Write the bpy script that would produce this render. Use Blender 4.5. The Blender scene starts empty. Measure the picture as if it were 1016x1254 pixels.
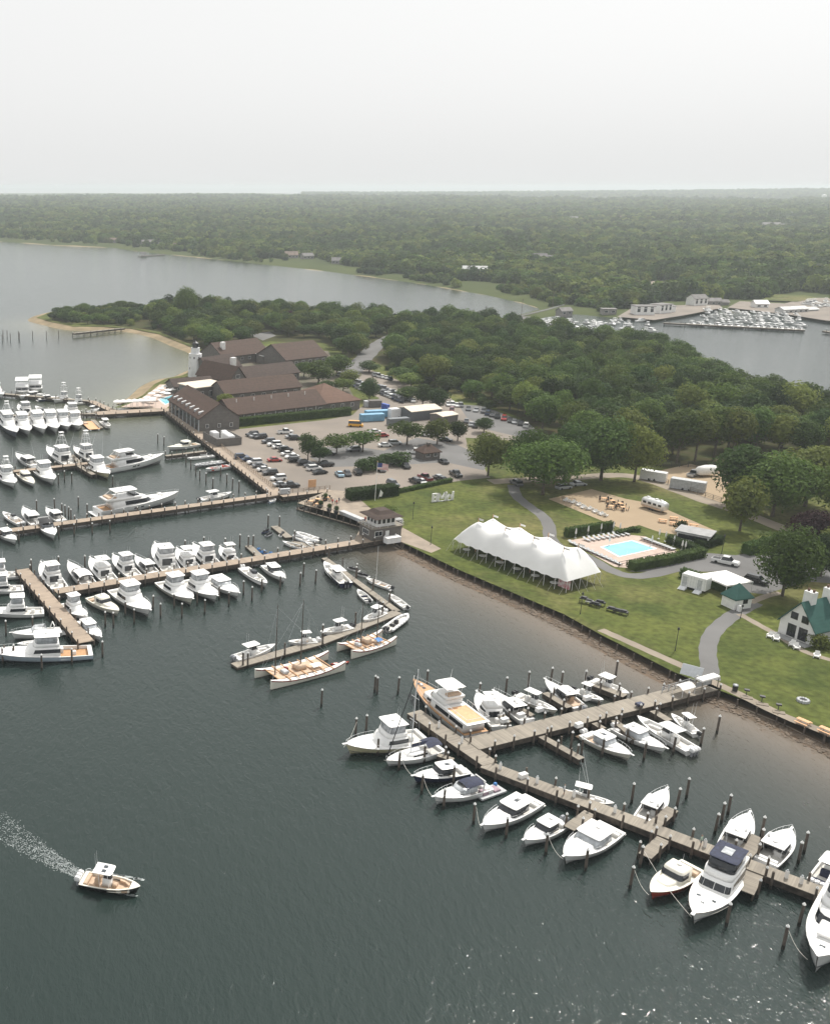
import bpy, bmesh, math, random
import numpy as np
from mathutils import Vector
from mathutils.geometry import tessellate_polygon

random.seed(7)
SC = bpy.context.scene
COL = SC.collection
R = math.radians

# ------------------------------------------------------------------ camera
CAM_H, FPX, CX, CY, YH = 84.0, 1255.0, 185.0, 627.0, 228.0
PITCH = math.atan((CY - YH) / FPX)
cam = bpy.data.cameras.new('camera')
cam.sensor_fit = 'VERTICAL'
cam.sensor_height = 24.0
cam.lens = FPX / 1254.0 * 24.0
cam.shift_x = (508.0 - CX) / 1254.0
cam.clip_start = 1.0
cam.clip_end = 60000.0
cam_o = bpy.data.objects.new('camera', cam)
cam_o.location = (0, 0, CAM_H)
cam_o.rotation_euler = (math.pi / 2 - PITCH, 0, 0)
COL.objects.link(cam_o)
SC.camera = cam_o

# ------------------------------------------------------------------ light
SUN_AZ, SUN_EL = R(50), R(54)         # math angle from +X, elevation
world = bpy.data.worlds.new('World')
SC.world = world
world.use_nodes = True
wn = world.node_tree
wn.nodes.clear()
sky = wn.nodes.new('ShaderNodeTexSky')
sky.sky_type = 'NISHITA'
sky.sun_disc = False
sky.sun_elevation = SUN_EL
sky.sun_rotation = math.pi / 2 - SUN_AZ
sky.air_density = 1.0
sky.dust_density = 7.0
sky.ozone_density = 1.0
hsv = wn.nodes.new('ShaderNodeHueSaturation')
hsv.inputs['Saturation'].default_value = 0.10
mixw = wn.nodes.new('ShaderNodeMix')
mixw.data_type = 'RGBA'
mixw.inputs[0].default_value = 0.75
mixw.inputs[7].default_value = (8.2, 8.25, 8.2, 1)      # thin even overcast veil
bg = wn.nodes.new('ShaderNodeBackground')
bg.inputs['Strength'].default_value = 0.129
wout = wn.nodes.new('ShaderNodeOutputWorld')
wn.links.new(sky.outputs[0], hsv.inputs['Color'])
wn.links.new(hsv.outputs[0], mixw.inputs[6])
wn.links.new(mixw.outputs[2], bg.inputs['Color'])
wn.links.new(bg.outputs[0], wout.inputs['Surface'])
sun = bpy.data.lights.new('sun', 'SUN')
sun.energy = 4.7
sun.angle = R(1.0)
sun.color = (1.0, 0.955, 0.88)
sun_o = bpy.data.objects.new('sun', sun)
sd = Vector((math.cos(SUN_AZ) * math.cos(SUN_EL), math.sin(SUN_AZ) * math.cos(SUN_EL), math.sin(SUN_EL)))
sun_o.rotation_euler = sd.to_track_quat('Z', 'Y').to_euler()
sun_o.location = (60, 120, 120)
COL.objects.link(sun_o)
SC.view_settings.view_transform = 'Standard'
SC.view_settings.look = 'None'
SC.view_settings.gamma = 1.0
SC.view_settings.exposure = 0.0
SC.render.engine = 'CYCLES'
cy = SC.cycles
cy.max_bounces = 5
cy.diffuse_bounces = 2
cy.glossy_bounces = 2
cy.transmission_bounces = 2
cy.transparent_max_bounces = 6
cy.volume_bounces = 1
cy.caustics_reflective = False
cy.caustics_refractive = False
cy.use_denoising = True
cy.sample_clamp_indirect = 4.0
try:
 cy.denoiser = 'OPENIMAGEDENOISE'
 cy.denoising_input_passes = 'RGB_ALBEDO_NORMAL'
 cy.denoising_prefilter = 'ACCURATE'
except Exception:
 pass
cy.use_adaptive_sampling = True
cy.adaptive_threshold = 0.01

# ------------------------------------------------------------------ maps and helpers
CT, ST = math.cos(PITCH), math.sin(PITCH)

def P(x, y, z=0.0):
 """ground point seen at photo pixel (x, y), on the level plane z"""
 u, v = x - CX, y - CY
 dz = -(v * CT + FPX * ST)
 t = (z - CAM_H) / dz
 return Vector((u * t, (FPX * CT - v * ST) * t, z))

LZ = 1.6                                # height of the island's lawns above the water

def G(x, y):
 return P(x, y, LZ)

MATS = {}

def mat(name, col, rough=0.6, var=0.12, scale=2.0, bump=0.0, bscale=None, metal=0.0, spec=0.5, col2=None,
  detail=4.0, coat=0.0, trans=0.0, coords='Object', per_obj=0.0):
 if name in MATS:
  return MATS[name]
 m = bpy.data.materials.new(name)
 m.use_nodes = True
 nt = m.node_tree
 b = nt.nodes['Principled BSDF']
 b.inputs['Roughness'].default_value = rough
 b.inputs['Metallic'].default_value = metal
 b.inputs['Specular IOR Level'].default_value = spec
 if coat:
  b.inputs['Coat Weight'].default_value = coat
 if trans:
  b.inputs['Transmission Weight'].default_value = trans
 tc = nt.nodes.new('ShaderNodeTexCoord')
 nz = nt.nodes.new('ShaderNodeTexNoise')
 nz.inputs['Scale'].default_value = scale
 nz.inputs['Detail'].default_value = detail
 nt.links.new(tc.outputs[coords], nz.inputs['Vector'])
 mx = nt.nodes.new('ShaderNodeMix')
 mx.data_type = 'RGBA'
 c = Vector(col[:3])
 c2 = Vector(col2[:3]) if col2 else c * (1 - 2 * var)
 mx.inputs[6].default_value = (*(c if col2 else c * (1 + var)), 1)
 mx.inputs[7].default_value = (*c2, 1)
 rmp = nt.nodes.new('ShaderNodeMapRange')
 rmp.inputs[1].default_value = 0.32
 rmp.inputs[2].default_value = 0.68
 nt.links.new(nz.outputs[0], rmp.inputs[0])
 nt.links.new(rmp.outputs[0], mx.inputs[0])
 last = mx.outputs[2]
 if per_obj:
  oi = nt.nodes.new('ShaderNodeObjectInfo')
  mr = nt.nodes.new('ShaderNodeMapRange')
  mr.inputs[3].default_value = 1 - per_obj
  mr.inputs[4].default_value = 1 + per_obj
  nt.links.new(oi.outputs['Random'], mr.inputs[0])
  ml = nt.nodes.new('ShaderNodeVectorMath')
  ml.operation = 'SCALE'
  nt.links.new(last, ml.inputs[0])
  nt.links.new(mr.outputs[0], ml.inputs['Scale'])
  last = ml.outputs[0]
 nt.links.new(last, b.inputs['Base Color'])
 if bump:
  n2 = nt.nodes.new('ShaderNodeTexNoise')
  n2.inputs['Scale'].default_value = bscale or scale * 6
  n2.inputs['Detail'].default_value = 5
  nt.links.new(tc.outputs[coords], n2.inputs['Vector'])
  bp = nt.nodes.new('ShaderNodeBump')
  bp.inputs['Strength'].default_value = bump
  bp.inputs['Distance'].default_value = 0.1
  nt.links.new(n2.outputs[0], bp.inputs['Height'])
  nt.links.new(bp.outputs[0], b.inputs['Normal'])
 MATS[name] = m
 return m

class MB:
 """collects faces for one mesh object"""

 def __init__(self):
  self.v, self.f = [], []

 def add(self, vs, fs):
  o = len(self.v)
  self.v += [tuple(p) for p in vs]
  self.f += [tuple(i + o for i in q) for q in fs]
  return self

 def box(self, x0, x1, y0, y1, z0, z1, rz=0.0, c=None):
  vs = [(x, y, z) for z in (z0, z1) for x, y in ((x0, y0), (x1, y0), (x1, y1), (x0, y1))]
  if rz:
   cs, sn = math.cos(rz), math.sin(rz)
   cx, cyy = c or ((x0 + x1) / 2, (y0 + y1) / 2)
   vs = [((x - cx) * cs - (y - cyy) * sn + cx, (x - cx) * sn + (y - cyy) * cs + cyy, z) for x, y, z in vs]
  return self.add(vs, [(3, 2, 1, 0), (4, 5, 6, 7), (0, 1, 5, 4), (1, 2, 6, 5), (2, 3, 7, 6), (3, 0, 4, 7)])

 def bbox(self, x0, x1, y0, y1, z0, z1, b=0.05):
  """box with chamfered upper edges"""
  self.loft([[(x0, y0, z0), (x1, y0, z0), (x1, y1, z0), (x0, y1, z0)],
                   [(x0, y0, z1 - b), (x1, y0, z1 - b), (x1, y1, z1 - b), (x0, y1, z1 - b)],
                   [(x0 + b, y0 + b, z1), (x1 - b, y0 + b, z1), (x1 - b, y1 - b, z1), (x0 + b, y1 - b, z1)]])
  return self

 def loft(self, rings, cap0=True, cap1=True, closed=True):
  n = len(rings[0])
  vs = [p for r in rings for p in r]
  fs = []
  for k in range(len(rings) - 1):
   for i in range(n if closed else n - 1):
    j = (i + 1) % n
    fs.append((k * n + i, k * n + j, (k + 1) * n + j, (k + 1) * n + i))
  if cap0:
   fs.append(tuple(range(n - 1, -1, -1)))
  if cap1:
   o = (len(rings) - 1) * n
   fs.append(tuple(o + i for i in range(n)))
  return self.add(vs, fs)

 def prism(self, poly, z0, z1):
  return self.loft([[(p[0], p[1], z0) for p in poly], [(p[0], p[1], z1) for p in poly]])

 def tube(self, p, q, r, n=6, r2=None, caps=True):
  p, q = Vector(p), Vector(q)
  d = (q - p)
  if d.length < 1e-6:
   return self
  d.normalize()
  a = d.orthogonal().normalized()
  b = d.cross(a)
  r2 = r if r2 is None else r2
  rings = []
  for c, rr in ((p, r), (q, r2)):
   rings.append([tuple(c + (a * math.cos(2 * math.pi * i / n) + b * math.sin(2 * math.pi * i / n)) * rr) for i in range(n)])
  return self.loft(rings, caps, caps)

 def path(self, pts, r, n=5):
  for a, b in zip(pts[:-1], pts[1:]):
   self.tube(a, b, r, n)
  return self

 def lathe(self, prof, n=12, c=(0, 0)):
  """prof: list of (radius, z)"""
  rings = [[(c[0] + r * math.cos(2 * math.pi * i / n), c[1] + r * math.sin(2 * math.pi * i / n), z) for i in range(n)] for r, z in prof]
  return self.loft(rings)

 def quad(self, a, b, c, d):
  return self.add([a, b, c, d], [(0, 1, 2, 3)])

 def poly(self, pts):
  return self.add(pts, [tuple(range(len(pts)))])

 def sheet(self, pts):
  """possibly concave polygon of 3-D points"""
  tris = tessellate_polygon([[Vector((p[0], p[1], 0)) for p in pts]])
  a = [pts[i] for i in range(len(pts))]
  fs = []
  for t in tris:
   p, q, r_ = (Vector(a[i][:2]) for i in t)
   cr = (q - p).x * (r_ - p).y - (q - p).y * (r_ - p).x
   fs.append(tuple(t) if cr > 0 else tuple(reversed(t)))
  return self.add([tuple(p) for p in a], fs)

 def mesh(self, name, m, smooth=False):
  me = bpy.data.meshes.new(name)
  me.from_pydata(self.v, [], self.f)
  if m is not None:
   me.materials.append(m)
  if smooth:
   me.polygons.foreach_set('use_smooth', [True] * len(me.polygons))
  me.update()
  return me

 def build(self, name, m, parent=None, smooth=False, loc=None, rz=0.0):
  o = bpy.data.objects.new(name, self.mesh(name, m, smooth))
  COL.objects.link(o)
  if parent is not None:
   o.parent = parent
  if loc is not None:
   o.location = loc
  if rz:
   o.rotation_euler = (0, 0, rz)
  return o

def tag(o, label=None, cat=None, group=None, kind=None):
 if label:
  o['label'] = label
 if cat:
  o['category'] = cat
 if group:
  o['group'] = group
 if kind:
  o['kind'] = kind
 return o

def thing(name, label, cat, loc=(0, 0, 0), rz=0.0, group=None):
 o = bpy.data.objects.new(name, None)
 o.empty_display_size = 0.5
 COL.objects.link(o)
 o.location = loc
 o.rotation_euler = (0, 0, rz)
 return tag(o, label, cat, group)

KIDS = {}

def copy_tree(o, loc=None, rz=None, label=None, group=None, scale=None, parent=None):
 c = o.copy()
 COL.objects.link(c)
 c.parent = parent
 if loc is not None:
  c.location = loc
 if rz is not None:
  c.rotation_euler = (0, 0, rz)
 if scale is not None:
  c.scale = scale if hasattr(scale, '__len__') else (scale,) * 3
 if label:
  c['label'] = label
 if group:
  c['group'] = group
 if o.name not in KIDS:
  KIDS[o.name] = list(o.children)
 for ch in KIDS[o.name]:
  copy_tree(ch, parent=c)
 return c

def obj_copy(o, loc, rz=0.0, parent=None, scale=None):
 c = o.copy()
 COL.objects.link(c)
 c.parent = parent
 c.location = loc
 c.rotation_euler = (0, 0, rz)
 if scale is not None:
  c.scale = scale if hasattr(scale, '__len__') else (scale,) * 3
 return c

def heading(a, b):
 return math.atan2(b[1] - a[1], b[0] - a[0])

ORD = ['first', 'second', 'third', 'fourth', 'fifth', 'sixth', 'seventh', 'eighth', 'ninth', 'tenth', 'eleventh', 'twelfth',
       'thirteenth', 'fourteenth', 'fifteenth', 'sixteenth', 'seventeenth', 'eighteenth', 'nineteenth', 'twentieth']

def seg_dist(px, py, poly, closed=True):
 """numpy: distance from points to a polyline, and inside test"""
 d = np.full(px.shape, 1e9)
 ins = np.zeros(px.shape, bool)
 n = len(poly)
 for i in range(n if closed else n - 1):
  ax, ay = poly[i][0], poly[i][1]
  bx, by = poly[(i + 1) % n][0], poly[(i + 1) % n][1]
  ex, ey = bx - ax, by - ay
  L = ex * ex + ey * ey + 1e-9
  t = np.clip(((px - ax) * ex + (py - ay) * ey) / L, 0, 1)
  d = np.minimum(d, np.hypot(px - ax - t * ex, py - ay - t * ey))
  c = ((ay > py) != (by > py))
  with np.errstate(divide='ignore', invalid='ignore'):
   xi = (bx - ax) * (py - ay) / (by - ay + 1e-12) + ax
  ins ^= c & (px < xi)
 return d, ins

def inside(p, poly):
 r = False
 n = len(poly)
 for i in range(n):
  a, b = poly[i], poly[(i + 1) % n]
  if (a[1] > p[1]) != (b[1] > p[1]) and p[0] < (b[0] - a[0]) * (p[1] - a[1]) / (b[1] - a[1]) + a[0]:
   r = not r
 return r

def vnoise(x, y, s):
 """cheap smooth value noise (numpy)"""
 rs = np.random.RandomState(s)
 tab = rs.rand(64, 64)
 xi, yi = np.floor(x).astype(int), np.floor(y).astype(int)
 fx, fy = x - xi, y - yi
 fx, fy = fx * fx * (3 - 2 * fx), fy * fy * (3 - 2 * fy)
 g = lambda a, b: tab[a % 64, b % 64]
 return (g(xi, yi) * (1 - fx) + g(xi + 1, yi) * fx) * (1 - fy) + (g(xi, yi + 1) * (1 - fx) + g(xi + 1, yi + 1) * fx) * fy
# ================================================================== THE SETTING
# island outline: top of the bulkheads and beaches, clockwise from the near right
ISL_PX = [(1230, 1002), (1016, 903), (960, 876), (872, 842), (825, 823), (735, 777), (690, 752), (640, 731), (560, 697), (492, 664),
          (478, 655), (432, 664), (446, 639), (364, 616), (404, 600), (345, 606), (300, 570), (246, 531), (203, 500), (140, 499),
          (160, 492), (175, 484), (190, 470), (205, 463), (222, 460), (234, 455), (250, 447), (254, 438), (243, 428), (222, 420), (195, 409),
          (160, 402), (125, 400), (90, 400), (62, 394), (45, 389), (62, 382), (110, 377), (200, 374), (300, 378), (400, 385), (500, 390),
          (570, 393), (605, 393), (630, 395), (700, 410), (760, 420), (800, 426), (850, 447), (900, 477), (960, 498), (1016, 516), (1150, 560), (1300, 640)]
ISL = [G(x, y) for x, y in ISL_PX]

m_grass = mat('lawn_grass', (0.100, 0.114, 0.028), 0.9, scale=0.10, col2=(0.050, 0.068, 0.016), detail=9, spec=0.1, bump=0.5, bscale=6)
# mown variation: dry patches
_nt = m_grass.node_tree
_b = _nt.nodes['Principled BSDF']
_tc = _nt.nodes.new('ShaderNodeTexCoord')
_n = _nt.nodes.new('ShaderNodeTexNoise')
_n.inputs['Scale'].default_value = 0.022
_n.inputs['Detail'].default_value = 7
_n.inputs['Roughness'].default_value = 0.62
_nt.links.new(_tc.outputs['Object'], _n.inputs['Vector'])
_r = _nt.nodes.new('ShaderNodeMapRange')
_r.inputs[1].default_value = 0.50
_r.inputs[2].default_value = 0.68
_r.inputs[4].default_value = 0.75
_nt.links.new(_n.outputs[0], _r.inputs[0])
_mx = _nt.nodes.new('ShaderNodeMix')
_mx.data_type = 'RGBA'
_mx.inputs[7].default_value = (0.175, 0.145, 0.068, 1)
_src = _b.inputs['Base Color'].links[0].from_socket
_nt.links.new(_r.outputs[0], _mx.inputs[0])
_nt.links.new(_src, _mx.inputs[6])
_n3 = _nt.nodes.new('ShaderNodeTexNoise')
_n3.inputs['Scale'].default_value = 0.7
_n3.inputs['Detail'].default_value = 6
_nt.links.new(_tc.outputs['Object'], _n3.inputs['Vector'])
_r3 = _nt.nodes.new('ShaderNodeMapRange')
_r3.inputs[1].default_value = 0.3
_r3.inputs[2].default_value = 0.7
_r3.inputs[3].default_value = 0.68
_r3.inputs[4].default_value = 1.3
_nt.links.new(_n3.outputs[0], _r3.inputs[0])
_ml = _nt.nodes.new('ShaderNodeVectorMath')
_ml.operation = 'SCALE'
_nt.links.new(_mx.outputs[2], _ml.inputs[0])
_nt.links.new(_r3.outputs[0], _ml.inputs['Scale'])
_nt.links.new(_ml.outputs[0], _b.inputs['Base Color'])

m_sand = mat('beach_sand', (0.30, 0.235, 0.15), 0.95, scale=0.12, col2=(0.19, 0.155, 0.10), detail=8, spec=0.1, bump=0.3, bscale=3)
m_lot = mat('worn_asphalt', (0.245, 0.21, 0.178), 0.9, scale=0.05, col2=(0.18, 0.158, 0.137), detail=9, spec=0.2, bump=0.2, bscale=5)
m_road = mat('grey_asphalt', (0.165, 0.162, 0.16), 0.9, scale=0.08, col2=(0.12, 0.118, 0.116), detail=8, spec=0.2)
m_path = mat('pale_concrete', (0.29, 0.245, 0.195), 0.9, scale=0.2, col2=(0.21, 0.18, 0.145), detail=7, spec=0.2)
m_dirt = mat('bare_dirt', (0.35, 0.27, 0.185), 0.95, scale=0.1, col2=(0.31, 0.24, 0.165), detail=8, spec=0.1, bump=0.3, bscale=2)
m_mulch = mat('woodland_floor', (0.045, 0.055, 0.02), 0.95, scale=0.2, col2=(0.06, 0.05, 0.025), detail=8, spec=0.05, bump=0.5, bscale=3)

MB().sheet(ISL).build('island_lawn', m_grass)['kind'] = 'structure'

def ground_sheet(name, px, m, dz, closed=True):
 o = MB().sheet([P(x, y, LZ) + Vector((0, 0, dz)) for x, y in px]).build(name, m)
 o['kind'] = 'structure'
 return o

def strip(name, pxs, w, m, dz, z=None):
 """a road or path: a ribbon of width w along ground points, smoothed"""
 pts = [G(x, y) for x, y in pxs]
 q = []
 for i in range(len(pts) - 1):
  p0, p1, p2, p3 = pts[max(0, i - 1)], pts[i], pts[i + 1], pts[min(len(pts) - 1, i + 2)]
  for k in range(6):
   t = k / 6
   q.append(0.5 * ((2 * p1) + (p2 - p0) * t + (2 * p0 - 5 * p1 + 4 * p2 - p3) * t * t + (3 * p1 - p0 - 3 * p2 + p3) * t ** 3))
 q.append(pts[-1])
 vs, fs = [], []
 for i, p in enumerate(q):
  d = (q[min(i + 1, len(q) - 1)] - q[max(i - 1, 0)])
  n = Vector((-d.y, d.x, 0)).normalized() * (w / 2 * (1 + 0.05 * math.sin(i * 1.7)))
  vs += [p + n + Vector((0, 0, dz)), p - n + Vector((0, 0, dz))]
 for i in range(len(q) - 1):
  fs.append((2 * i, 2 * i + 1, 2 * i + 3, 2 * i + 2))
 o = MB().add(vs, fs).build(name, m)
 o['kind'] = 'structure'
 return o

# woodland floors, lots, roads and paths
ground_sheet('woodland_floor', [(66, 393), (125, 397), (195, 406), (243, 425), (258, 437), (285, 425), (330, 418), (395, 420), (440, 436), (470, 448), (520, 472),
        (560, 476), (600, 497), (640, 513), (680, 545), (740, 566), (800, 572), (870, 578), (1016, 590), (1150, 640), (1140, 562),
        (1016, 518), (960, 500), (900, 479), (850, 449), (800, 428), (700, 412), (605, 395), (500, 392), (400, 387), (300, 380), (200, 376), (110, 379), (66, 383)], m_mulch, 0.004)
ground_sheet('parking_lot', [(250, 532), (262, 522), (288, 526), (345, 520), (400, 514), (432, 508), (440, 500), (470, 485), (505, 485), (540, 497), (585, 498), (650, 522), (655, 532),
                             (640, 540), (600, 538), (570, 536), (575, 560), (592, 572), (600, 585), (570, 588), (480, 600), (425, 603), (404, 600), (345, 606), (300, 570)], m_lot, 0.008)
ground_sheet('far_parking_lot', [(418, 452), (440, 448), (470, 459), (520, 478), (550, 486), (560, 496), (540, 500), (500, 494), (470, 490), (440, 476), (412, 466)], m_lot, 0.0095)
strip('entrance_road', [(425, 462), (438, 447), (450, 434), (460, 424), (473, 416), (482, 411)], 9, m_road, 0.012)
ground_sheet('grey_lot', [(425, 545), (470, 552), (510, 536), (560, 545), (600, 562), (592, 576), (545, 566), (480, 570), (400, 572), (380, 560), (395, 548)], m_road, 0.012)
ground_sheet('pickup_lot', [(560, 495), (590, 497), (648, 519), (660, 530), (640, 536), (600, 527), (572, 512)], m_road, 0.013)
strip('service_lane', [(600, 590), (640, 588), (700, 585), (760, 582), (800, 590), (860, 612), (900, 625), (960, 648), (1040, 680)], 5, m_path, 0.014)
ground_sheet('club_yard', [(770, 700), (800, 689), (850, 676), (900, 680), (925, 676), (960, 664), (1040, 672), (1100, 720), (985, 712), (936, 728), (905, 724), (880, 700)], m_road, 0.016)
strip('garden_path', [(628, 594), (632, 607), (646, 619), (664, 632), (672, 645), (674, 660), (690, 673), (715, 680), (745, 697), (770, 705), (800, 703), (850, 690)], 3.2, m_road, 0.020)
strip('pier_path', [(870, 832), (868, 815), (866, 795), (872, 776), (888, 760), (906, 748), (925, 738)], 3.0, m_road, 0.020)
strip('house_path', [(905, 752), (930, 766), (950, 777), (985, 798), (1030, 812)], 1.6, m_path, 0.024)
strip('hut_path', [(918, 738), (938, 730), (955, 726)], 1.6, m_path, 0.026)
strip('waterside_walk', [(735, 771), (760, 782), (800, 800), (840, 818), (868, 833), (900, 848), (960, 877), (1016, 899), (1100, 935)], 2.0, m_path, 0.016)
ground_sheet('sand_court', [(671, 611), (724, 599), (766, 611), (800, 617), (878, 651), (846, 657), (808, 652), (782, 643), (762, 648)], m_dirt, 0.012)
ground_sheet('trailer_yard', [(800, 578), (845, 568), (900, 582), (905, 606), (880, 616), (840, 604), (805, 590)], m_dirt, 0.011)
ground_sheet('quay_apron', [(404, 600), (430, 602), (462, 630), (500, 650), (540, 672), (528, 677), (492, 664), (478, 655), (432, 664), (446, 639), (364, 616)], mat('quay_boards', (0.32, 0.265, 0.21), 0.85, scale=0.4, col2=(0.24, 0.20, 0.16), detail=6, spec=0.2), 0.018)
ground_sheet('court_floor', [(306, 410), (330, 406), (338, 411), (322, 417)], m_road, 0.010)

ground_sheet('lodge_court', [(208, 500), (245, 468), (250, 446), (272, 428), (330, 424), (402, 430), (412, 452), (425, 470), (440, 499), (290, 521), (246, 528)], mat('planting_bed', (0.085, 0.085, 0.05), 0.95, scale=0.15, col2=(0.13, 0.105, 0.08), detail=8), 0.007)
# island beaches: sloping sand round the natural shores
def beach(name, px, w, m=m_sand, z1=-0.9, prof=((-2.5, LZ + 0.02), (0.25, 1.15), (0.6, 0.45), (0.85, 0.03), (1.0, -0.15))):
 pts = [G(x, y) for x, y in px]
 vs, fs = [], []
 for i, p in enumerate(pts):
  d = pts[min(i + 1, len(pts) - 1)] - pts[max(i - 1, 0)]
  n = Vector((-d.y, d.x, 0)).normalized()
  ww = w[i] if hasattr(w, '__len__') else w
  for k, (a, z) in enumerate(prof + ((1.5, z1),)):
   a_ = a if k == 0 else a * ww
   vs.append(p + n * a_ + Vector((0, 0, z - LZ)))
 for i in range(len(pts) - 1):
  for k in range(5):
   a = i * 6 + k
   fs.append((a, a + 1, a + 7, a + 6))
 o = MB().add(vs, fs).build(name, m, smooth=True)
 o['kind'] = 'structure'

def subdiv(px, n=4):
 out = []
 for i in range(len(px) - 1):
  p0, p1, p2, p3 = (np.array(px[max(0, min(len(px) - 1, j))], float) for j in (i - 1, i, i + 1, i + 2))
  for k in range(n):
   t = k / n
   out.append(tuple(0.5 * ((2 * p1) + (p2 - p0) * t + (2 * p0 - 5 * p1 + 4 * p2 - p3) * t * t + (3 * p1 - p0 - 3 * p2 + p3) * t ** 3)))
 out.append(tuple(px[-1]))
 return out

BEACH_PX = subdiv([(160, 492), (175, 484), (190, 470), (205, 463), (222, 460), (234, 455), (250, 447), (254, 438), (243, 428), (222, 420), (195, 409), (160, 402),
                   (125, 400), (90, 400), (62, 394), (45, 389), (62, 382), (110, 377), (200, 374), (300, 378), (400, 385), (500, 390), (570, 393), (605, 393)])
beach('island_beach', BEACH_PX, [7.5 if i < 16 else 6.5 for i in range(len(BEACH_PX))])
beach('bay_shore', subdiv([(630, 395), (700, 410), (760, 420), (800, 426), (850, 447), (900, 477), (960, 498), (1016, 516), (1150, 560)]), 5)
m_mud = mat('tidal_mud_and_stones', (0.15, 0.105, 0.07), 0.85, scale=0.5, col2=(0.075, 0.055, 0.038), detail=9, spec=0.3, bump=0.8, bscale=2)
beach('tidal_shore', subdiv([(1230, 1002), (1016, 903), (960, 876), (872, 842), (825, 823), (735, 777), (690, 752), (640, 731), (560, 697), (495, 666)]), 3.4, m_mud, -0.9, ((-0.3, 0.32), (0.3, 0.24), (0.6, 0.13), (0.85, 0.03), (1.0, -0.1)))

# mainland: rolling wooded hills behind the far shore
MAIN_PX = [(-700, 272), (-300, 284), (0, 294), (60, 298.5), (80, 300), (150, 303), (170, 307), (215, 312), (262, 317), (300, 321), (400, 332), (470, 341), (520, 348), (600, 362), (640, 371),
           (662, 378), (640, 384), (606, 391), (598, 396), (628, 398), (668, 388), (700, 384), (765, 390), (800, 394), (838, 388), (880, 377), (896, 381),
           (960, 386), (990, 392), (1016, 394), (1060, 402), (1300, 430), (2200, 480)]
MAIN = [P(x, y, 0.3) for x, y in MAIN_PX] + [Vector((9000, 700, 0)), Vector((14000, 14000, 0)), Vector((-9000, 14000, 0)), Vector((-9000, 2400, 0))]

def main_height(x, y):
 d, ins = seg_dist(x, y, MAIN)
 s = np.where(ins, d, -d)
 D = np.hypot(x, y)
 az = np.arctan2(x, y)
 z = np.minimum(s * 0.12, 1.4)
 inl = np.clip((s - 60) / 500, 0, 1)
 inl = inl * inl * (3 - 2 * inl)
 n1 = vnoise(x / 420 + 3.3, y / 420 + 1.7, 1)
 n2 = vnoise(x / 150 + 9.1, y / 150 + 4.2, 2)
 ridge = np.clip((D - 1300) / 3200, 0, 1.1)
 zr = 16.0 + 6 * vnoise(az * 14 + 5, az * 0 + 2.5, 3) - 7.5 * np.clip((az - 0.1) / 0.5, 0, 1)
 z = z + inl * (7 * n1 + 4 * n2) + ridge * zr
 far = np.clip((D - 6400) / 1600, 0, 1) * np.clip((az - 0.24) / 0.24, 0, 1)
 z = z + far * 28 * (0.8 + 0.4 * vnoise(az * 9, az * 0 + 1.5, 5))
 return z, s

def polar(angs, rads):
 A, Rr = np.meshgrid(np.array(angs), np.array(rads))
 return np.sin(A) * Rr, np.cos(A) * Rr

def grid_faces(nr, na):
 f = []
 for i in range(nr - 1):
  for j in range(na - 1):
   a = i * na + j
   f.append((a, a + 1, a + na + 1, a + na))
 return f

angs = [R(a) for a in np.arange(-26, 52.01, 0.3)]
rads = [560 * 1.013 ** k for k in range(215)]
X, Y = polar(angs, rads)
Z, S = main_height(X, Y)
Z = np.where(S < -4, np.maximum(-3, Z), Z)
me = bpy.data.meshes.new('mainland_hills')
me.from_pydata(list(zip(X.ravel(), Y.ravel(), Z.ravel())), [], grid_faces(len(rads), len(angs)))
m_main = mat('mainland_scrub', (0.075, 0.09, 0.033), 0.95, scale=0.012, col2=(0.05, 0.065, 0.025), detail=10, spec=0.05)
# sandy margin low down by the water
nt = m_main.node_tree
b = nt.nodes['Principled BSDF']
geo = nt.nodes.new('ShaderNodeNewGeometry')
sep = nt.nodes.new('ShaderNodeSeparateXYZ')
nt.links.new(geo.outputs['Position'], sep.inputs[0])
nzz = nt.nodes.new('ShaderNodeTexNoise')
nzz.inputs['Scale'].default_value = 0.012
nt.links.new(geo.outputs['Position'], nzz.inputs['Vector'])
ad = nt.nodes.new('ShaderNodeMath')
ad.operation = 'MULTIPLY_ADD'
ad.inputs[1].default_value = 2.6
nt.links.new(nzz.outputs[0], ad.inputs[0])
ad.inputs[2].default_value = -1.28
lt = nt.nodes.new('ShaderNodeMath')
lt.operation = 'LESS_THAN'
nt.links.new(sep.outputs[2], lt.inputs[0])
nt.links.new(ad.outputs[0], lt.inputs[1])
mx = nt.nodes.new('ShaderNodeMix')
mx.data_type = 'RGBA'
mx.inputs[7].default_value = (0.33, 0.27, 0.17, 1)
nt.links.new(b.inputs['Base Color'].links[0].from_socket, mx.inputs[6])
nt.links.new(lt.outputs[0], mx.inputs[0])
nt.links.new(mx.outputs[2], b.inputs['Base Color'])
me.materials.append(m_main)
me.polygons.foreach_set('use_smooth', [True] * len(me.polygons))
o = bpy.data.objects.new('mainland_hills', me)
COL.objects.link(o)
o['kind'] = 'structure'

def main_z(x, y):
 z, s = main_height(np.array([x], float), np.array([y], float))
 return float(z[0])

def main_sheet(name, px, m, dz):
 vs = []
 for x, y in px:
  p = P(x, y, 1.4)
  vs.append(Vector((p.x, p.y, 1.4 + dz)))
 o = MB().sheet(vs).build(name, m)
 o['kind'] = 'structure'

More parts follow.
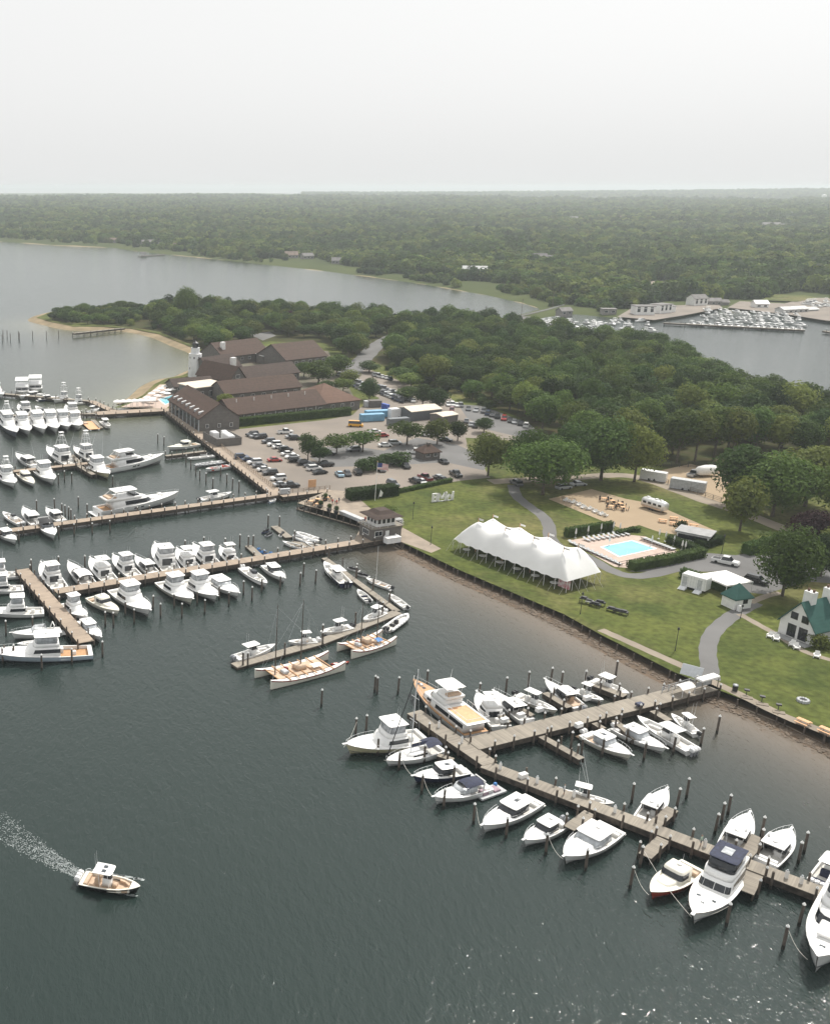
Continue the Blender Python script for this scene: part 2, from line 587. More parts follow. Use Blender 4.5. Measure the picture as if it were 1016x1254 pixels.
# water: one sheet to the horizon, tinted where it is shallow
fine = list(np.arange(-13, 38.01, 0.22))
angs = [R(a) for a in list(range(-180, -20, 10)) + [-18, -15] + fine + [40, 44, 50] + list(range(60, 181, 10))]
rads = [0.5, 20, 40] + [56 * 1.0135 ** k for k in range(440)] + [24000, 30000, 45000]
X, Y = polar(angs, rads)
me = bpy.data.meshes.new('lake_water')
me.from_pydata(list(zip(X.ravel(), Y.ravel(), np.zeros(X.size))), [], grid_faces(len(rads), len(angs)))
def dist_to(px, z=LZ):
 pl = [P(x, y, z) for x, y in px]
 return seg_dist(X.ravel(), Y.ravel(), pl, closed=False)[0]

mud = np.exp(-np.maximum(0, dist_to(subdiv([(1230, 1002), (1016, 903), (872, 842), (735, 777), (640, 731), (495, 666)], 3)) - 4) / 9.0)
snd = np.exp(-np.maximum(0, dist_to(subdiv([(140, 499), (175, 484), (205, 463), (234, 455), (254, 438), (222, 420), (160, 402), (90, 400), (62, 394)], 3)) - 5) / 22.0) * 0.8
bay = np.exp(-np.maximum(0, dist_to([(270, 440), (225, 450), (190, 480)], 0)) / 60.0) * 0.42
at = me.attributes.new('shallow_mud', 'FLOAT', 'POINT')
at.data.foreach_set('value', mud.astype(np.float32))
at = me.attributes.new('shallow_sand', 'FLOAT', 'POINT')
at.data.foreach_set('value', np.maximum(snd, bay).astype(np.float32))
m = bpy.data.materials.new('lake_water')
m.use_nodes = True
nt = m.node_tree
b = nt.nodes['Principled BSDF']
b.inputs['Roughness'].default_value = 0.06
b.inputs['IOR'].default_value = 1.333
geo = nt.nodes.new('ShaderNodeNewGeometry')
# slow patches of colour (weed, depth)
nz = nt.nodes.new('ShaderNodeTexNoise')
nz.inputs['Scale'].default_value = 0.012
nz.inputs['Detail'].default_value = 4
nt.links.new(geo.outputs['Position'], nz.inputs['Vector'])
mx = nt.nodes.new('ShaderNodeMix')
mx.data_type = 'RGBA'
mx.inputs[6].default_value = (0.013, 0.0235, 0.0225, 1)
mx.inputs[7].default_value = (0.020, 0.032, 0.028, 1)
nt.links.new(nz.outputs[0], mx.inputs[0])
last = mx.outputs[2]
for nm, c in (('shallow_mud', (0.15, 0.125, 0.10)), ('shallow_sand', (0.17, 0.17, 0.11))):
 a = nt.nodes.new('ShaderNodeAttribute')
 a.attribute_name = nm
 k = nt.nodes.new('ShaderNodeMix')
 k.data_type = 'RGBA'
 k.inputs[7].default_value = (*c, 1)
 nt.links.new(a.outputs['Fac'], k.inputs[0])
 nt.links.new(last, k.inputs[6])
 last = k.outputs[2]
nt.links.new(last, b.inputs['Base Color'])
# wind ripples: three scales of stretched noise
hs = None
for sc, wt, rot, st in ((0.15, 0.45, 0.5, 2.6), (0.5, 0.5, 0.75, 2.4), (1.5, 0.26, 0.35, 2.0), (4.0, 0.06, 0.6, 1.6)):
 mp = nt.nodes.new('ShaderNodeMapping')
 mp.inputs['Rotation'].default_value = (0, 0, rot)
 mp.inputs['Scale'].default_value = (sc * st, sc, sc)
 nt.links.new(geo.outputs['Position'], mp.inputs['Vector'])
 n1 = nt.nodes.new('ShaderNodeTexNoise')
 n1.inputs['Scale'].default_value = 1.0
 n1.inputs['Detail'].default_value = 3
 n1.inputs['Distortion'].default_value = 0.4
 nt.links.new(mp.outputs[0], n1.inputs['Vector'])
 ml = nt.nodes.new('ShaderNodeMath')
 ml.operation = 'MULTIPLY_ADD'
 ml.inputs[1].default_value = wt
 nt.links.new(n1.outputs[0], ml.inputs[0])
 if hs is None:
  ml.inputs[2].default_value = 0
 else:
  nt.links.new(hs, ml.inputs[2])
 hs = ml.outputs[0]
bp = nt.nodes.new('ShaderNodeBump')
bp.inputs['Strength'].default_value = 0.85
bp.inputs['Distance'].default_value = 0.32
nt.links.new(hs, bp.inputs['Height'])
nt.links.new(bp.outputs[0], b.inputs['Normal'])
me.materials.append(m)
me.polygons.foreach_set('use_smooth', [True] * len(me.polygons))
o = bpy.data.objects.new('lake_water', me)
COL.objects.link(o)
o['kind'] = 'structure'

# the damp summer air
hz = MB().box(-12000, 16000, -300, 16000, -4.0, 96.0).build('haze', None)
hz['kind'] = 'stuff'
m = bpy.data.materials.new('haze_air')
m.use_nodes = True
nt = m.node_tree
nt.nodes.clear()
ou = nt.nodes.new('ShaderNodeOutputMaterial')
pv = nt.nodes.new('ShaderNodeVolumePrincipled')
pv.inputs['Color'].default_value = (0.785, 0.838, 0.875, 1)
pv.inputs['Density'].default_value = 0.00014
pv.inputs['Anisotropy'].default_value = 0.2
nt.links.new(pv.outputs[0], ou.inputs['Volume'])
hz.data.materials.append(m)
# ================================================================== VEGETATION
def leaf_mat(name, a, b_, sat=0.0, per=0.42):
 m = mat(name, a, 0.75, scale=0.5, col2=b_, detail=2, spec=0.15)
 bs = m.node_tree.nodes['Principled BSDF']
 nt = m.node_tree
 # each tree has its own tone
 oi = nt.nodes.new('ShaderNodeObjectInfo')
 hs_ = nt.nodes.new('ShaderNodeHueSaturation')
 wn1 = nt.nodes.new('ShaderNodeTexWhiteNoise')
 wn1.noise_dimensions = '1D'
 nt.links.new(oi.outputs['Random'], wn1.inputs['W'])
 for src, sk, lo_, hi_ in ((wn1.outputs[0], 'Hue', .488, .516), (oi.outputs['Random'], 'Value', 1 - per, 1 + per)):
  mr = nt.nodes.new('ShaderNodeMapRange')
  mr.inputs[3].default_value = lo_
  mr.inputs[4].default_value = hi_
  nt.links.new(src, mr.inputs[0])
  nt.links.new(mr.outputs[0], hs_.inputs[sk])
 nt.links.new(bs.inputs['Base Color'].links[0].from_socket, hs_.inputs['Color'])
 nt.links.new(hs_.outputs[0], bs.inputs['Base Color'])
 # thin leaves let some light through
 nt = m.node_tree
 tl = nt.nodes.new('ShaderNodeBsdfTranslucent')
 ms = nt.nodes.new('ShaderNodeMixShader')
 ms.inputs[0].default_value = 0.35
 nt.links.new(bs.inputs['Base Color'].links[0].from_socket, tl.inputs['Color'])
 out = nt.nodes['Material Output']
 nt.links.new(bs.outputs[0], ms.inputs[1])
 nt.links.new(tl.outputs[0], ms.inputs[2])
 nt.links.new(ms.outputs[0], out.inputs['Surface'])
 return m

LEAF = [leaf_mat('leaf_mid_green', (0.098, 0.148, 0.032), (0.050, 0.084, 0.019)),
  leaf_mat('leaf_dark_green', (0.056, 0.092, 0.024), (0.031, 0.055, 0.016)),
  leaf_mat('leaf_light_green', (0.160, 0.195, 0.044), (0.096, 0.130, 0.030)),
  leaf_mat('leaf_maroon', (0.050, 0.020, 0.024), (0.03, 0.012, 0.016)),
  leaf_mat('leaf_hedge', (0.060, 0.100, 0.024), (0.034, 0.062, 0.015))]
m_bark = mat('bark', (0.10, 0.08, 0.06), 0.9, scale=3, var=0.25, bump=0.5)

def crown_mesh(name, rng, h, w, clear, n_cl, n_leaf, leaf, m, flat=0.55, shrub=False):
 """leaf faces spread over the surface of many clumps that fill an uneven crown"""
 vs, fs = [], []
 cz0, cz1 = clear, h
 cm = (cz0 + cz1) / 2
 hh = (cz1 - cz0) / 2
 clumps = []
 for i in range(n_cl):
  for _ in range(20):
   u = Vector((rng.uniform(-1, 1), rng.uniform(-1, 1), rng.uniform(-1, 1)))
   if 0.3 < u.length < 1:
    break
  ew = 1 - 0.35 * max(0, u.z) - 0.25 * max(0, -u.z)
  rr = rng.uniform(0.17, 0.31) * w
  c = Vector((u.x * (w / 2 - rr * 0.55) * ew, u.y * (w / 2 - rr * 0.55) * ew, cm + u.z * max(0.3, hh - rr * flat * 0.8)))
  clumps.append((c, rr))
 tot = sum(r * r for _, r in clumps)
 for c, rr in clumps:
  k = int(n_leaf * rr * rr / tot)
  for _ in range(k):
   d = Vector((rng.gauss(0, 1), rng.gauss(0, 1), rng.gauss(0, 1) + 0.25)).normalized()
   p = c + Vector((d.x * rr, d.y * rr, d.z * rr * flat * 1.35)) * rng.uniform(0.78, 1.06)
   if p.z < cz0 * 0.8:
    continue
   nrm = (d + Vector((rng.gauss(0, .45), rng.gauss(0, .45), rng.gauss(0.15, .45)))).normalized()
   a = nrm.orthogonal().normalized()
   b2 = nrm.cross(a)
   an = rng.uniform(0, 6.28)
   a, b2 = a * math.cos(an) + b2 * math.sin(an), b2 * math.cos(an) - a * math.sin(an)
   s = leaf * rng.uniform(0.65, 1.35)
   o = len(vs)
   vs += [p - a * s * 0.9, p + b2 * s * 0.55 + nrm * s * 0.12, p + a * s, p - b2 * s * 0.6 + nrm * s * 0.1]
   fs.append((o, o + 1, o + 2, o + 3))
 return MB().add(vs, fs).mesh(name, m)

def trunk_mesh(name, rng, h, w, clear):
 mb = MB()
 r = 0.016 * h + 0.10
 top = Vector((rng.uniform(-.3, .3), rng.uniform(-.3, .3), h * 0.72))
 fork = Vector((0, 0, max(clear * 0.9, h * 0.22)))
 mb.loft([[(math.cos(i * 1.0472) * r * k, math.sin(i * 1.0472) * r * k, z) for i in range(6)] for k, z in ((1.5, -0.2), (1.05, 0.35), (0.85, fork.z))], True, False)
 mb.tube(fork - Vector((0, 0, .1)), top, r * 0.8, 6, r * 0.2)
 for i in range(5):
  a = i * 1.257 + rng.uniform(-.3, .3)
  z0 = fork.z + (h * 0.5 - fork.z) * 0.16 * i
  e = Vector((math.cos(a) * w * 0.34, math.sin(a) * w * 0.34, z0 + h * rng.uniform(0.16, 0.3)))
  mb.tube((0, 0, z0 - .1), e, r * 0.5, 5, r * 0.1)
 return mb.mesh(name, m_bark)

TREES = {}

def tree_proto(key, h, w, clear, n_cl, n_leaf, leaf, mi, flat=0.6, seed=0):
 rng = random.Random(seed * 31 + 5)
 TREES[key] = (crown_mesh('crown_' + key, rng, h, w, clear, n_cl, n_leaf, leaf, LEAF[mi], flat), trunk_mesh('trunk_' + key, rng, h, w, clear), h, w)

for i in range(4):
 tree_proto('oak%d' % i, 11, 10.5, 2.6, 34, 3000, 0.40, 0, seed=i)
for i in range(3):
 tree_proto('dark%d' % i, 11, 9, 2.2, 30, 2600, 0.38, 1, seed=10 + i)
for i in range(3):
 tree_proto('light%d' % i, 10, 10, 2.4, 30, 2600, 0.40, 2, seed=20 + i)
for i in range(2):
 tree_proto('big%d' % i, 15, 15, 3.0, 60, 7500, 0.36, 0, seed=30 + i)
tree_proto('bigdark', 14, 13, 2.0, 52, 6500, 0.36, 1, seed=35)
tree_proto('biglight', 14, 13, 2.6, 52, 6500, 0.36, 2, seed=37)
for i in range(2):
 tree_proto('flat%d' % i, 7, 9, 2.6, 26, 1500, 0.34, 0, 0.45, seed=40 + i)
tree_proto('maroon', 6.5, 9, 0.6, 34, 4200, 0.30, 3, seed=50)
tree_proto('tall0', 17, 10, 5.5, 44, 4200, 0.42, 0, 0.8, seed=55)
tree_proto('tall1', 16, 9.5, 6.5, 40, 3800, 0.42, 2, 0.8, seed=56)
for i in range(3):
 tree_proto('shrub%d' % i, 3.2, 4.6, 0.15, 16, 900, 0.26, 1 if i < 2 else 2, 0.7, seed=60 + i)

def plant_tree(key, loc, label, h=None, w=None, rz=0, name='broadleaf_tree', cat='tree', group=None):
 cm, tm, h0, w0 = TREES[key]
 s = (h or h0) / h0
 sw = (w or w0 * s) / w0
 t = thing(name, label, cat, loc, rz, group)
 t.scale = (sw, sw, s)
 for nm, me in (('crown', cm), ('trunk', tm)):
  if key.startswith('shrub') and nm == 'trunk':
   continue
  c = bpy.data.objects.new(nm, me)
  COL.objects.link(c)
  c.parent = t
 return t

def scatter(px, spacing, rng, z=LZ, tries=9000, avoid=()):
 poly = [P(x, y, z) for x, y in px]
 xs = [p.x for p in poly]
 ys = [p.y for p in poly]
 pts = []
 for _ in range(tries):
  q = (rng.uniform(min(xs), max(xs)), rng.uniform(min(ys), max(ys)))
  if not inside(q, poly) or any(inside(q, a) for a in avoid):
   continue
  s = spacing * rng.uniform(0.85, 1.2)
  if all((q[0] - p[0]) ** 2 + (q[1] - p[1]) ** 2 > s * s for p in pts):
   pts.append(q)
 return pts

rng = random.Random(11)
NO_TREES = [[G(x, y) for x, y in q] for q in (
 [(418, 468), (428, 445), (445, 428), (462, 412), (490, 405), (492, 418), (472, 430), (470, 452), (470, 462)],      # entrance road
 [(250, 470), (252, 443), (270, 425), (330, 418), (402, 418), (410, 455), (380, 470)],                                # club roofs
 [(300, 408), (330, 403), (342, 411), (322, 420)],
 [(155, 397), (185, 390), (200, 394), (185, 405)])]
WOOD = [(478, 450), (520, 472), (560, 476), (600, 495), (640, 511), (680, 538), (700, 548), (760, 556), (820, 556), (880, 552), (1016, 556), (1130, 600), (1125, 566),
  (1016, 522), (960, 504), (900, 484), (850, 455), (800, 433), (760, 426), (700, 417), (625, 403), (560, 399), (500, 397), (482, 412)]
pts = scatter(WOOD, 8.6, rng, avoid=NO_TREES)
pts = sorted(pts, key=lambda p: p[1])
REST = pts[135:]
pts = pts[:135]
for x, y in pts:
 k = rng.choice(['oak0', 'oak1', 'oak2', 'oak3', 'dark0', 'dark1', 'dark2', 'light0', 'light1', 'dark0'])
 hh = rng.uniform(9.5, 14.5)
 if y < P(0, 490, LZ).y and x > P(700, 500, LZ).x * 0.9:
  hh *= 1.08
 plant_tree(k, (x, y, LZ - .05), 'broadleaf tree in the dense wood between the car parks and the bay', hh, rng.uniform(9, 14.5), rng.uniform(0, 6.28),
               group='trees of the dense wood')
HUMP = [(185, 400), (225, 413), (252, 428), (262, 436), (290, 424), (330, 412), (400, 414), (425, 440), (440, 446), (462, 428), (478, 406), (500, 396), (400, 391), (300, 384), (230, 380), (185, 382)]
pts = sorted(scatter(HUMP, 8.6, rng, avoid=NO_TREES), key=lambda p: p[1])
REST2 = pts[95:]
pts = pts[:95]
for x, y in pts:
 k = rng.choice(['oak0', 'oak1', 'oak2', 'dark0', 'dark1', 'light0', 'light1', 'dark2'])
 plant_tree(k, (x, y, LZ - .05), 'broadleaf tree in the grove between the lodge roofs and the lake', rng.uniform(7, 12), rng.uniform(9, 14), rng.uniform(0, 6.28),
               group='trees of the point grove')
TIP = [(64, 392), (90, 397), (125, 397), (160, 399), (200, 406), (225, 416), (215, 384), (160, 380), (110, 381), (70, 384)]
for x, y in scatter(TIP, 5.6, rng, avoid=NO_TREES):
 k = rng.choice(['shrub0', 'shrub1', 'shrub2', 'oak0', 'dark0'])
 hh = rng.uniform(2.8, 4.6) if k.startswith('shrub') else rng.uniform(4.5, 7)
 plant_tree(k, (x, y, LZ - .05), 'low bushy scrub plant on the sandy point of the island', hh, hh * rng.uniform(1.3, 1.7), rng.uniform(0, 6.28),
               name='scrub_bush', cat='bush', group='scrub on the sandy point')
for q, n_, sp in (([(258, 438), (290, 428), (300, 433), (270, 444)], 'bank', 4.5), ([(470, 452), (520, 476), (560, 482), (600, 502), (596, 497), (560, 474), (480, 446)], 'lane', 5)):
 for x, y in scatter(q, sp, rng, tries=900):
  hh = rng.uniform(2, 3.6)
  plant_tree(rng.choice(['shrub0', 'shrub1', 'shrub2']), (x, y, LZ - .05),
                   'low green shrub on the beach bank behind the lighthouse' if n_ == 'bank' else 'low green shrub along the front edge of the wood by the car park',
                   hh, hh * 1.5, rng.uniform(0, 6.28), name='shrub', cat='shrub', group='shrubs on the beach bank' if n_ == 'bank' else 'shrubs edging the wood')

# trees one can tell apart: (prototype, base px, height, width, label)
ONE = [
 ('big0', 228, 394, 22, 15, 'tallest rounded tree standing above the grove on the point'),
 ('maroon', 352, 396, 8, 8, 'dark maroon-leaved tree among the green grove behind the lodge'),
 ('biglight', 597, 583, 13, 12, 'rounded dark green tree at the corner of the lawn by the parked cars'),
 ('big0', 664, 606, 16.5, 20, 'broadest tree on the lawn, by the bend of the garden path'),
 ('bigdark', 690, 590, 17, 16, 'dark tree just behind the broadest lawn tree'),
 ('big1', 648, 588, 15, 14, 'tree on the car-park side of the broadest lawn tree'),
 ('big1', 735, 588, 18.5, 20, 'wide spreading tree at the head of the sand court'),
 ('biglight', 776, 590, 16.5, 14, 'tree at the lane behind the tanker trailer lawn'),
 ('tall0', 828, 567, 17, 11, 'tall tree with bare lower trunk behind the trailer yard, first of the row'),
 ('tall1', 850, 566, 16.5, 10, 'tall pale tree with bare lower trunk, second of the row behind the trailer yard'),
 ('tall0', 873, 563, 17, 11, 'tall tree with bare lower trunk, third of the row behind the trailer yard'),
 ('tall1', 895, 566, 17, 11, 'tall tree with bare lower trunk, fourth of the row behind the trailer yard'),
 ('tall0', 922, 562, 16, 10, 'tall tree with bare lower trunk, fifth of the row behind the trailer yard'),
 ('tall1', 950, 566, 15, 10, 'tall tree with bare lower trunk, sixth of the row behind the trailer yard'),
 ('tall0', 980, 570, 14, 10, 'tall tree with bare lower trunk, last of the row behind the trailer yard'),
 ('light0', 905, 650, 13.5, 11, 'round single-stemmed tree standing alone on the lawn past the sand court'),
 ('bigdark', 905, 622, 17, 16, 'large dark tree on the lane behind the lone round tree'),
 ('big1', 945, 632, 16.5, 19, 'wide tree right of the trailer yard, beside the maroon tree'),
 ('biglight', 985, 620, 16.5, 19, 'wide pale tree behind the maroon tree'),
 ('big0', 1025, 640, 15, 15, 'big tree at the picture edge above the maroon tree'),
 ('maroon', 990, 662, 7.5, 11, 'dark maroon bush-like tree beside the hedge of the club yard'),
 ('big1', 957, 730, 15, 14, 'large leafy tree beside the white house with the green roof'),
 ('bigdark', 1004, 706, 10, 9, 'dark tree behind the chimneys of the white house'),
 ('light1', 1030, 686, 8, 11, 'low pale tree between the club yard and the white house'),
 ('dark0', 377, 563, 9, 6.5, 'dark upright tree in the near car-park island, paired with a lower one'),
 ('dark1', 391, 566, 7, 7, 'lower dark tree beside the upright one in the car-park island'),
 ('flat0', 412, 556, 6.5, 10, 'flat-topped pale tree in the car park near the yellow van'),
 ('flat1', 444, 553, 7, 11, 'flat-topped green tree in front of the yellow van'),
 ('flat0', 498, 545, 8, 12, 'umbrella-shaped tree in front of the white trailers in the car park'),
 ('light0', 535, 544, 8.5, 9, 'green tree behind the small shingled kiosk'),
 ('dark0', 560, 540, 7.5, 7, 'dark bushy tree beside the grassy car-park bank'),
 ('dark2', 592, 530, 5.5, 7, 'round dark tree near the end of the grey lot'),
 ('bigdark', 452, 490, 9, 9, 'dark round tree alone between the car rows and the lodge end'),
 ('dark1', 517, 498, 9, 8, 'dark round tree at the end of the far car row, nearer the lodge'),
 ('dark0', 536, 504, 9.5, 9, 'dark round tree at the end of the far car row, nearer the wood'),
 ('oak1', 500, 490, 5.5, 10, 'low wide tree over the far car row'),
 ('oak2', 548, 480, 7.5, 10, 'tree at the wood edge beside the far car row'),
 ('oak0', 578, 489, 8, 9, 'tree behind the first cars of the grey lot'),
 ('oak3', 490, 468, 6.5, 13, 'wide low tree at the inner bend of the entrance road'),
 ('light2', 503, 474, 6, 11, 'pale low tree beside the entrance road lawn'),
 ('dark1', 452, 456, 5.5, 11, 'dark low tree overhanging the entrance road'),
 ('oak1', 390, 470, 10, 15, 'leafy tree between the lodge roofs and the far car rows'),
 ('oak2', 412, 460, 10, 14, 'tree beside the far lodge wing and its lane'),
 ('light1', 420, 480, 6, 9, 'low tree at the corner of the hip-roofed lodge end'),
 ('dark2', 400, 480, 5, 8, 'dark low tree behind the hip-roofed lodge end'),
 ('light0', 318, 467, 6.5, 8, 'courtyard tree between the lodge wings below the flagpole'),
 ('light2', 276, 498, 5, 7, 'small courtyard tree beside the pale flat lodge roof'),
 ('light1', 312, 487, 4, 6, 'small tree in the inner court of the long lodge wing'),
 ('oak0', 372, 462, 7, 10, 'tree on the lodge lane just behind the courtyard wing'),
 ('light0', 428, 470, 6, 10, 'pale tree at the start of the far car rows'),
 ('dark0', 330, 462, 6, 9, 'dark courtyard tree by the white roof membrane'),
 ('shrub0', 340, 452, 3, 6, 'rounded shrub on the lodge court near the white roof'),
 ('shrub1', 446, 577, 3.6, 7, 'dark shrub mass beside the grey lot, nearest the light blue car'),
 ('shrub0', 458, 574, 3.8, 7, 'dark shrub mass beside the grey lot, second along'),
 ('shrub1', 471, 570, 3.6, 6.5, 'dark shrub mass beside the grey lot, third along'),
 ('shrub0', 489, 570, 4.2, 7.5, 'dark shrub mass beside the grey lot next to the black car'),
 ('shrub2', 1005, 794, 2.6, 4.5, 'round bush at the front corner of the white house'),
 ('shrub1', 970, 715, 3.0, 5, 'round bush below the large tree by the white house'),
 ('shrub2', 475, 626, 1.6, 4.5, 'low scruffy shrub on the lawn edge above the harbour hut'),
 ('shrub1', 832, 652, 3.0, 3.6, 'small round bush beside the grey pool shed'),
 ('shrub0', 236, 458, 1.8, 5, 'low shrub at the foot of the lighthouse'),
]
for i, (k, x, y, h, w, lab) in enumerate(ONE):
 plant_tree(k, G(x, y) + Vector((0, 0, -.05)), lab, h, w, i * 1.3, name='shrub' if k.startswith('shrub') else 'broadleaf_tree', cat='shrub' if k.startswith('shrub') else 'tree')

# far woods on the mainland: one mass, instanced clumps
def gn_scatter(name, pts, scl, protos, label, pick=None):
 """a point cloud mesh whose points carry scale and kind; geometry nodes put a crown on each"""
 me = bpy.data.meshes.new(name)
 me.from_pydata([tuple(p) for p in pts], [], [])
 a = me.attributes.new('size', 'FLOAT', 'POINT')
 a.data.foreach_set('value', np.array(scl, np.float32))
 a = me.attributes.new('pick', 'INT', 'POINT')
 rs = np.random.RandomState(4)
 a.data.foreach_set('value', (rs.randint(0, len(protos), len(pts)) if pick is None else pick).astype(np.int32))
 a = me.attributes.new('turn', 'FLOAT_VECTOR', 'POINT')
 tv = np.zeros((len(pts), 3), np.float32)
 tv[:, 2] = rs.rand(len(pts)) * 6.28
 a.data.foreach_set('vector', tv.ravel())
 o = bpy.data.objects.new(name, me)
 COL.objects.link(o)
 tag(o, label, None, None, 'stuff')
 ng = bpy.data.node_groups.new(name + '_scatter', 'GeometryNodeTree')
 ng.interface.new_socket('Geometry', in_out='INPUT', socket_type='NodeSocketGeometry')
 ng.interface.new_socket('Geometry', in_out='OUTPUT', socket_type='NodeSocketGeometry')
 gi = ng.nodes.new('NodeGroupInput')
 go = ng.nodes.new('NodeGroupOutput')
 iop = ng.nodes.new('GeometryNodeInstanceOnPoints')
 jn = ng.nodes.new('GeometryNodeGeometryToInstance')
 for me_ in reversed(protos):
  ob = bpy.data.objects.new(name + '_source', me_)
  oi = ng.nodes.new('GeometryNodeObjectInfo')
  oi.inputs['Object'].default_value = ob
  ng.links.new(oi.outputs['Geometry'], jn.inputs[0])
 def attr(nm, ty):
  n = ng.nodes.new('GeometryNodeInputNamedAttribute')
  n.data_type = ty
  n.inputs['Name'].default_value = nm
  return n.outputs['Attribute']
 ng.links.new(gi.outputs[0], iop.inputs['Points'])
 ng.links.new(jn.outputs[0], iop.inputs['Instance'])
 iop.inputs['Pick Instance'].default_value = True
 ng.links.new(attr('pick', 'INT'), iop.inputs['Instance Index'])
 ng.links.new(attr('turn', 'FLOAT_VECTOR'), iop.inputs['Rotation'])
 ng.links.new(attr('size', 'FLOAT'), iop.inputs['Scale'])
 ng.links.new(iop.outputs[0], go.inputs[0])
 md = o.modifiers.new('scatter', 'NODES')
 md.node_group = ng
 return o

rest = REST + REST2
pr = [TREES[k][0] for k in ('oak0', 'oak1', 'oak2', 'dark0', 'dark1', 'light0')]
rsx = np.random.RandomState(8)
gn_scatter('wood_canopy', [(x, y, LZ - 0.6) for x, y in rest], rsx.uniform(0.85, 1.25, len(rest)), pr, 'closed leafy canopy at the back of the island woods')

far_prot = []
HOUSE_PX = [(81, 291, 12), (140, 297, 12), (181, 300, 16), (201, 303, 12), (219, 305, 13), (265, 303, 12), (292, 307, 12), (331, 313, 16), (354, 316, 18), (415, 323, 14), (376, 317, 12), (483, 331, 11), (522, 331, 14), (580, 340, 20),
   (607, 342, 14), (658, 319, 16), (676, 322, 14), (812, 310, 16), (701, 271, 22), (757, 270, 26), (848, 274, 20), (943, 279, 26), (968, 265, 30), (160, 252, 45), (166, 271, 26), (530, 252, 45)]
for i in range(9):
 rg = random.Random(200 + i)
 hh = rg.uniform(0.75, 1.15)
 far_prot.append(crown_mesh('far_crown', rg, hh, 1.15, 0.0, 12, 300, 0.125, LEAF[[1, 1, 1, 0, 0, 0, 2, 2, 2][i]], 0.65))
rs = np.random.RandomState(9)
cand = []
n = 130000
aa = rs.uniform(R(-14), R(42), n)
rr = np.sqrt(rs.uniform(600 ** 2, 5200 ** 2, n))
# denser towards the viewer
keep = rs.rand(n) < np.clip((2000 / rr) ** 1.1, 0.28, 1)
aa, rr = aa[keep], rr[keep]
extra = 14000
aa = np.concatenate([aa, rs.uniform(R(-14), R(42), extra), rs.uniform(R(-14), R(42), 14000), rs.uniform(R(8), R(42), 5000)])
rr = np.concatenate([rr, np.sqrt(rs.uniform(600 ** 2, 1500 ** 2, extra)), np.sqrt(rs.uniform(600 ** 2, 1200 ** 2, 14000)), rs.uniform(6500, 8600, 5000)])
x, y = np.sin(aa) * rr, np.cos(aa) * rr
z, s = main_height(x, y)
CLEAR_PX = [[(770, 352), (800, 344), (850, 350), (862, 358), (790, 364)], [(930, 362), (980, 356), (1030, 364), (1020, 374), (940, 372)], [(655, 382), (690, 372), (725, 378), (765, 390), (690, 395), (640, 400), (590, 400)],
   [(540, 352), (600, 350), (650, 372), (600, 366)], [(690, 396), (740, 382), (780, 374), (880, 366), (1020, 366), (1060, 415), (880, 395), (760, 398)]]
cl = np.zeros(x.shape, bool)
for q in CLEAR_PX:
 cl |= seg_dist(x, y, [P(a, b_, 1.4) for a, b_ in q])[1]
for hx, hy, hl in HOUSE_PX:
 q = P(hx, hy, 6 if hy > 285 else 22)
 dd = math.hypot(q.x, q.y)
 for k in range(4):
  f = 1 - (k * 9 - 4) / dd
  cl |= (x - q.x * f) ** 2 + (y - q.y * f) ** 2 < (hl * .75 + 4) ** 2
patch = vnoise(x / 90, y / 90, 12)
ok = (s > 9) & ~cl & ~((patch > 0.80) & (rr < 3000) & (s < 250))
ok &= ~((s < 45) & (rs.rand(len(x)) < 0.4))
x, y, z, rr, s = x[ok], y[ok], z[ok], rr[ok], s[ok]
size = rs.uniform(7.5, 15.5, len(x)) * np.clip(rr / 2200, 1.0, 2.1) ** 0.6
size = np.where(s < 45, size * 0.6, size)
size *= 0.7 + 0.6 * vnoise(x / 90, y / 90, 21)
size = np.where(rr > 6000, 22, size)
pk = np.clip((vnoise(x / 75, y / 75, 31) * .6 + vnoise(x / 23, y / 23, 33) * .4 + rs.normal(0, .16, len(x)) - .5) * 14 + 4.5, 0, 8).astype(int)
gn_scatter('far_woods', np.stack([x, y, z - 0.1 * size], 1), size, far_prot, 'hazy green woods rolling over the hills beyond the lake', pk)
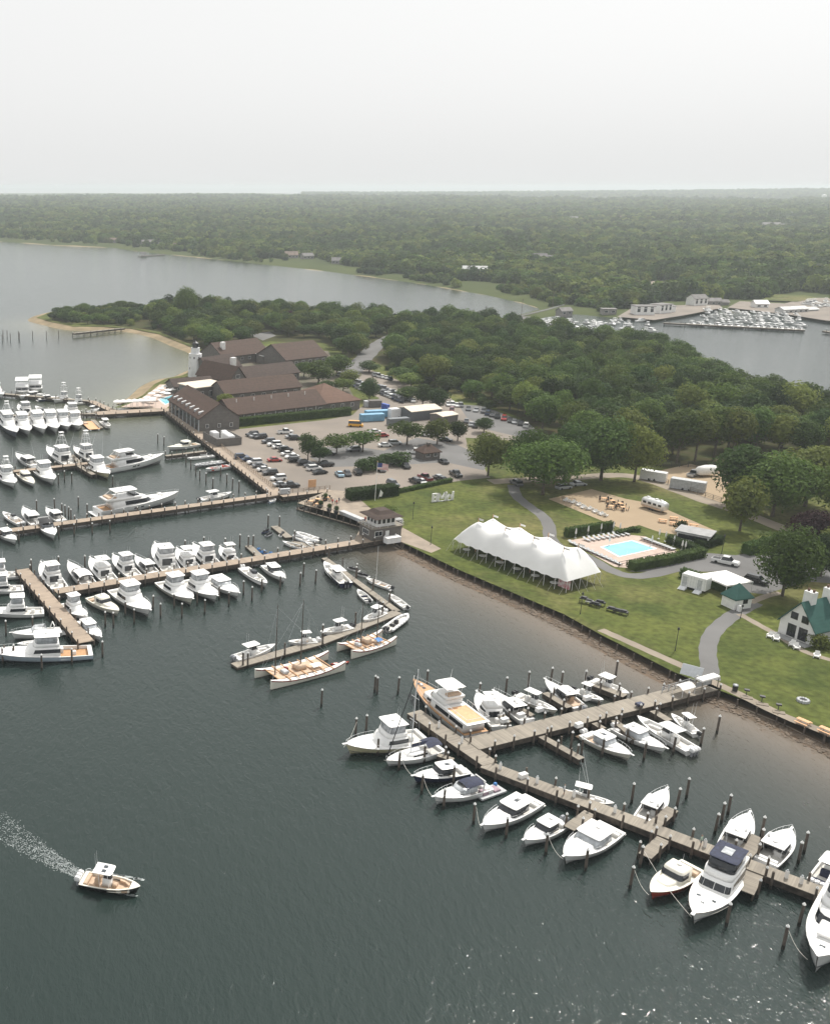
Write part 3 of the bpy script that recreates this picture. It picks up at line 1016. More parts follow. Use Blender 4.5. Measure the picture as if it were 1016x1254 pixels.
# ================================================================== DOCKS AND PILINGS
def plank_mat(name, a, b_, w=0.16):
 m = bpy.data.materials.new(name)
 m.use_nodes = True
 nt = m.node_tree
 b = nt.nodes['Principled BSDF']
 b.inputs['Roughness'].default_value = 0.85
 b.inputs['Specular IOR Level'].default_value = 0.25
 tc = nt.nodes.new('ShaderNodeTexCoord')
 sp = nt.nodes.new('ShaderNodeSeparateXYZ')
 nt.links.new(tc.outputs['Object'], sp.inputs[0])
 dv = nt.nodes.new('ShaderNodeMath')
 dv.operation = 'MULTIPLY'
 dv.inputs[1].default_value = 1 / w
 nt.links.new(sp.outputs[0], dv.inputs[0])
 fl = nt.nodes.new('ShaderNodeMath')
 fl.operation = 'FLOOR'
 nt.links.new(dv.outputs[0], fl.inputs[0])
 wn_ = nt.nodes.new('ShaderNodeTexWhiteNoise')
 wn_.noise_dimensions = '1D'
 nt.links.new(fl.outputs[0], wn_.inputs['W'])
 nz = nt.nodes.new('ShaderNodeTexNoise')
 nz.inputs['Scale'].default_value = 0.35
 nz.inputs['Detail'].default_value = 8
 nt.links.new(tc.outputs['Object'], nz.inputs['Vector'])
 av = nt.nodes.new('ShaderNodeMath')
 av.operation = 'MULTIPLY_ADD'
 av.inputs[1].default_value = 0.55
 nt.links.new(wn_.outputs['Value'], av.inputs[0])
 mr = nt.nodes.new('ShaderNodeMapRange')
 mr.inputs[1].default_value = 0.3
 mr.inputs[2].default_value = 0.7
 mr.inputs[4].default_value = 0.5
 nt.links.new(nz.outputs[0], mr.inputs[0])
 nt.links.new(mr.outputs[0], av.inputs[2])
 mx = nt.nodes.new('ShaderNodeMix')
 mx.data_type = 'RGBA'
 mx.inputs[6].default_value = (*a, 1)
 mx.inputs[7].default_value = (*b_, 1)
 nt.links.new(av.outputs[0], mx.inputs[0])
 nt.links.new(mx.outputs[2], b.inputs['Base Color'])
 MATS[name] = m
 return m

m_plank = plank_mat('weathered_planks', (0.32, 0.285, 0.235), (0.185, 0.165, 0.14))
m_plankw = plank_mat('warm_planks', (0.375, 0.30, 0.232), (0.245, 0.20, 0.16))
m_timber = mat('wet_timber', (0.075, 0.06, 0.048), 0.8, scale=1.5, var=0.3, bump=0.4)
m_pile = mat('piling_wood', (0.13, 0.105, 0.085), 0.85, scale=1.2, col2=(0.065, 0.052, 0.042), bump=0.4)
m_cap = mat('white_plastic', (0.8, 0.8, 0.78), 0.45, var=0.04)
m_weed = mat('weed_band', (0.022, 0.022, 0.017), 0.6, var=0.3)

PILE_ME = MB().lathe([(0.17, -2.2), (0.17, 0.6), (0.155, 1.0)], 7).mesh('piling', m_pile)

def pile_meshes(top, r=0.15):
 a = MB().lathe([(r * 1.1, 0.55), (r, top)], 8).mesh('piling_shaft', m_pile)
 w_ = MB().lathe([(r * 1.12, -2.0), (r * 1.16, 0.2), (r * 1.1, 0.56)], 8).mesh('weed_band', m_weed)
 c = MB().lathe([(r * 1.22, top - 0.04), (r * 1.22, top + 0.06), (0.02, top + 0.32)], 8).mesh('piling_cap', m_cap)
 return a, w_, c

PM = {k: pile_meshes(*v) for k, v in {'free': (3.1, 0.17), 'tall': (4.3, 0.18), 'dock': (2.55, 0.15), 'low': (1.9, 0.14)}.items()}

def add_pile(kind, loc, parent=None, cap=True, label=None, group=None, tilt=0.0):
 a, w_, c = PM[kind]
 o = bpy.data.objects.new('piling' if parent else 'mooring_piling', a)
 COL.objects.link(o)
 o.location = loc
 o.rotation_euler = (random.gauss(0, 0.012) , random.gauss(0, 0.012) + tilt, random.uniform(0, 6))
 if parent:
  o.parent = parent
 else:
  tag(o, label, 'piling', group)
 ks = [('weed_band', w_)] + ([('piling_cap', c)] if cap else [])
 for nm, me in ks:
  k = bpy.data.objects.new(nm, me)
  COL.objects.link(k)
  k.parent = o
 return o

def dock(label, a, b_, w, z=1.5, sp=4.0, m=None, pz='dock', sides=(1, -1), name='pier', ends=(0, 0), cap_every=2, floating=False, off=0.0, rail=None):
 """straight pier between two photo points of its deck's centre line"""
 A, B = (P(*a, z) if len(a) == 2 else Vector(a)), (P(*b_, z) if len(b_) == 2 else Vector(b_))
 d = (B - A)
 L = d.length
 rz = heading(A, B)
 t = thing(name, label, 'dock' if not floating else 'floating dock', (A.x, A.y, 0), rz)
 mb = MB()
 nseg = max(1, int(L / 3))
 x0, x1 = -ends[0], L + ends[1]
 mb.box(x0, x1, -w / 2, w / 2, z - (0.09 if not floating else 0.16), z)
 mb.build('deck', m or m_plank, t)
 if floating:
  MB().box(x0 + .05, x1 - .05, -w / 2 + 0.04, w / 2 - 0.04, -0.25, z - 0.165).build('float', m_timber, t)
 else:
  for s in (1, -1):
   MB().box(x0 + .02, x1 - .02, s * (w / 2 - 0.12) - 0.07, s * (w / 2 - 0.12) + 0.07, z - 0.95, z - 0.092).build('stringer_shade_skirt', m_timber, t)  # edge beam built extra deep and dark, standing in for shade beneath the deck
  mbb = MB()
  k = 0
  xx = 0.8
  while xx < L:
   mbb.box(xx - 0.12, xx + 0.12, -w / 2 + 0.22, w / 2 - 0.22, z - 0.5, z - 0.095)
   xx += sp
  mbb.build('cross_beams', m_timber, t)
 n = 0
 for s in sides:
  xx = 0.6 + (sp * 0.3 if s < 0 else 0)
  while xx < L + 0.2:
   p = add_pile(pz, (xx + random.uniform(-.2, .2), s * (w / 2 + 0.16), 0), t, cap=(n % cap_every == 0))
   n += 1
   xx += sp * random.uniform(0.92, 1.08)
 return t

# near right: the T of the guest pier
dock('long gangway pier running from the lawn seawall to the guest berths', (872, 838), (577, 911), 3.6, 1.6, 3.8, cap_every=1)
dock('outer arm of the guest pier beside the classic motor yacht', (509, 873), (600, 935), 2.8, 1.5, 3.6, ends=(0.5, 0.0))
dock('near cross pier with boats moored stern-to on both sides', (597, 937), (1040, 1105), 2.5, 1.45, 4.4, ends=(0.6, 10))
dock('short finger pier below the gangway pier, no boat beside it', (662, 901), (712, 929), 1.3, 1.25, 2.6, pz='dock', name='finger_pier')
FING = [((690, 881), (722, 864), 'a'), ]
for lab, a, b_, w in (
  ('finger pier between the flybridge boat and the pilothouse cruiser', (622, 884), (608, 868), 1.1),
  ('finger pier between the pilothouse cruiser and the next centre console', (652, 876), (627, 862), 1.1),
  ('finger pier beside the walkaround boat on the shore side of the gangway', (697, 866), (667, 848), 1.3),
  ('wide finger pier beside the last console boat before the seawall', (765, 852), (728, 838), 1.6),
  ('finger pier between the first two boats below the gangway', (727, 885), (739, 892), 1.1),
  ('finger pier between the dark-striped boat and the white hardtop boat', (752, 882), (779, 905), 1.2),
  ('finger pier beside the small console boat nearest the seawall', (799, 870), (819, 882), 1.4),
  ('finger pier beside the boat with the framed windscreen', (722, 995), (696, 1014), 1.6),
  ('finger pier beside the inflatable console boat', (798, 1012), (823, 990), 1.6),
  ('finger pier beside the red-hulled boat', (812, 1027), (789, 1048), 1.7),
  ('broad finger pier between the two boats on the shore side of the cross pier', (898, 1058), (930, 1025), 2.0),
  ('finger pier beside the boat with the navy canvas bridge', (926, 1065), (912, 1092), 1.9),
  ('low finger pier beside the navy-hulled express boat', (555, 930), (536, 924), 1.0)):
 dock(lab, a, b_, w, 1.3, 3.2, name='finger_pier', cap_every=1)

# middle: string of floating docks
dock('floating gangway curving out from the harbour hut pier', (397, 683), (486, 748), 1.5, 0.55, 7, pz='free', floating=True, name='floating_dock', sides=(1,))
dock('floating dock along the smaller voyaging canoe', (487, 749), (392, 786), 2.2, 0.55, 9, pz='free', floating=True, name='floating_dock', sides=(-1,))
dock('floating dock along the larger voyaging canoe', (392, 786), (287, 815), 2.2, 0.55, 9, pz='free', floating=True, name='floating_dock', sides=(1,))
dock('small floating platform beside the blue-covered watercraft', (304, 668), (322, 684), 1.8, 0.5, 30, pz='free', floating=True, name='floating_dock', sides=(1,))
dock('small floating platform among the rental watercraft', (336, 644), (354, 658), 2.0, 0.5, 30, pz='free', floating=True, name='floating_dock', sides=(1,))
dock('floating platform with rental dinghies beside the hut pier', (356, 665), (392, 669), 3.2, 0.5, 30, pz='free', floating=True, name='floating_dock', sides=(1,))
# left marina
dock('main inner pier from the harbour hut past the row of sport fishing boats', (482, 656), (68, 724), 3.0, 1.6, 3.4, m=m_plankw, cap_every=1)
dock('outer leg pier running towards the viewer from the inner pier', (27, 697), (106, 786), 3.2, 1.6, 3.4, m=m_plankw)
dock('long middle pier below the big motor yacht', (352, 603), (-45, 657), 2.8, 1.6, 3.6, m=m_plankw, ends=(2, 0), cap_every=1)
dock('third pier along the tower sport fishing boats', (108, 567), (-40, 583), 2.4, 1.5, 4.2, m=m_plankw)
dock('short finger pier beside the yellow-hulled sport fishing boat', (95, 569), (115, 581), 1.5, 1.4, 4, name='finger_pier')
dock('finger pier between the two tower boats on the third pier', (99, 567), (88, 557), 1.4, 1.4, 4, name='finger_pier')
dock('short pier beside the lodge boardwalk with small tenders', (203, 558), (252, 552), 1.6, 1.3, 4, name='finger_pier')
dock('second pier behind the row of white bows', (120, 506), (-40, 510), 2.4, 1.5, 5, m=m_plank)
dock('outermost pier with the two party boats', (113, 491), (-30, 479), 2.4, 1.5, 5, m=m_plank)
dock('linking pier from the outermost pier to the restaurant deck', (112, 491), (141, 504), 3.2, 1.55, 4, m=m_plankw)
dock('restaurant deck pier lined with white canopies', (118, 506), (205, 501), 6.0, 1.7, 5, m=m_plankw, sides=(-1,))
dock('old narrow pier on the sandy point', (90, 408), (152, 401.5), 2.2, 2.2, 4.5, m=m_plank, cap_every=99)
dock('timber boardwalk along the lodge and the car park', (204, 500), (342, 606), 4.4, 1.66, 3.6, m=m_plankw, name='boardwalk', sides=(-1,), cap_every=4)
dock('narrow tender dock at the far end of the white bows', (114, 514), (124, 524), 1.8, 0.6, 30, m=m_plank, floating=True, name='floating_dock', sides=(1,))
dock('narrow link pier off the left edge near the navy sport fishing boat', (-30, 803), (17, 799), 1.2, 1.3, 5, name='finger_pier')
dock('slip-side deck between the long pier and the quay', (344, 607), (404, 600), 2.6, 1.66, 3.0, m=m_plankw, name='boardwalk', sides=(-1,))

FREE = [(776.5, 960), (832, 966), (844, 954), (895, 974), (887, 984), (879, 997), (936, 1001), (934.6, 1016), (989, 1020), (982, 1032), (775, 1062), (894, 1107), (983.5, 1107), (964, 1134.5),
  (881, 877), (861, 892.6), (739.6, 905), (791, 909.5), (827, 902), (460, 828), (463, 830), (488.6, 830), (524, 821.6), (436.6, 880), (449.4, 876), (489.7, 921), (464, 904), (518, 949),
  (545, 967), (521, 913), (557, 938), (588, 837), (621, 830), (648, 823), (676, 818), (689, 823), (756, 810), (718, 822), (582, 985), (622, 1002), (671, 1022), (720, 1041), (787, 1037), (714, 905), (701, 897)]
for x, y in FREE:
 q = P(x, y, 3.1)
 add_pile('free', (q.x, q.y, 0), None, True, 'dark mooring piling with white cap in the water around the near guest piers', 'pilings round the near guest piers')
FREE2 = [(227, 662), (250, 658), (276, 659.5), (286.5, 667.5), (294, 655), (304.5, 657), (328.7, 631), (298.6, 712), (309, 719), (321, 709), (343.5, 706), (387, 698.5), (368, 702), (372, 690), (280.7, 725.6),
         (269, 718), (251, 735), (223, 739.6), (242, 724.5), (213.6, 728), (187.6, 730), (197, 739.6), (125.5, 786), (139, 750.6), (164.5, 746.7), (153.6, 737), (129, 749.6), (88, 795), (51, 802), (7, 760.5), (3, 794),
         (16.7, 790), (40, 755.5), (104, 680.7), (38.4, 685.6), (72, 681.7), (437.7, 691), (394.5, 845), (298, 799)]
for x, y in FREE2:
 q = P(x, y, 3.1)
 add_pile('free', (q.x, q.y, 0), None, True, 'dark mooring piling with white cap in the water along the inner marina pier', 'pilings along the inner marina pier')
FREE3 = [(45, 613), (67, 611), (96, 608.6), (107, 617.5), (113, 641), (135, 638), (72, 645), (91, 642), (23, 650), (71.6, 581), (88, 579.6), (79, 577), (138, 583), (193.5, 531.6), (201, 535), (228, 557.5), (234, 562), (240, 570), (245, 576),
         (252.6, 579.6), (261, 586), (270.5, 572), (278, 581), (285, 586), (293, 589.5), (76, 617), (80, 619), (84, 621), (87, 624), (16, 500), (60, 500), (70, 503), (100, 503), (106, 501)]
for x, y in FREE3:
 q = P(x, y, 3.1)
 add_pile('free', (q.x, q.y, 0), None, True, 'slim mooring piling in the far marina basin off the boardwalk', 'pilings in the far marina basin')
for x, y in ((4, 407), (9, 407), (13, 411), (23, 408), (40, 408), (57, 408), (72, 407), (3, 412), (24, 410)):
 q = P(x, y, 3.1)
 add_pile('tall', (q.x, q.y, 0), None, False, 'bare old piling standing in open water off the sandy point', 'old pilings off the point')

# seawalls: timber bulkheads in front of the lawns
m_wall = mat('bulkhead_timber', (0.13, 0.10, 0.08), 0.85, scale=0.8, col2=(0.07, 0.055, 0.045), detail=8, bump=0.5)
m_wallcap = mat('bulkhead_cap', (0.34, 0.28, 0.22), 0.85, scale=0.6, var=0.18)

def seawall(label, pxs, h0=-1.2, top=0.28, w=0.5, post=3.0, name='seawall'):
 pts = [G(x, y) for x, y in pxs]
 t = thing(name, label, 'seawall', (pts[0].x, pts[0].y, 0))
 o = pts[0]
 body, cap = MB(), MB()
 for a, b_ in zip(pts[:-1], pts[1:]):
  d = (b_ - a)
  L = d.length
  n = Vector((-d.y, d.x, 0)).normalized()
  if n.y > 0:
   n = -n
  u = d.normalized()
  q = lambda s, k, z: tuple(a - o + u * s + n * k + Vector((0, 0, z - a.z)))
  body.loft([[q(-.02, -0.1, h0), q(L + .02, -0.1, h0), q(L + .02, 0.3, h0), q(-.02, 0.3, h0)], [q(-.02, -0.1, LZ + top - .1), q(L + .02, -0.1, LZ + top - .1), q(L + .02, 0.3, LZ + top - .1), q(-.02, 0.3, LZ + top - .1)]])
  cap.loft([[q(0, -0.16, LZ + top - .098), q(L, -0.16, LZ + top - .098), q(L, 0.42, LZ + top - .098), q(0, 0.42, LZ + top - .098)], [q(0, -0.16, LZ + top), q(L, -0.16, LZ + top), q(L, 0.42, LZ + top), q(0, 0.42, LZ + top)]])
  s = 0.5
  while s < L:
   c = a - o + u * s + n * 0.42
   k = bpy.data.objects.new('post', PM['low'][0])
   COL.objects.link(k)
   k.parent = t
   k.location = (c.x, c.y, -0.35 + random.uniform(-.1, .15))
   s += post
 body.build('wall_face', m_wall, t)
 cap.build('wall_cap', m_wallcap, t)
 return t

seawall('curved timber seawall below the tent lawn', [(494, 665), (560, 697), (640, 731), (690, 752), (722, 769)], post=2.6)
seawall('lower timber seawall beside the waterside walk, left of the gangway', [(722, 771), (735, 778), (825, 823), (848, 832)], post=4)
seawall('timber seawall right of the gangway with rocks at its foot', [(878, 845), (960, 877), (1016, 903), (1230, 1002)], post=3.2)
seawall('quay wall round the harbour patio', [(404, 601), (364, 617), (446, 640)], post=2.2)
seawall('short quay wall beside the harbour hut', [(446, 640), (432, 665), (478, 656.5), (494, 665)], post=2.4)
seawall('bulkhead under the timber boardwalk', [(203, 501), (246, 532), (300, 571), (346, 607)], post=50)
seawall('bulkhead behind the slip at the end of the long pier', [(346, 607), (404, 601)], post=50)
# boulders and stones on the tidal strip
m_stone = mat('shore_stone', (0.17, 0.13, 0.095), 0.9, scale=1.5, col2=(0.09, 0.07, 0.052), bump=0.5)
rg = random.Random(5)
STONE = []
for i in range(4):
 vs, fs = [], []
 bm = bmesh.new()
 bmesh.ops.create_icosphere(bm, subdivisions=1, radius=1)
 for v in bm.verts:
  v.co *= rg.uniform(0.7, 1.2)
  v.co.z *= 0.6
 me = bpy.data.meshes.new('shore_stone')
 bm.to_mesh(me)
 bm.free()
 me.materials.append(m_stone)
 STONE.append(me)
vs_, fs_ = [], []
shore = subdiv([(1060, 925), (1016, 903), (960, 876), (880, 846), (825, 823), (735, 777), (690, 752), (640, 731), (560, 697), (500, 668)], 6)
mb = MB()
for i in range(1500):
 k = rg.randrange(len(shore) - 1)
 a, b_ = G(*shore[k]), G(*shore[k + 1])
 t_ = rg.random()
 d = b_ - a
 n = Vector((-d.y, d.x, 0)).normalized()
 if n.y > 0:
  n = -n
 off = abs(rg.gauss(0, 1.2)) + 0.7
 if 712 > shore[k][0] > 660 or shore[k][0] > 930:
  off *= 1.3
 p = a + d * t_ + n * off
 z = max(-0.12, 0.3 - off * 0.1)
 s = rg.uniform(0.12, 0.42)
 me_ = STONE[rg.randrange(4)]
 an = rg.uniform(0, 6)
 cs, sn = math.cos(an), math.sin(an)
 mb.add([(p.x + (v.co.x * cs - v.co.y * sn) * s, p.y + (v.co.x * sn + v.co.y * cs) * s, z + v.co.z * s) for v in me_.vertices], [tuple(f.vertices) for f in me_.polygons])
o = mb.build('shore_stones', m_stone)
tag(o, 'scattered brown stones on the tidal strip below the seawalls', None, None, 'stuff')
# ================================================================== BOATS
m_gel = mat('white_gelcoat', (0.79, 0.785, 0.77), 0.25, var=0.03, scale=0.8, coat=0.3)
m_gel2 = mat('ivory_gelcoat', (0.74, 0.71, 0.62), 0.3, var=0.03, coat=0.2)
m_cream = mat('cream_hull', (0.70, 0.64, 0.42), 0.3, var=0.03, coat=0.2)
m_navy = mat('navy_hull', (0.018, 0.025, 0.065), 0.2, var=0.1, coat=0.4)
m_black = mat('black_hull', (0.018, 0.018, 0.02), 0.25, var=0.1, coat=0.3)
m_blue = mat('pale_blue_hull', (0.50, 0.58, 0.66), 0.25, var=0.04, coat=0.3)
m_grayh = mat('grey_hull', (0.42, 0.44, 0.46), 0.3, var=0.05)
m_red = mat('red_hull', (0.42, 0.06, 0.035), 0.25, var=0.08, coat=0.4)
m_teak = mat('teak_deck', (0.50, 0.29, 0.14), 0.6, scale=3, col2=(0.40, 0.22, 0.11))
m_tan = mat('tan_upholstery', (0.52, 0.38, 0.27), 0.7, scale=2, var=0.08)
m_sole = mat('nonskid_sole', (0.60, 0.58, 0.54), 0.8, scale=3, var=0.06)
m_glass = mat('dark_boat_glass', (0.022, 0.026, 0.032), 0.08, var=0.2, scale=1.5, spec=0.6)
m_clear = mat('clear_vinyl', (0.42, 0.44, 0.46), 0.12, var=0.22, scale=1.2, spec=0.6)
m_cnavy = mat('navy_canvas', (0.022, 0.028, 0.06), 0.8, var=0.2, scale=3)
m_cwhite = mat('white_canvas', (0.76, 0.75, 0.73), 0.8, var=0.05, scale=2)
m_cblk = mat('black_canvas', (0.02, 0.02, 0.022), 0.8, var=0.2, scale=3)
m_alu = mat('aluminium_tube', (0.76, 0.77, 0.78), 0.35, var=0.03)
m_eblk = mat('black_engine_cowl', (0.02, 0.021, 0.024), 0.3, var=0.15)
m_ewht = mat('white_engine_cowl', (0.76, 0.76, 0.76), 0.3, var=0.04)
m_egry = mat('grey_engine_cowl', (0.28, 0.29, 0.31), 0.3, var=0.06)
m_boot = mat('dark_boot_stripe', (0.03, 0.035, 0.05), 0.4, var=0.2)
m_bootr = mat('red_boot_stripe', (0.28, 0.05, 0.04), 0.4, var=0.2)
m_rope = mat('mooring_rope', (0.62, 0.6, 0.55), 0.9)
m_cover = mat('grey_cover', (0.46, 0.47, 0.48), 0.8, var=0.1)
m_bluec = mat('bright_blue_cover', (0.05, 0.20, 0.48), 0.6, var=0.12)
m_hatch = mat('smoked_hatch', (0.06, 0.07, 0.08), 0.15, var=0.1)
m_orange = mat('orange_deck', (0.62, 0.36, 0.19), 0.7, var=0.08)
m_purple = mat('dusky_pink_cover', (0.33, 0.24, 0.28), 0.8, var=0.15)

class Hull:
 def __init__(s, L, B, fs, fb, full=2.3, flare=0.35, stern=0.88):
  s.L, s.B, s.fs, s.fb, s.full, s.flare, s.st = L, B, fs, fb, full, flare, stern

 def hb(s, t):
  if t < 0.42:
   return s.B / 2 * (s.st + (1 - s.st) * math.sin(t / 0.42 * math.pi / 2))
  return s.B / 2 * max(0.012, (1 - ((t - 0.42) / 0.58) ** s.full)) ** 0.85

 def z(s, t):
  return s.fs + (s.fb - s.fs) * t ** 1.8

 def pt(s, t, f):
  """f: 0 chine .. 1 sheer, positive side"""
  cy_ = s.hb(t) * (0.88 - s.flare * t ** 2)
  cz = 0.10 + 0.28 * s.fb * t ** 3
  x = t * s.L * (0.95 + 0.05 * f)
  ff = f ** (1 + 0.5 * t)
  return (x, cy_ + (s.hb(t) - cy_) * ff, cz + (s.z(t) - cz) * f)

ST_N = 15

def make_hull(t, h, mh, md=None, ms=None, cock=(0.03, 0.4), fl=0.55, msole=None, boot=m_boot, rail=True, gw=0.22, camber=0.10, stripe=None, rubber=None):
 """hull, boot stripe, fore deck, gunwale, cockpit"""
 md = md or m_gel
 T = [i / (ST_N - 1) for i in range(ST_N)]
 T = [1 - (1 - a) ** 1.15 for a in T]
 rings = []
 for a in T:
  k = (a * h.L * 0.93, 0, -0.45 + 0.5 * a ** 3)
  pts = [h.pt(a, f) for f in (1.0, 0.5, 0.0)]
  rings.append(pts + [k] + [(p[0], -p[1], p[2]) for p in reversed(pts)])
 mb = MB().loft(rings, False, False, closed=False)
 mb.add(rings[0], [tuple(range(7))])
 hull = mb.build('hull', mh, t, smooth=False)
 me = hull.data
 me.polygons.foreach_set('use_smooth', [len(p.vertices) == 4 for p in me.polygons])

 def band(f0, f1, m, name):
  q = MB()
  for sgn in (1, -1):
   r = []
   for a in T:
    lo, hi = h.pt(a, f0), h.pt(a, f1)
    r.append([(lo[0], sgn * (lo[1] + 0.02), lo[2]), (hi[0], sgn * (hi[1] + 0.02), hi[2])])
   q.loft(r, False, False, closed=False)
  q.build(name, m, hull)
 if boot:
  band(0.0, 0.10, boot, 'boot_stripe')
 if stripe:
  band(0.62, 0.8, stripe, 'hull_stripe')
 band(0.93, 1.0, rubber or m_gel, 'rub_rail')
 c0, c1 = cock
 # fore deck
 td = [c1 + (1 - c1) * i / 9 for i in range(10)]
 rg_ = []
 for a in td:
  w_, z_, x_ = h.hb(a), h.z(a), a * h.L
  rg_.append([(x_, w_ * k, z_ + 0.015 + camber * (1 - k * k) * min(1, w_)) for k in (-1, -0.6, 0, 0.6, 1)])
 MB().loft(rg_, False, False, closed=False).build('fore_deck', md, t, smooth=True)
 # cockpit well with side decks
 tc_ = [0.0, c0] + [c0 + (c1 - c0) * i / 5 for i in range(1, 6)]
 g_, w_in = MB(), MB()
 for sgn in (1, -1):
  r = []
  for a in tc_:
   x_, w_, z_ = a * h.L, h.hb(a), h.z(a) + 0.02
   r.append([(x_, sgn * w_, z_), (x_, sgn * (w_ - gw), z_)])
  g_.loft(r, False, False, closed=False)
  r = []
  for a in tc_[1:]:
   x_, w_, z_ = a * h.L, h.hb(a) - gw, h.z(a) + 0.02
   r.append([(x_, sgn * w_, z_), (x_, sgn * w_, fl)])
  w_in.loft(r, False, False, closed=False)
 x_, w_, z_ = c0 * h.L, h.hb(c0) - gw, h.z(c0) + 0.02
 g_.quad((0, -w_, z_), (x_, -w_, z_), (x_, w_, z_), (0, w_, z_))
 w_in.quad((x_, -w_, fl), (x_, w_, fl), (x_, w_, z_), (x_, -w_, z_))
 x_, w_, z_ = c1 * h.L, h.hb(c1) - gw, h.z(c1) + 0.02
 w_in.quad((x_, -w_, fl), (x_, w_, fl), (x_, w_, z_ + camber * .5), (x_, -w_, z_ + camber * .5))
 g_.build('gunwale', md, t)
 w_in.build('cockpit_side', md, t)
 fl_ = MB()
 ring = [(a * h.L, h.hb(a) - gw, fl) for a in tc_[1:]]
 fl_.poly([(p[0], -p[1], p[2]) for p in ring] + ring[::-1])
 fl_.build('cockpit_sole', msole or m_sole, t)
 if rail:
  q = MB()
  for sgn in (1, -1):
   pts = [(a * h.L - (0.05 if a == 1 else 0), sgn * max(0.02, h.hb(a) - 0.12), h.z(a) + 0.62) for a in (0.55, 0.66, 0.77, 0.88, 0.96, 1.0)]
   q.path(pts, 0.017, 4)
   for p in pts[::1]:
    q.tube((p[0], p[1], p[2] - 0.62), p, 0.013, 4)
  q.build('bow_rail', m_alu, t)
 return hull

def outline(x0, x1, w, r, p=1.6, n=8):
 pts = [(x0, -w), ((x0 + x1 - r) / 2, -w)]
 for i in range(n + 1):
  a = math.pi * i / n
  c, s_ = math.cos(a), math.sin(a)
  pts.append((x1 - r + r * abs(s_) ** (1 / p), -w * math.copysign(abs(c) ** (1 / p), c)))
 pts += [((x0 + x1 - r) / 2, w), (x0, w)]
 return pts

def house(t, name, b0, b1, m, z0, z1, win=None, wm=None, p=1.6, crown=0.06, wname='window', closed_back=True, mull=0):
 """cabin: bottom outline b0=(x0,x1,w,r) at z0, top outline b1 at z1; win=(f0,f1) dark glazing band"""
 o0, o1 = outline(*b0, p), outline(*b1, p)
 mid = [((a[0] + b_[0]) / 2, (a[1] + b_[1]) / 2 * 1.01) for a, b_ in zip(o0, o1)]
 rings = [[(x, y, z0) for x, y in o0], [(x, y, (z0 + z1) / 2) for x, y in mid], [(x, y, z1) for x, y in o1]]
 cx_ = (b1[0] + b1[1]) / 2
 rings.append([(cx_ + (x - cx_) * 0.86, y * 0.82, z1 + crown) for x, y in o1])
 o = MB().loft(rings, True, True).build(name, m, t)
 o.data.polygons.foreach_set('use_smooth', [len(q.vertices) == 4 for q in o.data.polygons])
 if win:
  def lv(f, k):
   out = []
   for (ax, ay), (mx_, my), (bx, by) in zip(o0, mid, o1):
    if f < .5:
     x, y = ax + (mx_ - ax) * f * 2, ay + (my - ay) * f * 2
    else:
     x, y = mx_ + (bx - mx_) * (f * 2 - 1), my + (by - my) * (f * 2 - 1)
    out.append((x, y, z0 + (z1 - z0) * f))
   return out
  lo, hi = lv(win[0], 0), lv(win[1], 0)
  n = len(lo)
  cxx = sum(q[0] for q in lo) / n
  g = 0.03
  push = lambda q: (q[0] + (g if q[0] > cxx else -g), q[1] + math.copysign(g, q[1]) if abs(q[1]) > 1e-6 else q[1], q[2])
  lo, hi = [push(q) for q in lo], [push(q) for q in hi]
  panes = win[2] if len(win) > 2 else 'wrap'
  segs = {'wrap': [list(range(1, n - 1))], 'front': [list(range(3, n - 3))], 'sides': [[0, 1, 2, 3], [n - 4, n - 3, n - 2, n - 1]],
    'split': [[0, 1, 2], [3, 4, 5], [5, 6], [6, 7], [7, 8, 9], [n - 3, n - 2, n - 1]]}[panes]
  for sg in segs:
   q = MB()
   for i, j in zip(sg[:-1], sg[1:]):
    a, b_, c, d = (Vector(v) for v in (lo[i], lo[j], hi[j], hi[i]))
    if panes == 'split':
     mid_ = (a + b_ + c + d) / 4
     a, b_, c, d = (v + (mid_ - v) * 0.06 for v in (a, b_, c, d))
    q.quad(a, b_, c, d)
   q.build(wname, wm or m_glass, o)
 return o

def hardtop(t, x0, x1, w, z, m=None, th=0.12, legs=None, zl=1.0, name='hardtop', p=2.5, hatch=0):
 rr = min(0.8, (x1 - x0) * 0.3)
 o = MB().loft([[(x, y, z) for x, y in outline(x0, x1, w, rr, p)], [(x, y, z + th * .7) for x, y in outline(x0 - .03, x1 + .03, w + .03, rr, p)],
                   [(x, y, z + th) for x, y in outline(x0 + .12, x1 - .12, w - .12, rr, p)]]).build(name, m or m_gel, t)
 for i in range(hatch):
  xx = x0 + (x1 - x0) * (0.42 + 0.0 * i)
  yy = (i - (hatch - 1) / 2) * w * 0.8
  MB().box(xx, xx + 0.55, yy - 0.28, yy + 0.28, z + th, z + th + 0.03).build('roof_hatch', m_hatch, o)
 if legs:
  q = MB()
  for x in legs:
   for s in (1, -1):
    q.tube((x + 0.15, s * w * 0.72, zl), (x, s * w * 0.85, z), 0.035, 5)
  q.build('hardtop_frame', m_alu, t)
 return o

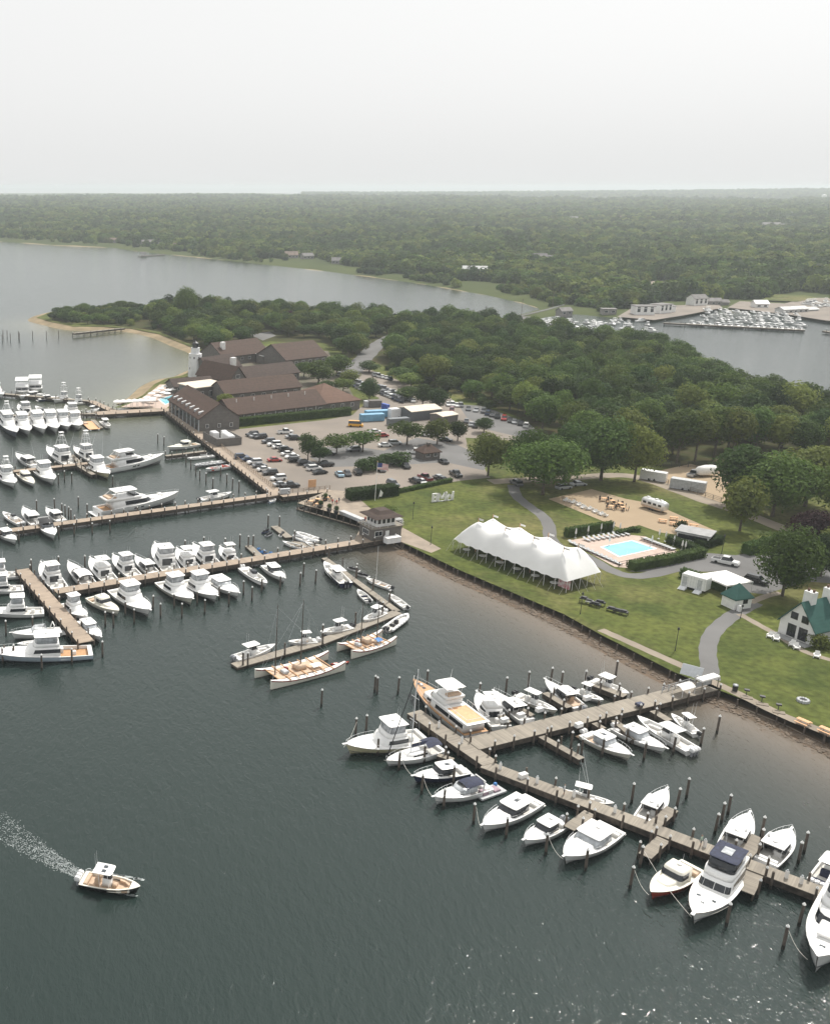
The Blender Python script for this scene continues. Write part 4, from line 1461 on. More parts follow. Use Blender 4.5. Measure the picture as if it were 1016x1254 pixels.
def outboards(t, n, z, m, sp=0.62, x=-0.1):
 for i in range(n):
  y = (i - (n - 1) / 2) * sp
  o = MB().loft([[(x - 0.62, y - 0.19, z + 0.05), (x + 0.05, y - 0.21, z + 0.05), (x + 0.05, y + 0.21, z + 0.05), (x - 0.62, y + 0.19, z + 0.05)],
                       [(x - 0.72, y - 0.22, z + 0.42), (x + 0.08, y - 0.24, z + 0.42), (x + 0.08, y + 0.24, z + 0.42), (x - 0.72, y + 0.22, z + 0.42)],
                       [(x - 0.55, y - 0.15, z + 0.66), (x - 0.02, y - 0.17, z + 0.66), (x - 0.02, y + 0.17, z + 0.66), (x - 0.55, y + 0.15, z + 0.66)]]).build('outboard_engine', m, t)
  MB().box(x - 0.45, x - 0.15, y - 0.08, y + 0.08, -0.5, z + 0.048).build('engine_leg', m_egry, o)

def hatches(t, h, ts, w=0.28):
 for a, k in ts:
  z = h.z(a) + 0.015 + 0.1 * min(1, h.hb(a)) * (1 - k * k)
  MB().box(a * h.L - w, a * h.L + w, k * h.hb(a) - w, k * h.hb(a) + w, z - 0.03, z + 0.05).build('deck_hatch', m_hatch, t)

def antenna(t, x, y, z, hgt, n=1):
 q = MB()
 for i in range(n):
  q.tube((x, y + i * 0.6, z), (x - 0.25 * hgt * 0.2, y + i * 0.6, z + hgt), 0.022, 4, 0.01)
 q.build('antenna', m_alu, t)

def outriggers(t, x, w, z, ln):
 q = MB()
 for s in (1, -1):
  q.tube((x, s * w, z), (x - ln * 0.28, s * (w + ln * 0.16), z + ln * 0.93), 0.03, 4, 0.012)
 q.build('outrigger_poles', m_alu, t)

def radome(t, x, z):
 MB().lathe([(0.28, z), (0.32, z + 0.1), (0.25, z + 0.22), (0.05, z + 0.26)], 10, (x, 0)).build('radar_dome', m_gel, t)

BOATS = []

def boat(kind, a, b_, label, name=None, cat=None, group=None, zd=1.3, beam=None, L=None, **o):
 """a: stern, b_: bow, photo points at deck level"""
 A, B = P(*a, zd), P(*b_, zd)
 ln = L or (B - A).length
 rz = heading(A, B)
 t = thing(name or 'motor_boat', label, cat or 'boat', (A.x, A.y, 0), rz, group)
 KIND[kind](t, ln, beam, o)
 BOATS.append((kind, ln, label))
 return t

def k_sportfish(t, L, B, o):
 B = B or min(5.6, max(3.4, 0.19 * L + 1.75))
 k = L / 15
 h = Hull(L, B, 0.95 * k ** .5, 2.1 * k ** .5, 2.5, 0.42)
 fl = 0.5
 make_hull(t, h, o.get('hull', m_gel), o.get('deck'), cock=(0.04, 0.30), fl=fl, msole=o.get('sole'), boot=o.get('boot', m_boot), stripe=o.get('stripe'), rail=o.get('rail', True), camber=0.18)
 zd = h.z(0.4)
 hw = h.hb(0.4) - 0.34
 zc = zd + 1.15 * k ** .5 + 0.25
 x0, x1 = 0.30 * L, 0.66 * L
 house(t, 'deck_house', (x0, x1, hw, 0.20 * L), (x0 + .1, x1 - 0.075 * L, hw * 0.88, 0.13 * L), m_gel, h.z(0.3) - 0.3, zc, win=(0.52, 0.88, o.get('win', 'sides')))
 # salon bulkhead glass
 MB().box(x0 - 0.03, x0 - 0.005, -hw * 0.55, hw * 0.55, fl + 0.25, zc - 0.35).build('salon_door', m_glass, t)
 # flying bridge
 f0, f1 = x0 + 0.2, x0 + 0.235 * L
 bw = hw * 0.82
 house(t, 'flying_bridge', (f0, f1 + 0.35, bw, 0.08 * L), (f0, f1, bw * 0.98, 0.07 * L), m_gel, zc + 0.02, zc + 0.75, crown=-0.02)
 if o.get('top', True):
  zt = zc + 2.05
  house(t, 'bridge_enclosure', (f0 + 0.25, f1 - 0.1, bw * 0.92, 0.06 * L), (f0 + 0.3, f1 - 0.35, bw * 0.86, 0.05 * L), m_clear, zc + 0.752, zt - 0.02, crown=0) if o.get('encl', True) else None
  hardtop(t, f0 - 0.15, f1 + 0.05, bw * 0.98, zt, m=o.get('topm'), legs=(f0 + 0.15, f1 - 0.4), zl=zc + 0.7)
  radome(t, (f0 + f1) / 2, zt + 0.12)
  if o.get('tower'):
   q = MB()
   z2 = zt + o['tower']
   xm = (f0 + f1) / 2
   for sx, sy in ((1, 1), (1, -1), (-1, 1), (-1, -1)):
    q.tube((xm + sx * (f1 - f0) * 0.5, sy * bw * 0.95, zc), (xm + sx * 0.45, sy * 0.5, z2), 0.05, 5)
   for f in (0.45, 0.7):
    zz = zt + (z2 - zt) * f
    rr_ = 0.55 + (1 - f) * 0.9
    q.path([(xm + rr_, rr_, zz), (xm + rr_, -rr_, zz), (xm - rr_, -rr_, zz), (xm - rr_, rr_, zz), (xm + rr_, rr_, zz)], 0.035, 4)
   q.build('tuna_tower', m_alu, t)
   hardtop(t, xm - 0.7, xm + 0.7, 0.7, z2 - 0.9, th=0.1, name='tower_platform')
   hardtop(t, xm - 0.75, xm + 0.75, 0.75, z2 + 0.1, th=0.1, name='tower_top')
 else:
  MB().box(f0 + 0.8, f0 + 1.6, -0.9, 0.9, zc + 0.752, zc + 1.2).build('helm_seat', m_cwhite, t)
 outriggers(t, f0 + 1.2, bw, zc + 0.4, o.get('rig', 0.45 * L)) if o.get('rig', 1) else None
 hatches(t, h, ((0.78, 0.0),), 0.26)
 antenna(t, f0 + 0.5, -0.6, zc + 0.7, 3.4, 2)
 MB().bbox(0.52 * L, 0.52 * L + 0.01, 0, 0.01, 0, 0.01) if False else None
 # fighting chair and tackle box
 MB().bbox(0.15 * L, 0.15 * L + 0.7, -0.32, 0.32, fl + 0.01, fl + 0.75, 0.12).build('fighting_chair', o.get('chair', m_cwhite), t)
 MB().bbox(0.265 * L, 0.295 * L, -hw * 0.9, -hw * 0.35, fl + 0.005, fl + 0.85, 0.06).build('tackle_box', m_gel, t)
 # bow pulpit
 MB().bbox(L - 0.5, L + 0.55, -0.2, 0.2, h.z(1) + 0.02, h.z(1) + 0.12, 0.03).build('bow_pulpit', m_gel, t)

def k_express(t, L, B, o):
 B = B or min(4.6, max(2.7, 0.2 * L + 1.2))
 k = L / 11
 h = Hull(L, B, 1.0 * k ** .5, 1.62 * k ** .5, 2.2, 0.34)
 fl = 0.55
 make_hull(t, h, o.get('hull', m_gel), o.get('deck'), cock=(0.05, 0.44), fl=fl, msole=o.get('sole'), boot=o.get('boot', m_boot), stripe=o.get('stripe'), camber=0.30)
 # swim platform
 MB().bbox(-0.75, -0.01, -B * 0.38, B * 0.38, 0.28, 0.38, 0.04).build('swim_platform', o.get('sole') or m_gel, t)
 zd = h.z(0.5)
 hw = h.hb(0.42) - 0.3
 x0, x1 = 0.42 * L, 0.64 * L
 # trunk cabin flush with the deck crown
 house(t, 'trunk_cabin', (x0, 0.80 * L, hw * 0.9, 0.33 * L), (x0 + .1, 0.72 * L, hw * 0.75, 0.26 * L), m_gel, zd - 0.1, zd + 0.42, p=1.3, crown=0.10)
 zt = zd + 1.75
 # raked wrap windscreen
 house(t, 'windscreen', (x0 - 0.12 * L, x1, hw, 0.15 * L), (x0 - 0.12 * L, x1 - 0.09 * L, hw * 0.86, 0.09 * L), o.get('glassm', m_glass), zd + 0.15, zd + 1.05, p=1.5, crown=-0.9 if not o.get('hard', True) else 0.0)
 if o.get('frames'):
  q = MB()
  for s in (-0.62, -0.22, 0.22, 0.62):
   q.tube((x1 - 0.01 * L - abs(s) * 0.5, s * hw, zd + 0.3), (x1 - 0.10 * L - abs(s) * 0.4, s * hw * 0.85, zd + 1.1), 0.05, 4)
  q.build('windscreen_frame', m_gel, t)
 if o.get('hard', True):
  hardtop(t, 0.22 * L, x1 - 0.085 * L, hw * 0.92, zt - 0.6, m=o.get('topm'), th=0.16, legs=(0.26 * L,), zl=h.z(0.2), hatch=o.get('hatch', 0))
  radome(t, 0.33 * L, zt - 0.44)
 elif o.get('canvas'):
  rings = []
  for i in range(6):
   x = 0.16 * L + i * 0.066 * L
   zz = zd + 1.05 + 0.35 * math.sin(math.pi * (i + 0.7) / 6.4)
   rings.append([(x, -hw * 0.95, zz - 0.3), (x, -hw * 0.6, zz), (x, 0, zz + 0.1), (x, hw * 0.6, zz), (x, hw * 0.95, zz - 0.3)])
  MB().loft(rings, False, False, closed=False).build('canvas_top', o['canvas'], t, smooth=True)
  q = MB()
  for x in (0.2 * L, 0.45 * L):
   for s in (1, -1):
    q.tube((x, s * hw, zd), (x, s * hw * 0.93, zd + 0.95), 0.03, 4)
  q.build('canvas_frame', m_alu, t)
 if o.get('arch'):
  q = MB()
  pts = [(0.2 * L, -h.hb(.2) + .2, h.z(.2)), (0.15 * L, -hw * .8, zd + 1.3), (0.15 * L, hw * .8, zd + 1.3), (0.2 * L, h.hb(.2) - .2, h.z(.2))]
  q.path(pts, 0.11, 6)
  q.build('radar_arch', m_gel, t)
 up = o.get('seat', m_cwhite)
 MB().bbox(0.06 * L, 0.06 * L + 0.7, -hw * 0.85, hw * 0.85, fl + 0.006, fl + 0.5, 0.1).build('aft_seat', up, t)
 MB().bbox(0.30 * L, 0.30 * L + 0.6, -hw * 0.7, -0.15, fl + 0.006, fl + 1.0, 0.1).build('helm_seat', up, t)
 MB().bbox(0.36 * L, 0.44 * L, -hw * 0.75, hw * 0.1, fl + 0.006, zd + 0.4, 0.1).build('helm_console', m_gel, t)
 hatches(t, h, o.get('hat', ((0.80, 0.0), (0.70, 0.35), (0.70, -0.35))), 0.22)
 MB().bbox(L - 0.4, L + 0.4, -0.16, 0.16, h.z(1) + 0.02, h.z(1) + 0.1, 0.02).build('bow_pulpit', m_gel, t)
 if o.get('eng'):
  outboards(t, o['eng'], 0.75, o.get('engm', m_ewht))

def k_center(t, L, B, o):
 B = B or min(3.4, max(2.0, 0.2 * L + 0.85))
 k = L / 9.5
 h = Hull(L, B, 0.85 * k ** .5, 1.35 * k ** .5, 2.4, 0.35, 0.93)
 fl = 0.42
 make_hull(t, h, o.get('hull', m_gel), o.get('deck'), cock=(0.06, 0.84), fl=fl, msole=o.get('sole'), boot=o.get('boot', m_boot), stripe=o.get('stripe'), rail=False, gw=0.2, camber=0.06)
 hw = h.hb(0.42) - 0.2
 c0, c1 = 0.36 * L, 0.36 * L + 0.17 * L
 up = o.get('seat', m_cwhite)
 house(t, 'helm_console', (c0, c1, 0.55 * k, 0.3), (c0 + .1, c1 - 0.2, 0.5 * k, 0.25), m_gel, fl + 0.01, fl + 1.15, win=None)
 house(t, 'windshield', (c0 + 0.2, c1 - 0.05, 0.5 * k, 0.2), (c0 + 0.25, c1 - 0.35, 0.45 * k, 0.2), m_glass, fl + 1.2, fl + 1.75, crown=0)
 MB().bbox(c0 - 0.95, c0 - 0.35, -0.6 * k, 0.6 * k, fl + 0.006, fl + 1.0, 0.12).build('leaning_post', up, t)
 MB().bbox(c1 + 0.05, c1 + 0.6, -0.45 * k, 0.45 * k, fl + 0.006, fl + 0.5, 0.1).build('console_seat', up, t)
 MB().bbox(0.065 * L, 0.065 * L + 0.5, -hw * 0.8, hw * 0.8, fl + 0.006, fl + 0.45, 0.08).build('aft_bench', up, t)
 q = MB()
 for s in (1, -1):
  pts = [(a * L, s * (h.hb(a) - 0.22), fl + 0.006) for a in (0.62, 0.72, 0.81)]
  inn = [(a * L, s * (h.hb(a) - 0.75 * k), fl + 0.006) for a in (0.81, 0.72, 0.62)]
  inn[0] = (inn[0][0], s * 0.05, inn[0][2])
  pl = pts + inn
  if s < 0:
   pl = pl[::-1]
  q.loft([pl, [(x, y, z + 0.42) for x, y, z in pl]])
 q.build('bow_cushions', up, t)
 if o.get('ttop', True):
  x0, x1 = c0 - 0.13 * L, c1 + 0.02 * L
  hardtop(t, x0, x1, 0.82 * hw, fl + 2.2, m=o.get('topm'), th=0.12, legs=(c0 - 0.3, c1 - 0.4), zl=fl + 0.05, name='t_top', hatch=o.get('hatch', 0))
  antenna(t, x0 + 0.4, -hw * 0.6, fl + 2.3, 2.6, 2)
  if o.get('rig'):
   outriggers(t, c1 - 0.4, hw * 0.6, fl + 2.3, o['rig'])
 outboards(t, o.get('eng', 2), 0.72 * k ** .5, o.get('engm', m_ewht))

def k_yacht(t, L, B, o):
 B = B or 0.19 * L + 1.2
 h = Hull(L, B, 1.7, 3.1, 2.5, 0.30, 0.94)
 make_hull(t, h, o.get('hull', m_gel), cock=(0.03, 0.16), fl=1.2, msole=m_teak, boot=m_boot, rail=True, camber=0.15)
 MB().bbox(-1.6, -0.01, -B * 0.42, B * 0.42, 0.4, 0.55, 0.04).build('swim_platform', m_gel, t)
 # hull windows
 for sgn in (1, -1):
  for t0 in ((0.40, 0.46), (0.48, 0.52)):
   q = MB()
   c = [h.pt(t0[0], 0.45), h.pt(t0[1], 0.45), h.pt(t0[1], 0.68), h.pt(t0[0], 0.68)]
   q.poly([(x, sgn * (y + 0.02), z) for x, y, z in c])
   q.build('hull_window', m_glass, t)
 zd = h.z(0.35)
 hw = h.hb(0.35) - 0.55
 house(t, 'saloon', (0.15 * L, 0.70 * L, hw, 0.24 * L), (0.15 * L, 0.58 * L, hw * 0.9, 0.15 * L), m_gel, zd - 0.4, zd + 1.75, win=(0.34, 0.86, 'wrap'), p=1.4)
 house(t, 'fore_trunk', (0.60 * L, 0.84 * L, hw * 0.62, 0.16 * L), (0.58 * L, 0.78 * L, hw * 0.52, 0.12 * L), m_gel, h.z(0.6), h.z(0.7) + 0.55, p=1.4)
 MB().bbox(0.74 * L, 0.79 * L, -0.9, 0.9, h.z(.72) + 0.6, h.z(.72) + 0.85, 0.08).build('sun_pad', m_cwhite, t)
 z2 = zd + 1.75
 house(t, 'flying_bridge', (0.08 * L, 0.53 * L, hw * 0.95, 0.12 * L), (0.06 * L, 0.50 * L, hw * 0.92, 0.10 * L), m_gel, z2 + 0.06, z2 + 0.75, crown=-0.02, win=None)
 MB().bbox(0.1 * L, 0.2 * L, -hw * 0.7, hw * 0.7, z2 + 0.73, z2 + 1.15, 0.15).build('bridge_seating', o.get('seat', m_tan), t)
 if o.get('closed'):
  house(t, 'sky_lounge', (0.22 * L, 0.48 * L, hw * 0.8, 0.08 * L), (0.22 * L, 0.41 * L, hw * 0.72, 0.05 * L), m_gel, z2 + 0.74, z2 + 2.2, win=(0.3, 0.82, 'wrap'))
 else:
  house(t, 'bridge_screen', (0.40 * L, 0.49 * L, hw * 0.85, 0.06 * L), (0.39 * L, 0.45 * L, hw * 0.8, 0.05 * L), m_glass, z2 + 0.74, z2 + 1.25)
 hardtop(t, 0.18 * L, 0.45 * L, hw * 0.85, z2 + 2.35, th=0.22, legs=(0.2 * L, 0.3 * L, 0.40 * L), zl=z2 + 0.7)
 radome(t, 0.30 * L, z2 + 2.6)
 q = MB()
 for s in (1, -1):
  q.tube((0.12 * L, s * hw * .9, z2 + 0.7), (0.22 * L, s * hw * .75, z2 + 2.4), 0.12, 5)
 q.build('radar_arch', m_gel, t)
 antenna(t, 0.25 * L, -0.8, z2 + 2.5, 2.6, 3)
 hatches(t, h, ((0.88, 0.0),), 0.3)

def k_classic(t, L, B, o):
 B = B or 4.9
 h = Hull(L, B, 1.25, 2.3, 2.3, 0.36, 0.9)
 make_hull(t, h, o.get('hull', m_gel), m_teak, cock=(0.03, 0.20), fl=1.0, msole=m_teak, boot=m_boot, rail=True, camber=0.1, rubber=m_teak)
 zd = h.z(0.3)
 hw = h.hb(0.3) - 0.35
 house(t, 'saloon', (0.05 * L, 0.60 * L, hw, 0.12 * L), (0.05 * L, 0.57 * L, hw * 0.95, 0.10 * L), m_gel, zd - 0.25, zd + 1.6, win=(0.42, 0.82, 'split'), p=2.4)
 z2 = zd + 1.66
 # boat deck with teak
 hardtop(t, -0.01 * L, 0.57 * L, hw * 1.04, z2, th=0.12, name='boat_deck', p=3)
 MB().box(0.02 * L, 0.31 * L, -hw * 0.86, hw * 0.86, z2 + 0.122, z2 + 0.14).build('teak_boat_deck', m_orange, t)
 house(t, 'pilothouse', (0.36 * L, 0.62 * L, hw * 0.86, 0.10 * L), (0.36 * L, 0.57 * L, hw * 0.8, 0.07 * L), m_gel, z2 + 0.13, z2 + 1.15, win=(0.3, 0.85, 'front'), p=2)
 house(t, 'flying_bridge', (0.34 * L, 0.53 * L, hw * 0.84, 0.06 * L), (0.33 * L, 0.51 * L, hw * 0.84, 0.06 * L), m_gel, z2 + 1.2, z2 + 1.75, crown=-0.05)
 MB().bbox(0.35 * L, 0.40 * L, -hw * .6, hw * .6, z2 + 1.7, z2 + 2.1, 0.1).build('bridge_seat', m_tan, t)
 hardtop(t, 0.34 * L, 0.54 * L, hw * 0.86, z2 + 3.1, th=0.14, legs=(0.36 * L, 0.5 * L), zl=z2 + 1.7)
 house(t, 'fore_cabin', (0.56 * L, 0.74 * L, hw * 0.8, 0.10 * L), (0.56 * L, 0.72 * L, hw * 0.72, 0.08 * L), m_gel, h.z(.6) - 0.2, h.z(.6) + 0.9, win=(0.4, 0.8, 'split'), p=2)
 q = MB()
 rl = [(0.32 * L, -hw), (0.0, -hw), (0.0, hw), (0.32 * L, hw)]
 q.path([(x, y, z2 + 0.95) for x, y in rl], 0.03, 4)
 for x, y in [(0.32 * L * i / 4, s * hw) for i in range(5) for s in (1, -1)]:
  q.tube((x, y, z2 + .1), (x, y, z2 + 0.95), 0.025, 4)
 q.build('deck_rail', m_alu, t)
 q = MB()
 q.tube((0.45 * L, 0, z2 + 3.2), (0.42 * L, 0, z2 + 6), 0.06, 5, 0.03)
 q.build('mast', m_alu, t)
 hatches(t, h, ((0.82, 0.0), (0.9, 0.1)), 0.25)
 MB().bbox(0.85 * L, 0.88 * L, -0.2, 0.2, h.z(.87), h.z(.87) + 0.4, 0.05).build('windlass', m_alu, t)

def k_trawler(t, L, B, o):
 B = B or 4.6
 h = Hull(L, B, 1.2, 2.2, 2.2, 0.34, 0.9)
 make_hull(t, h, o.get('hull', m_gel), cock=(0.03, 0.17), fl=0.9, msole=m_teak, boot=m_boot, camber=0.15, rubber=m_tan)
 zd = h.z(0.35)
 hw = h.hb(0.3) - 0.4
 house(t, 'saloon', (0.15 * L, 0.58 * L, hw, 0.12 * L), (0.14 * L, 0.50 * L, hw * 0.92, 0.06 * L), m_gel, zd - 0.3, zd + 1.6, win=(0.42, 0.85, 'split'), p=2.4)
 z2 = zd + 1.66
 house(t, 'flying_bridge', (0.08 * L, 0.49 * L, hw * 0.92, 0.06 * L), (0.06 * L, 0.47 * L, hw * 0.92, 0.06 * L), m_gel, z2 + 0.03, z2 + 0.7, crown=-0.05)
 house(t, 'bridge_enclosure', (0.14 * L, 0.44 * L, hw * 0.86, 0.05 * L), (0.15 * L, 0.40 * L, hw * 0.82, 0.04 * L), m_glass, z2 + 0.72, z2 + 1.9, crown=0)
 hardtop(t, 0.12 * L, 0.41 * L, hw * 0.88, z2 + 1.93, m=m_cnavy, th=0.16, name='canvas_top')
 MB().box(0.20 * L, 0.31 * L, -0.7, 0.5, z2 + 2.1, z2 + 2.15).build('solar_panel', m_clear, t)
 antenna(t, 0.14 * L, -hw * .8, z2 + 1.9, 2.4, 2)
 hatches(t, h, ((0.8, 0.0), (0.70, 0.45), (0.70, -0.45)), 0.22)
 MB().bbox(L - 0.7, L + 0.5, -0.22, 0.22, h.z(1) + 0.02, h.z(1) + 0.12, 0.02).build('bow_pulpit', m_gel, t)

def k_picnic(t, L, B, o):
 B = B or 3.6
 h = Hull(L, B, 1.0, 1.55, 2.1, 0.30, 0.84)
 make_hull(t, h, o.get('hull', m_red), m_gel2, cock=(0.05, 0.40), fl=0.5, msole=m_sole, boot=m_boot, rail=False, camber=0.22, rubber=m_gel2)
 zd = h.z(0.45)
 hw = h.hb(0.42) - 0.35
 house(t, 'trunk_cabin', (0.5 * L, 0.82 * L, hw * 0.8, 0.3 * L), (0.5 * L, 0.76 * L, hw * 0.68, 0.24 * L), m_gel2, zd - 0.1, zd + 0.55, p=1.4)
 house(t, 'pilothouse', (0.34 * L, 0.60 * L, hw, 0.09 * L), (0.30 * L, 0.53 * L, hw * 0.88, 0.08 * L), m_gel2, zd - 0.2, zd + 1.5, win=(0.45, 0.86, 'wrap'), p=1.9, crown=0.12)
 MB().bbox(0.08 * L, 0.08 * L + 0.8, -hw * 0.9, hw * 0.9, 0.506, 1.0, 0.1).build('aft_seat', m_tan, t)
 radome(t, 0.38 * L, zd + 1.62)
 antenna(t, 0.36 * L, 0.2, zd + 1.6, 1.6, 1)
 hatches(t, h, ((0.84, 0.0),), 0.24)

def k_party(t, L, B, o):
 """two-deck party boat with a flat canopy roof"""
 B = 6
 h = Hull(L, B, 1.2, 1.9, 3.2, 0.2, 0.96)
 make_hull(t, h, m_gel, cock=(0.03, 0.3), fl=0.8, boot=m_boot, rail=False)
 house(t, 'saloon', (0.2 * L, 0.8 * L, B * .42, 1.2), (0.2 * L, 0.78 * L, B * .41, 1.0), m_gel, 1.0, 3.4, win=(0.45, 0.85, 'split'), p=3)
 hardtop(t, 0.05 * L, 0.8 * L, B * .45, 3.45, name='upper_deck', p=4)
 hardtop(t, 0.02 * L, 0.72 * L, B * .46, 5.9, name='canopy_roof', p=5, legs=(0.06 * L, 0.35 * L, 0.66 * L), zl=3.5)
 q = MB()
 for s in (1, -1):
  q.path([(0.05 * L, s * B * .43, 4.4), (0.78 * L, s * B * .43, 4.4)], 0.04, 4)
 q.build('deck_rail', m_alu, t)

def k_sail(t, L, B, o):
 B = B or 3.3
 h = Hull(L, B, 1.05, 1.35, 1.9, 0.25, 0.75)
 make_hull(t, h, o.get('hull', m_gel), cock=(0.05, 0.32), fl=0.6, boot=m_boot, stripe=None, camber=0.12)
 hw = h.hb(0.45) - 0.5
 house(t, 'coach_roof', (0.33 * L, 0.68 * L, hw, 0.2 * L), (0.34 * L, 0.64 * L, hw * .85, 0.16 * L), m_gel, h.z(.4) - .05, h.z(.4) + 0.5, win=(0.35, 0.75, 'sides'), p=1.4)
 mh = o.get('mast', 13)
 q = MB()
 q.tube((0.56 * L, 0, 1.0), (0.55 * L, 0, mh), 0.09, 7, 0.06)
 for z in (0.45, 0.7):
  q.tube((0.555 * L, -0.9, mh * z), (0.555 * L, 0.9, mh * z), 0.03, 4)
 q.build('mast', m_alu, t)
 q = MB()
 q.tube((0.555 * L, 0, 2.3), (0.14 * L, 0, 2.35), 0.08, 6)
 q.build('boom', m_alu, t)
 rings = [[(x, -0.02, 2.35), (x, -r_, 2.5), (x, 0, 2.5 + 2 * r_), (x, r_, 2.5)] for x, r_ in ((0.54 * L, 0.22), (0.35 * L, 0.2), (0.15 * L, 0.1))]
 MB().loft(rings).build('sail_cover', m_cnavy, t)
 q = MB()
 q.tube((0.99 * L, 0, 1.4), (0.56 * L, 0, mh - .5), 0.09, 6, 0.05)
 q.build('furled_jib', m_cblk, t)
 q = MB()
 for a in ((0.5 * L, B * .45), (0.5 * L, -B * .45)):
  q.tube((a[0], a[1], 1.1), (0.55 * L, 0, mh - .1), 0.015, 4)
 q.tube((0.02 * L, 0, 1.1), (0.55 * L, 0, mh), 0.015, 4)
 q.build('stays', m_alu, t)
 rings = [[(x, -hw * 1.1, z - .25), (x, -hw * .6, z), (x, 0, z + .1), (x, hw * .6, z), (x, hw * 1.1, z - .25)] for x, z in ((0.08 * L, 2.6), (0.2 * L, 2.75), (0.33 * L, 2.5))]
 MB().loft(rings, False, False, closed=False).build('bimini', m_cnavy, t, smooth=True)
 q = MB()
 for x in (0.1 * L, 0.3 * L):
  for s in (1, -1):
   q.tube((x, s * hw * 1.05, 1.1), (x, s * hw * 1.08, 2.35), 0.025, 4)
 q.build('bimini_frame', m_alu, t)

def k_canoe(t, L, B, o):
 """double-hulled voyaging canoe: two slim hulls, a planked deck between, two raked masts"""
 B = B or 6.2
 for s in (1, -1):
  rings = []
  for i in range(13):
   a = i / 12
   w_ = 0.62 * math.sin(math.pi * (0.06 + 0.88 * a)) ** 0.6
   z = 0.85 + 0.9 * abs(2 * a - 1) ** 2.6
   x = a * L
   y0 = s * (B / 2 - 0.7)
   rings.append([(x, y0 - w_, z), (x, y0 - w_ * .7, 0.1), (x, y0, -0.4), (x, y0 + w_ * .7, 0.1), (x, y0 + w_, z)])
  hull = MB().loft(rings, True, True, closed=True).build('hull', o.get('hull', m_gel2), t)
  q = MB()
  for sg in (1, -1):
   q.loft([[(r[0][0], (r[0][1] if sg < 0 else r[4][1]) + sg * .03, r[0][2] - .18), (r[0][0], (r[0][1] if sg < 0 else r[4][1]) + sg * .03, r[0][2] + .03)] for r in rings], False, False, closed=False)
  q.build('gunwale_band', o.get('band', m_bootr), hull)
  MB().loft([[(r[0][0], r[0][1] + .05, r[0][2] + .02), (r[0][0], r[4][1] - .05, r[0][2] + .02)] for r in rings], False, False, closed=False).build('hull_deck', o.get('deck', m_cwhite), hull)
 MB().box(0.14 * L, 0.80 * L, -B / 2 + 1.25, B / 2 - 1.25, 1.0, 1.12).build('platform_deck', m_tan, t)
 q = MB()
 for i in range(7):
  x = (0.13 + 0.115 * i) * L
  q.box(x - 0.1, x + 0.1, -B / 2 + 0.2, B / 2 - 0.2, 1.125, 1.26)
 q.build('cross_beams', m_teak, t)
 house(t, 'deck_shelter', (0.42 * L, 0.56 * L, 0.9, 0.3), (0.43 * L, 0.55 * L, 0.7, 0.3), o.get('shelter', m_tan), 1.27, 2.0, p=2)
 MB().bbox(0.24 * L, 0.31 * L, -0.9, 0.4, 1.27, 1.75, 0.1).build('deck_box', m_cover, t)
 MB().bbox(0.33 * L, 0.36 * L, 0.5, 1.2, 1.27, 1.6, 0.1).build('red_bundle', m_bootr, t)
 MB().loft([[(x, y, 1.9 + zz) for y, zz in ((-1.7, -.3), (-1.2, 0), (-.4, -.15))] for x in (0.60 * L, 0.72 * L)], False, False, closed=False).build('blue_tarp', m_bluec if o.get('tarp') else m_cwhite, t)
 for xm in o.get('masts', (0.34, 0.62)):
  q = MB()
  hm = o.get('mh', 13.0)
  q.tube((xm * L, 0, 1.1), (xm * L + o.get('rake', 0.12) * hm, 0, hm), 0.12, 7, 0.06)
  q.build('mast', mat('brown_spar', (0.10, 0.075, 0.055), 0.6, var=0.2), t)
  q = MB()
  for e in ((0.05 * L, 1.8), (0.05 * L, -1.8), (0.95 * L, 0)):
   q.tube((e[0], e[1], 1.3), (xm * L + o.get('rake', 0.12) * hm, 0, hm * .97), 0.014, 3)
  q.build('stays', m_alu, t)
 q = MB()
 q.tube((0.02 * L, 0.4, 2.6), (0.2 * L, 0.2, 1.3), 0.06, 5)
 q.build('steering_sweep', m_teak, t)

def k_rib(t, L, B, o):
 B = B or 2.5
 q = MB()
 pts = []
 for i in range(9):
  a = i / 8
  pts.append(Vector((a * L * 0.95, (B / 2 - .28) * (1 if a < .6 else (1 - ((a - .6) / .4) ** 2) ** .6 if a < 1 else 0), 0.55 + 0.25 * a ** 2)))
 full = pts + [Vector((p.x, -p.y, p.z)) for p in reversed(pts[:-1])]
 for a, b_ in zip(full[:-1], full[1:]):
  q.tube(a, b_, 0.30, 8)
 q.build('inflatable_tube', o.get('tube', m_cover), t, smooth=True)
 MB().loft([[(0.02, -B * .34, 0.2), (0.7 * L, -B * .34, 0.25), (0.92 * L, 0, 0.4), (0.7 * L, B * .34, 0.25), (0.02, B * .34, 0.2)], [(0.02, -B * .34, 0.42), (0.7 * L, -B * .34, 0.47), (0.92 * L, 0, 0.6), (0.7 * L, B * .34, 0.47), (0.02, B * .34, 0.42)]]).build('sole', m_sole, t)
 MB().loft([[(0.0, -.3, -.3), (0.9 * L, 0, -.05), (0.0, .3, -.3)], [(0.0, -B * .36, 0.19), (0.95 * L, 0, 0.3), (0.0, B * .36, 0.19)]]).build('keel', m_gel, t)
 MB().bbox(0.38 * L, 0.38 * L + 0.7, -0.4, 0.4, 0.48, 1.3, 0.15).build('helm_console', m_eblk if o.get('dark') else m_gel, t)
 MB().bbox(0.22 * L, 0.22 * L + 0.5, -0.5, 0.5, 0.46, 0.95, 0.1).build('seat', m_eblk if o.get('dark') else m_cwhite, t)
 outboards(t, o.get('eng', 1), 0.6, o.get('engm', m_eblk), x=-0.05)

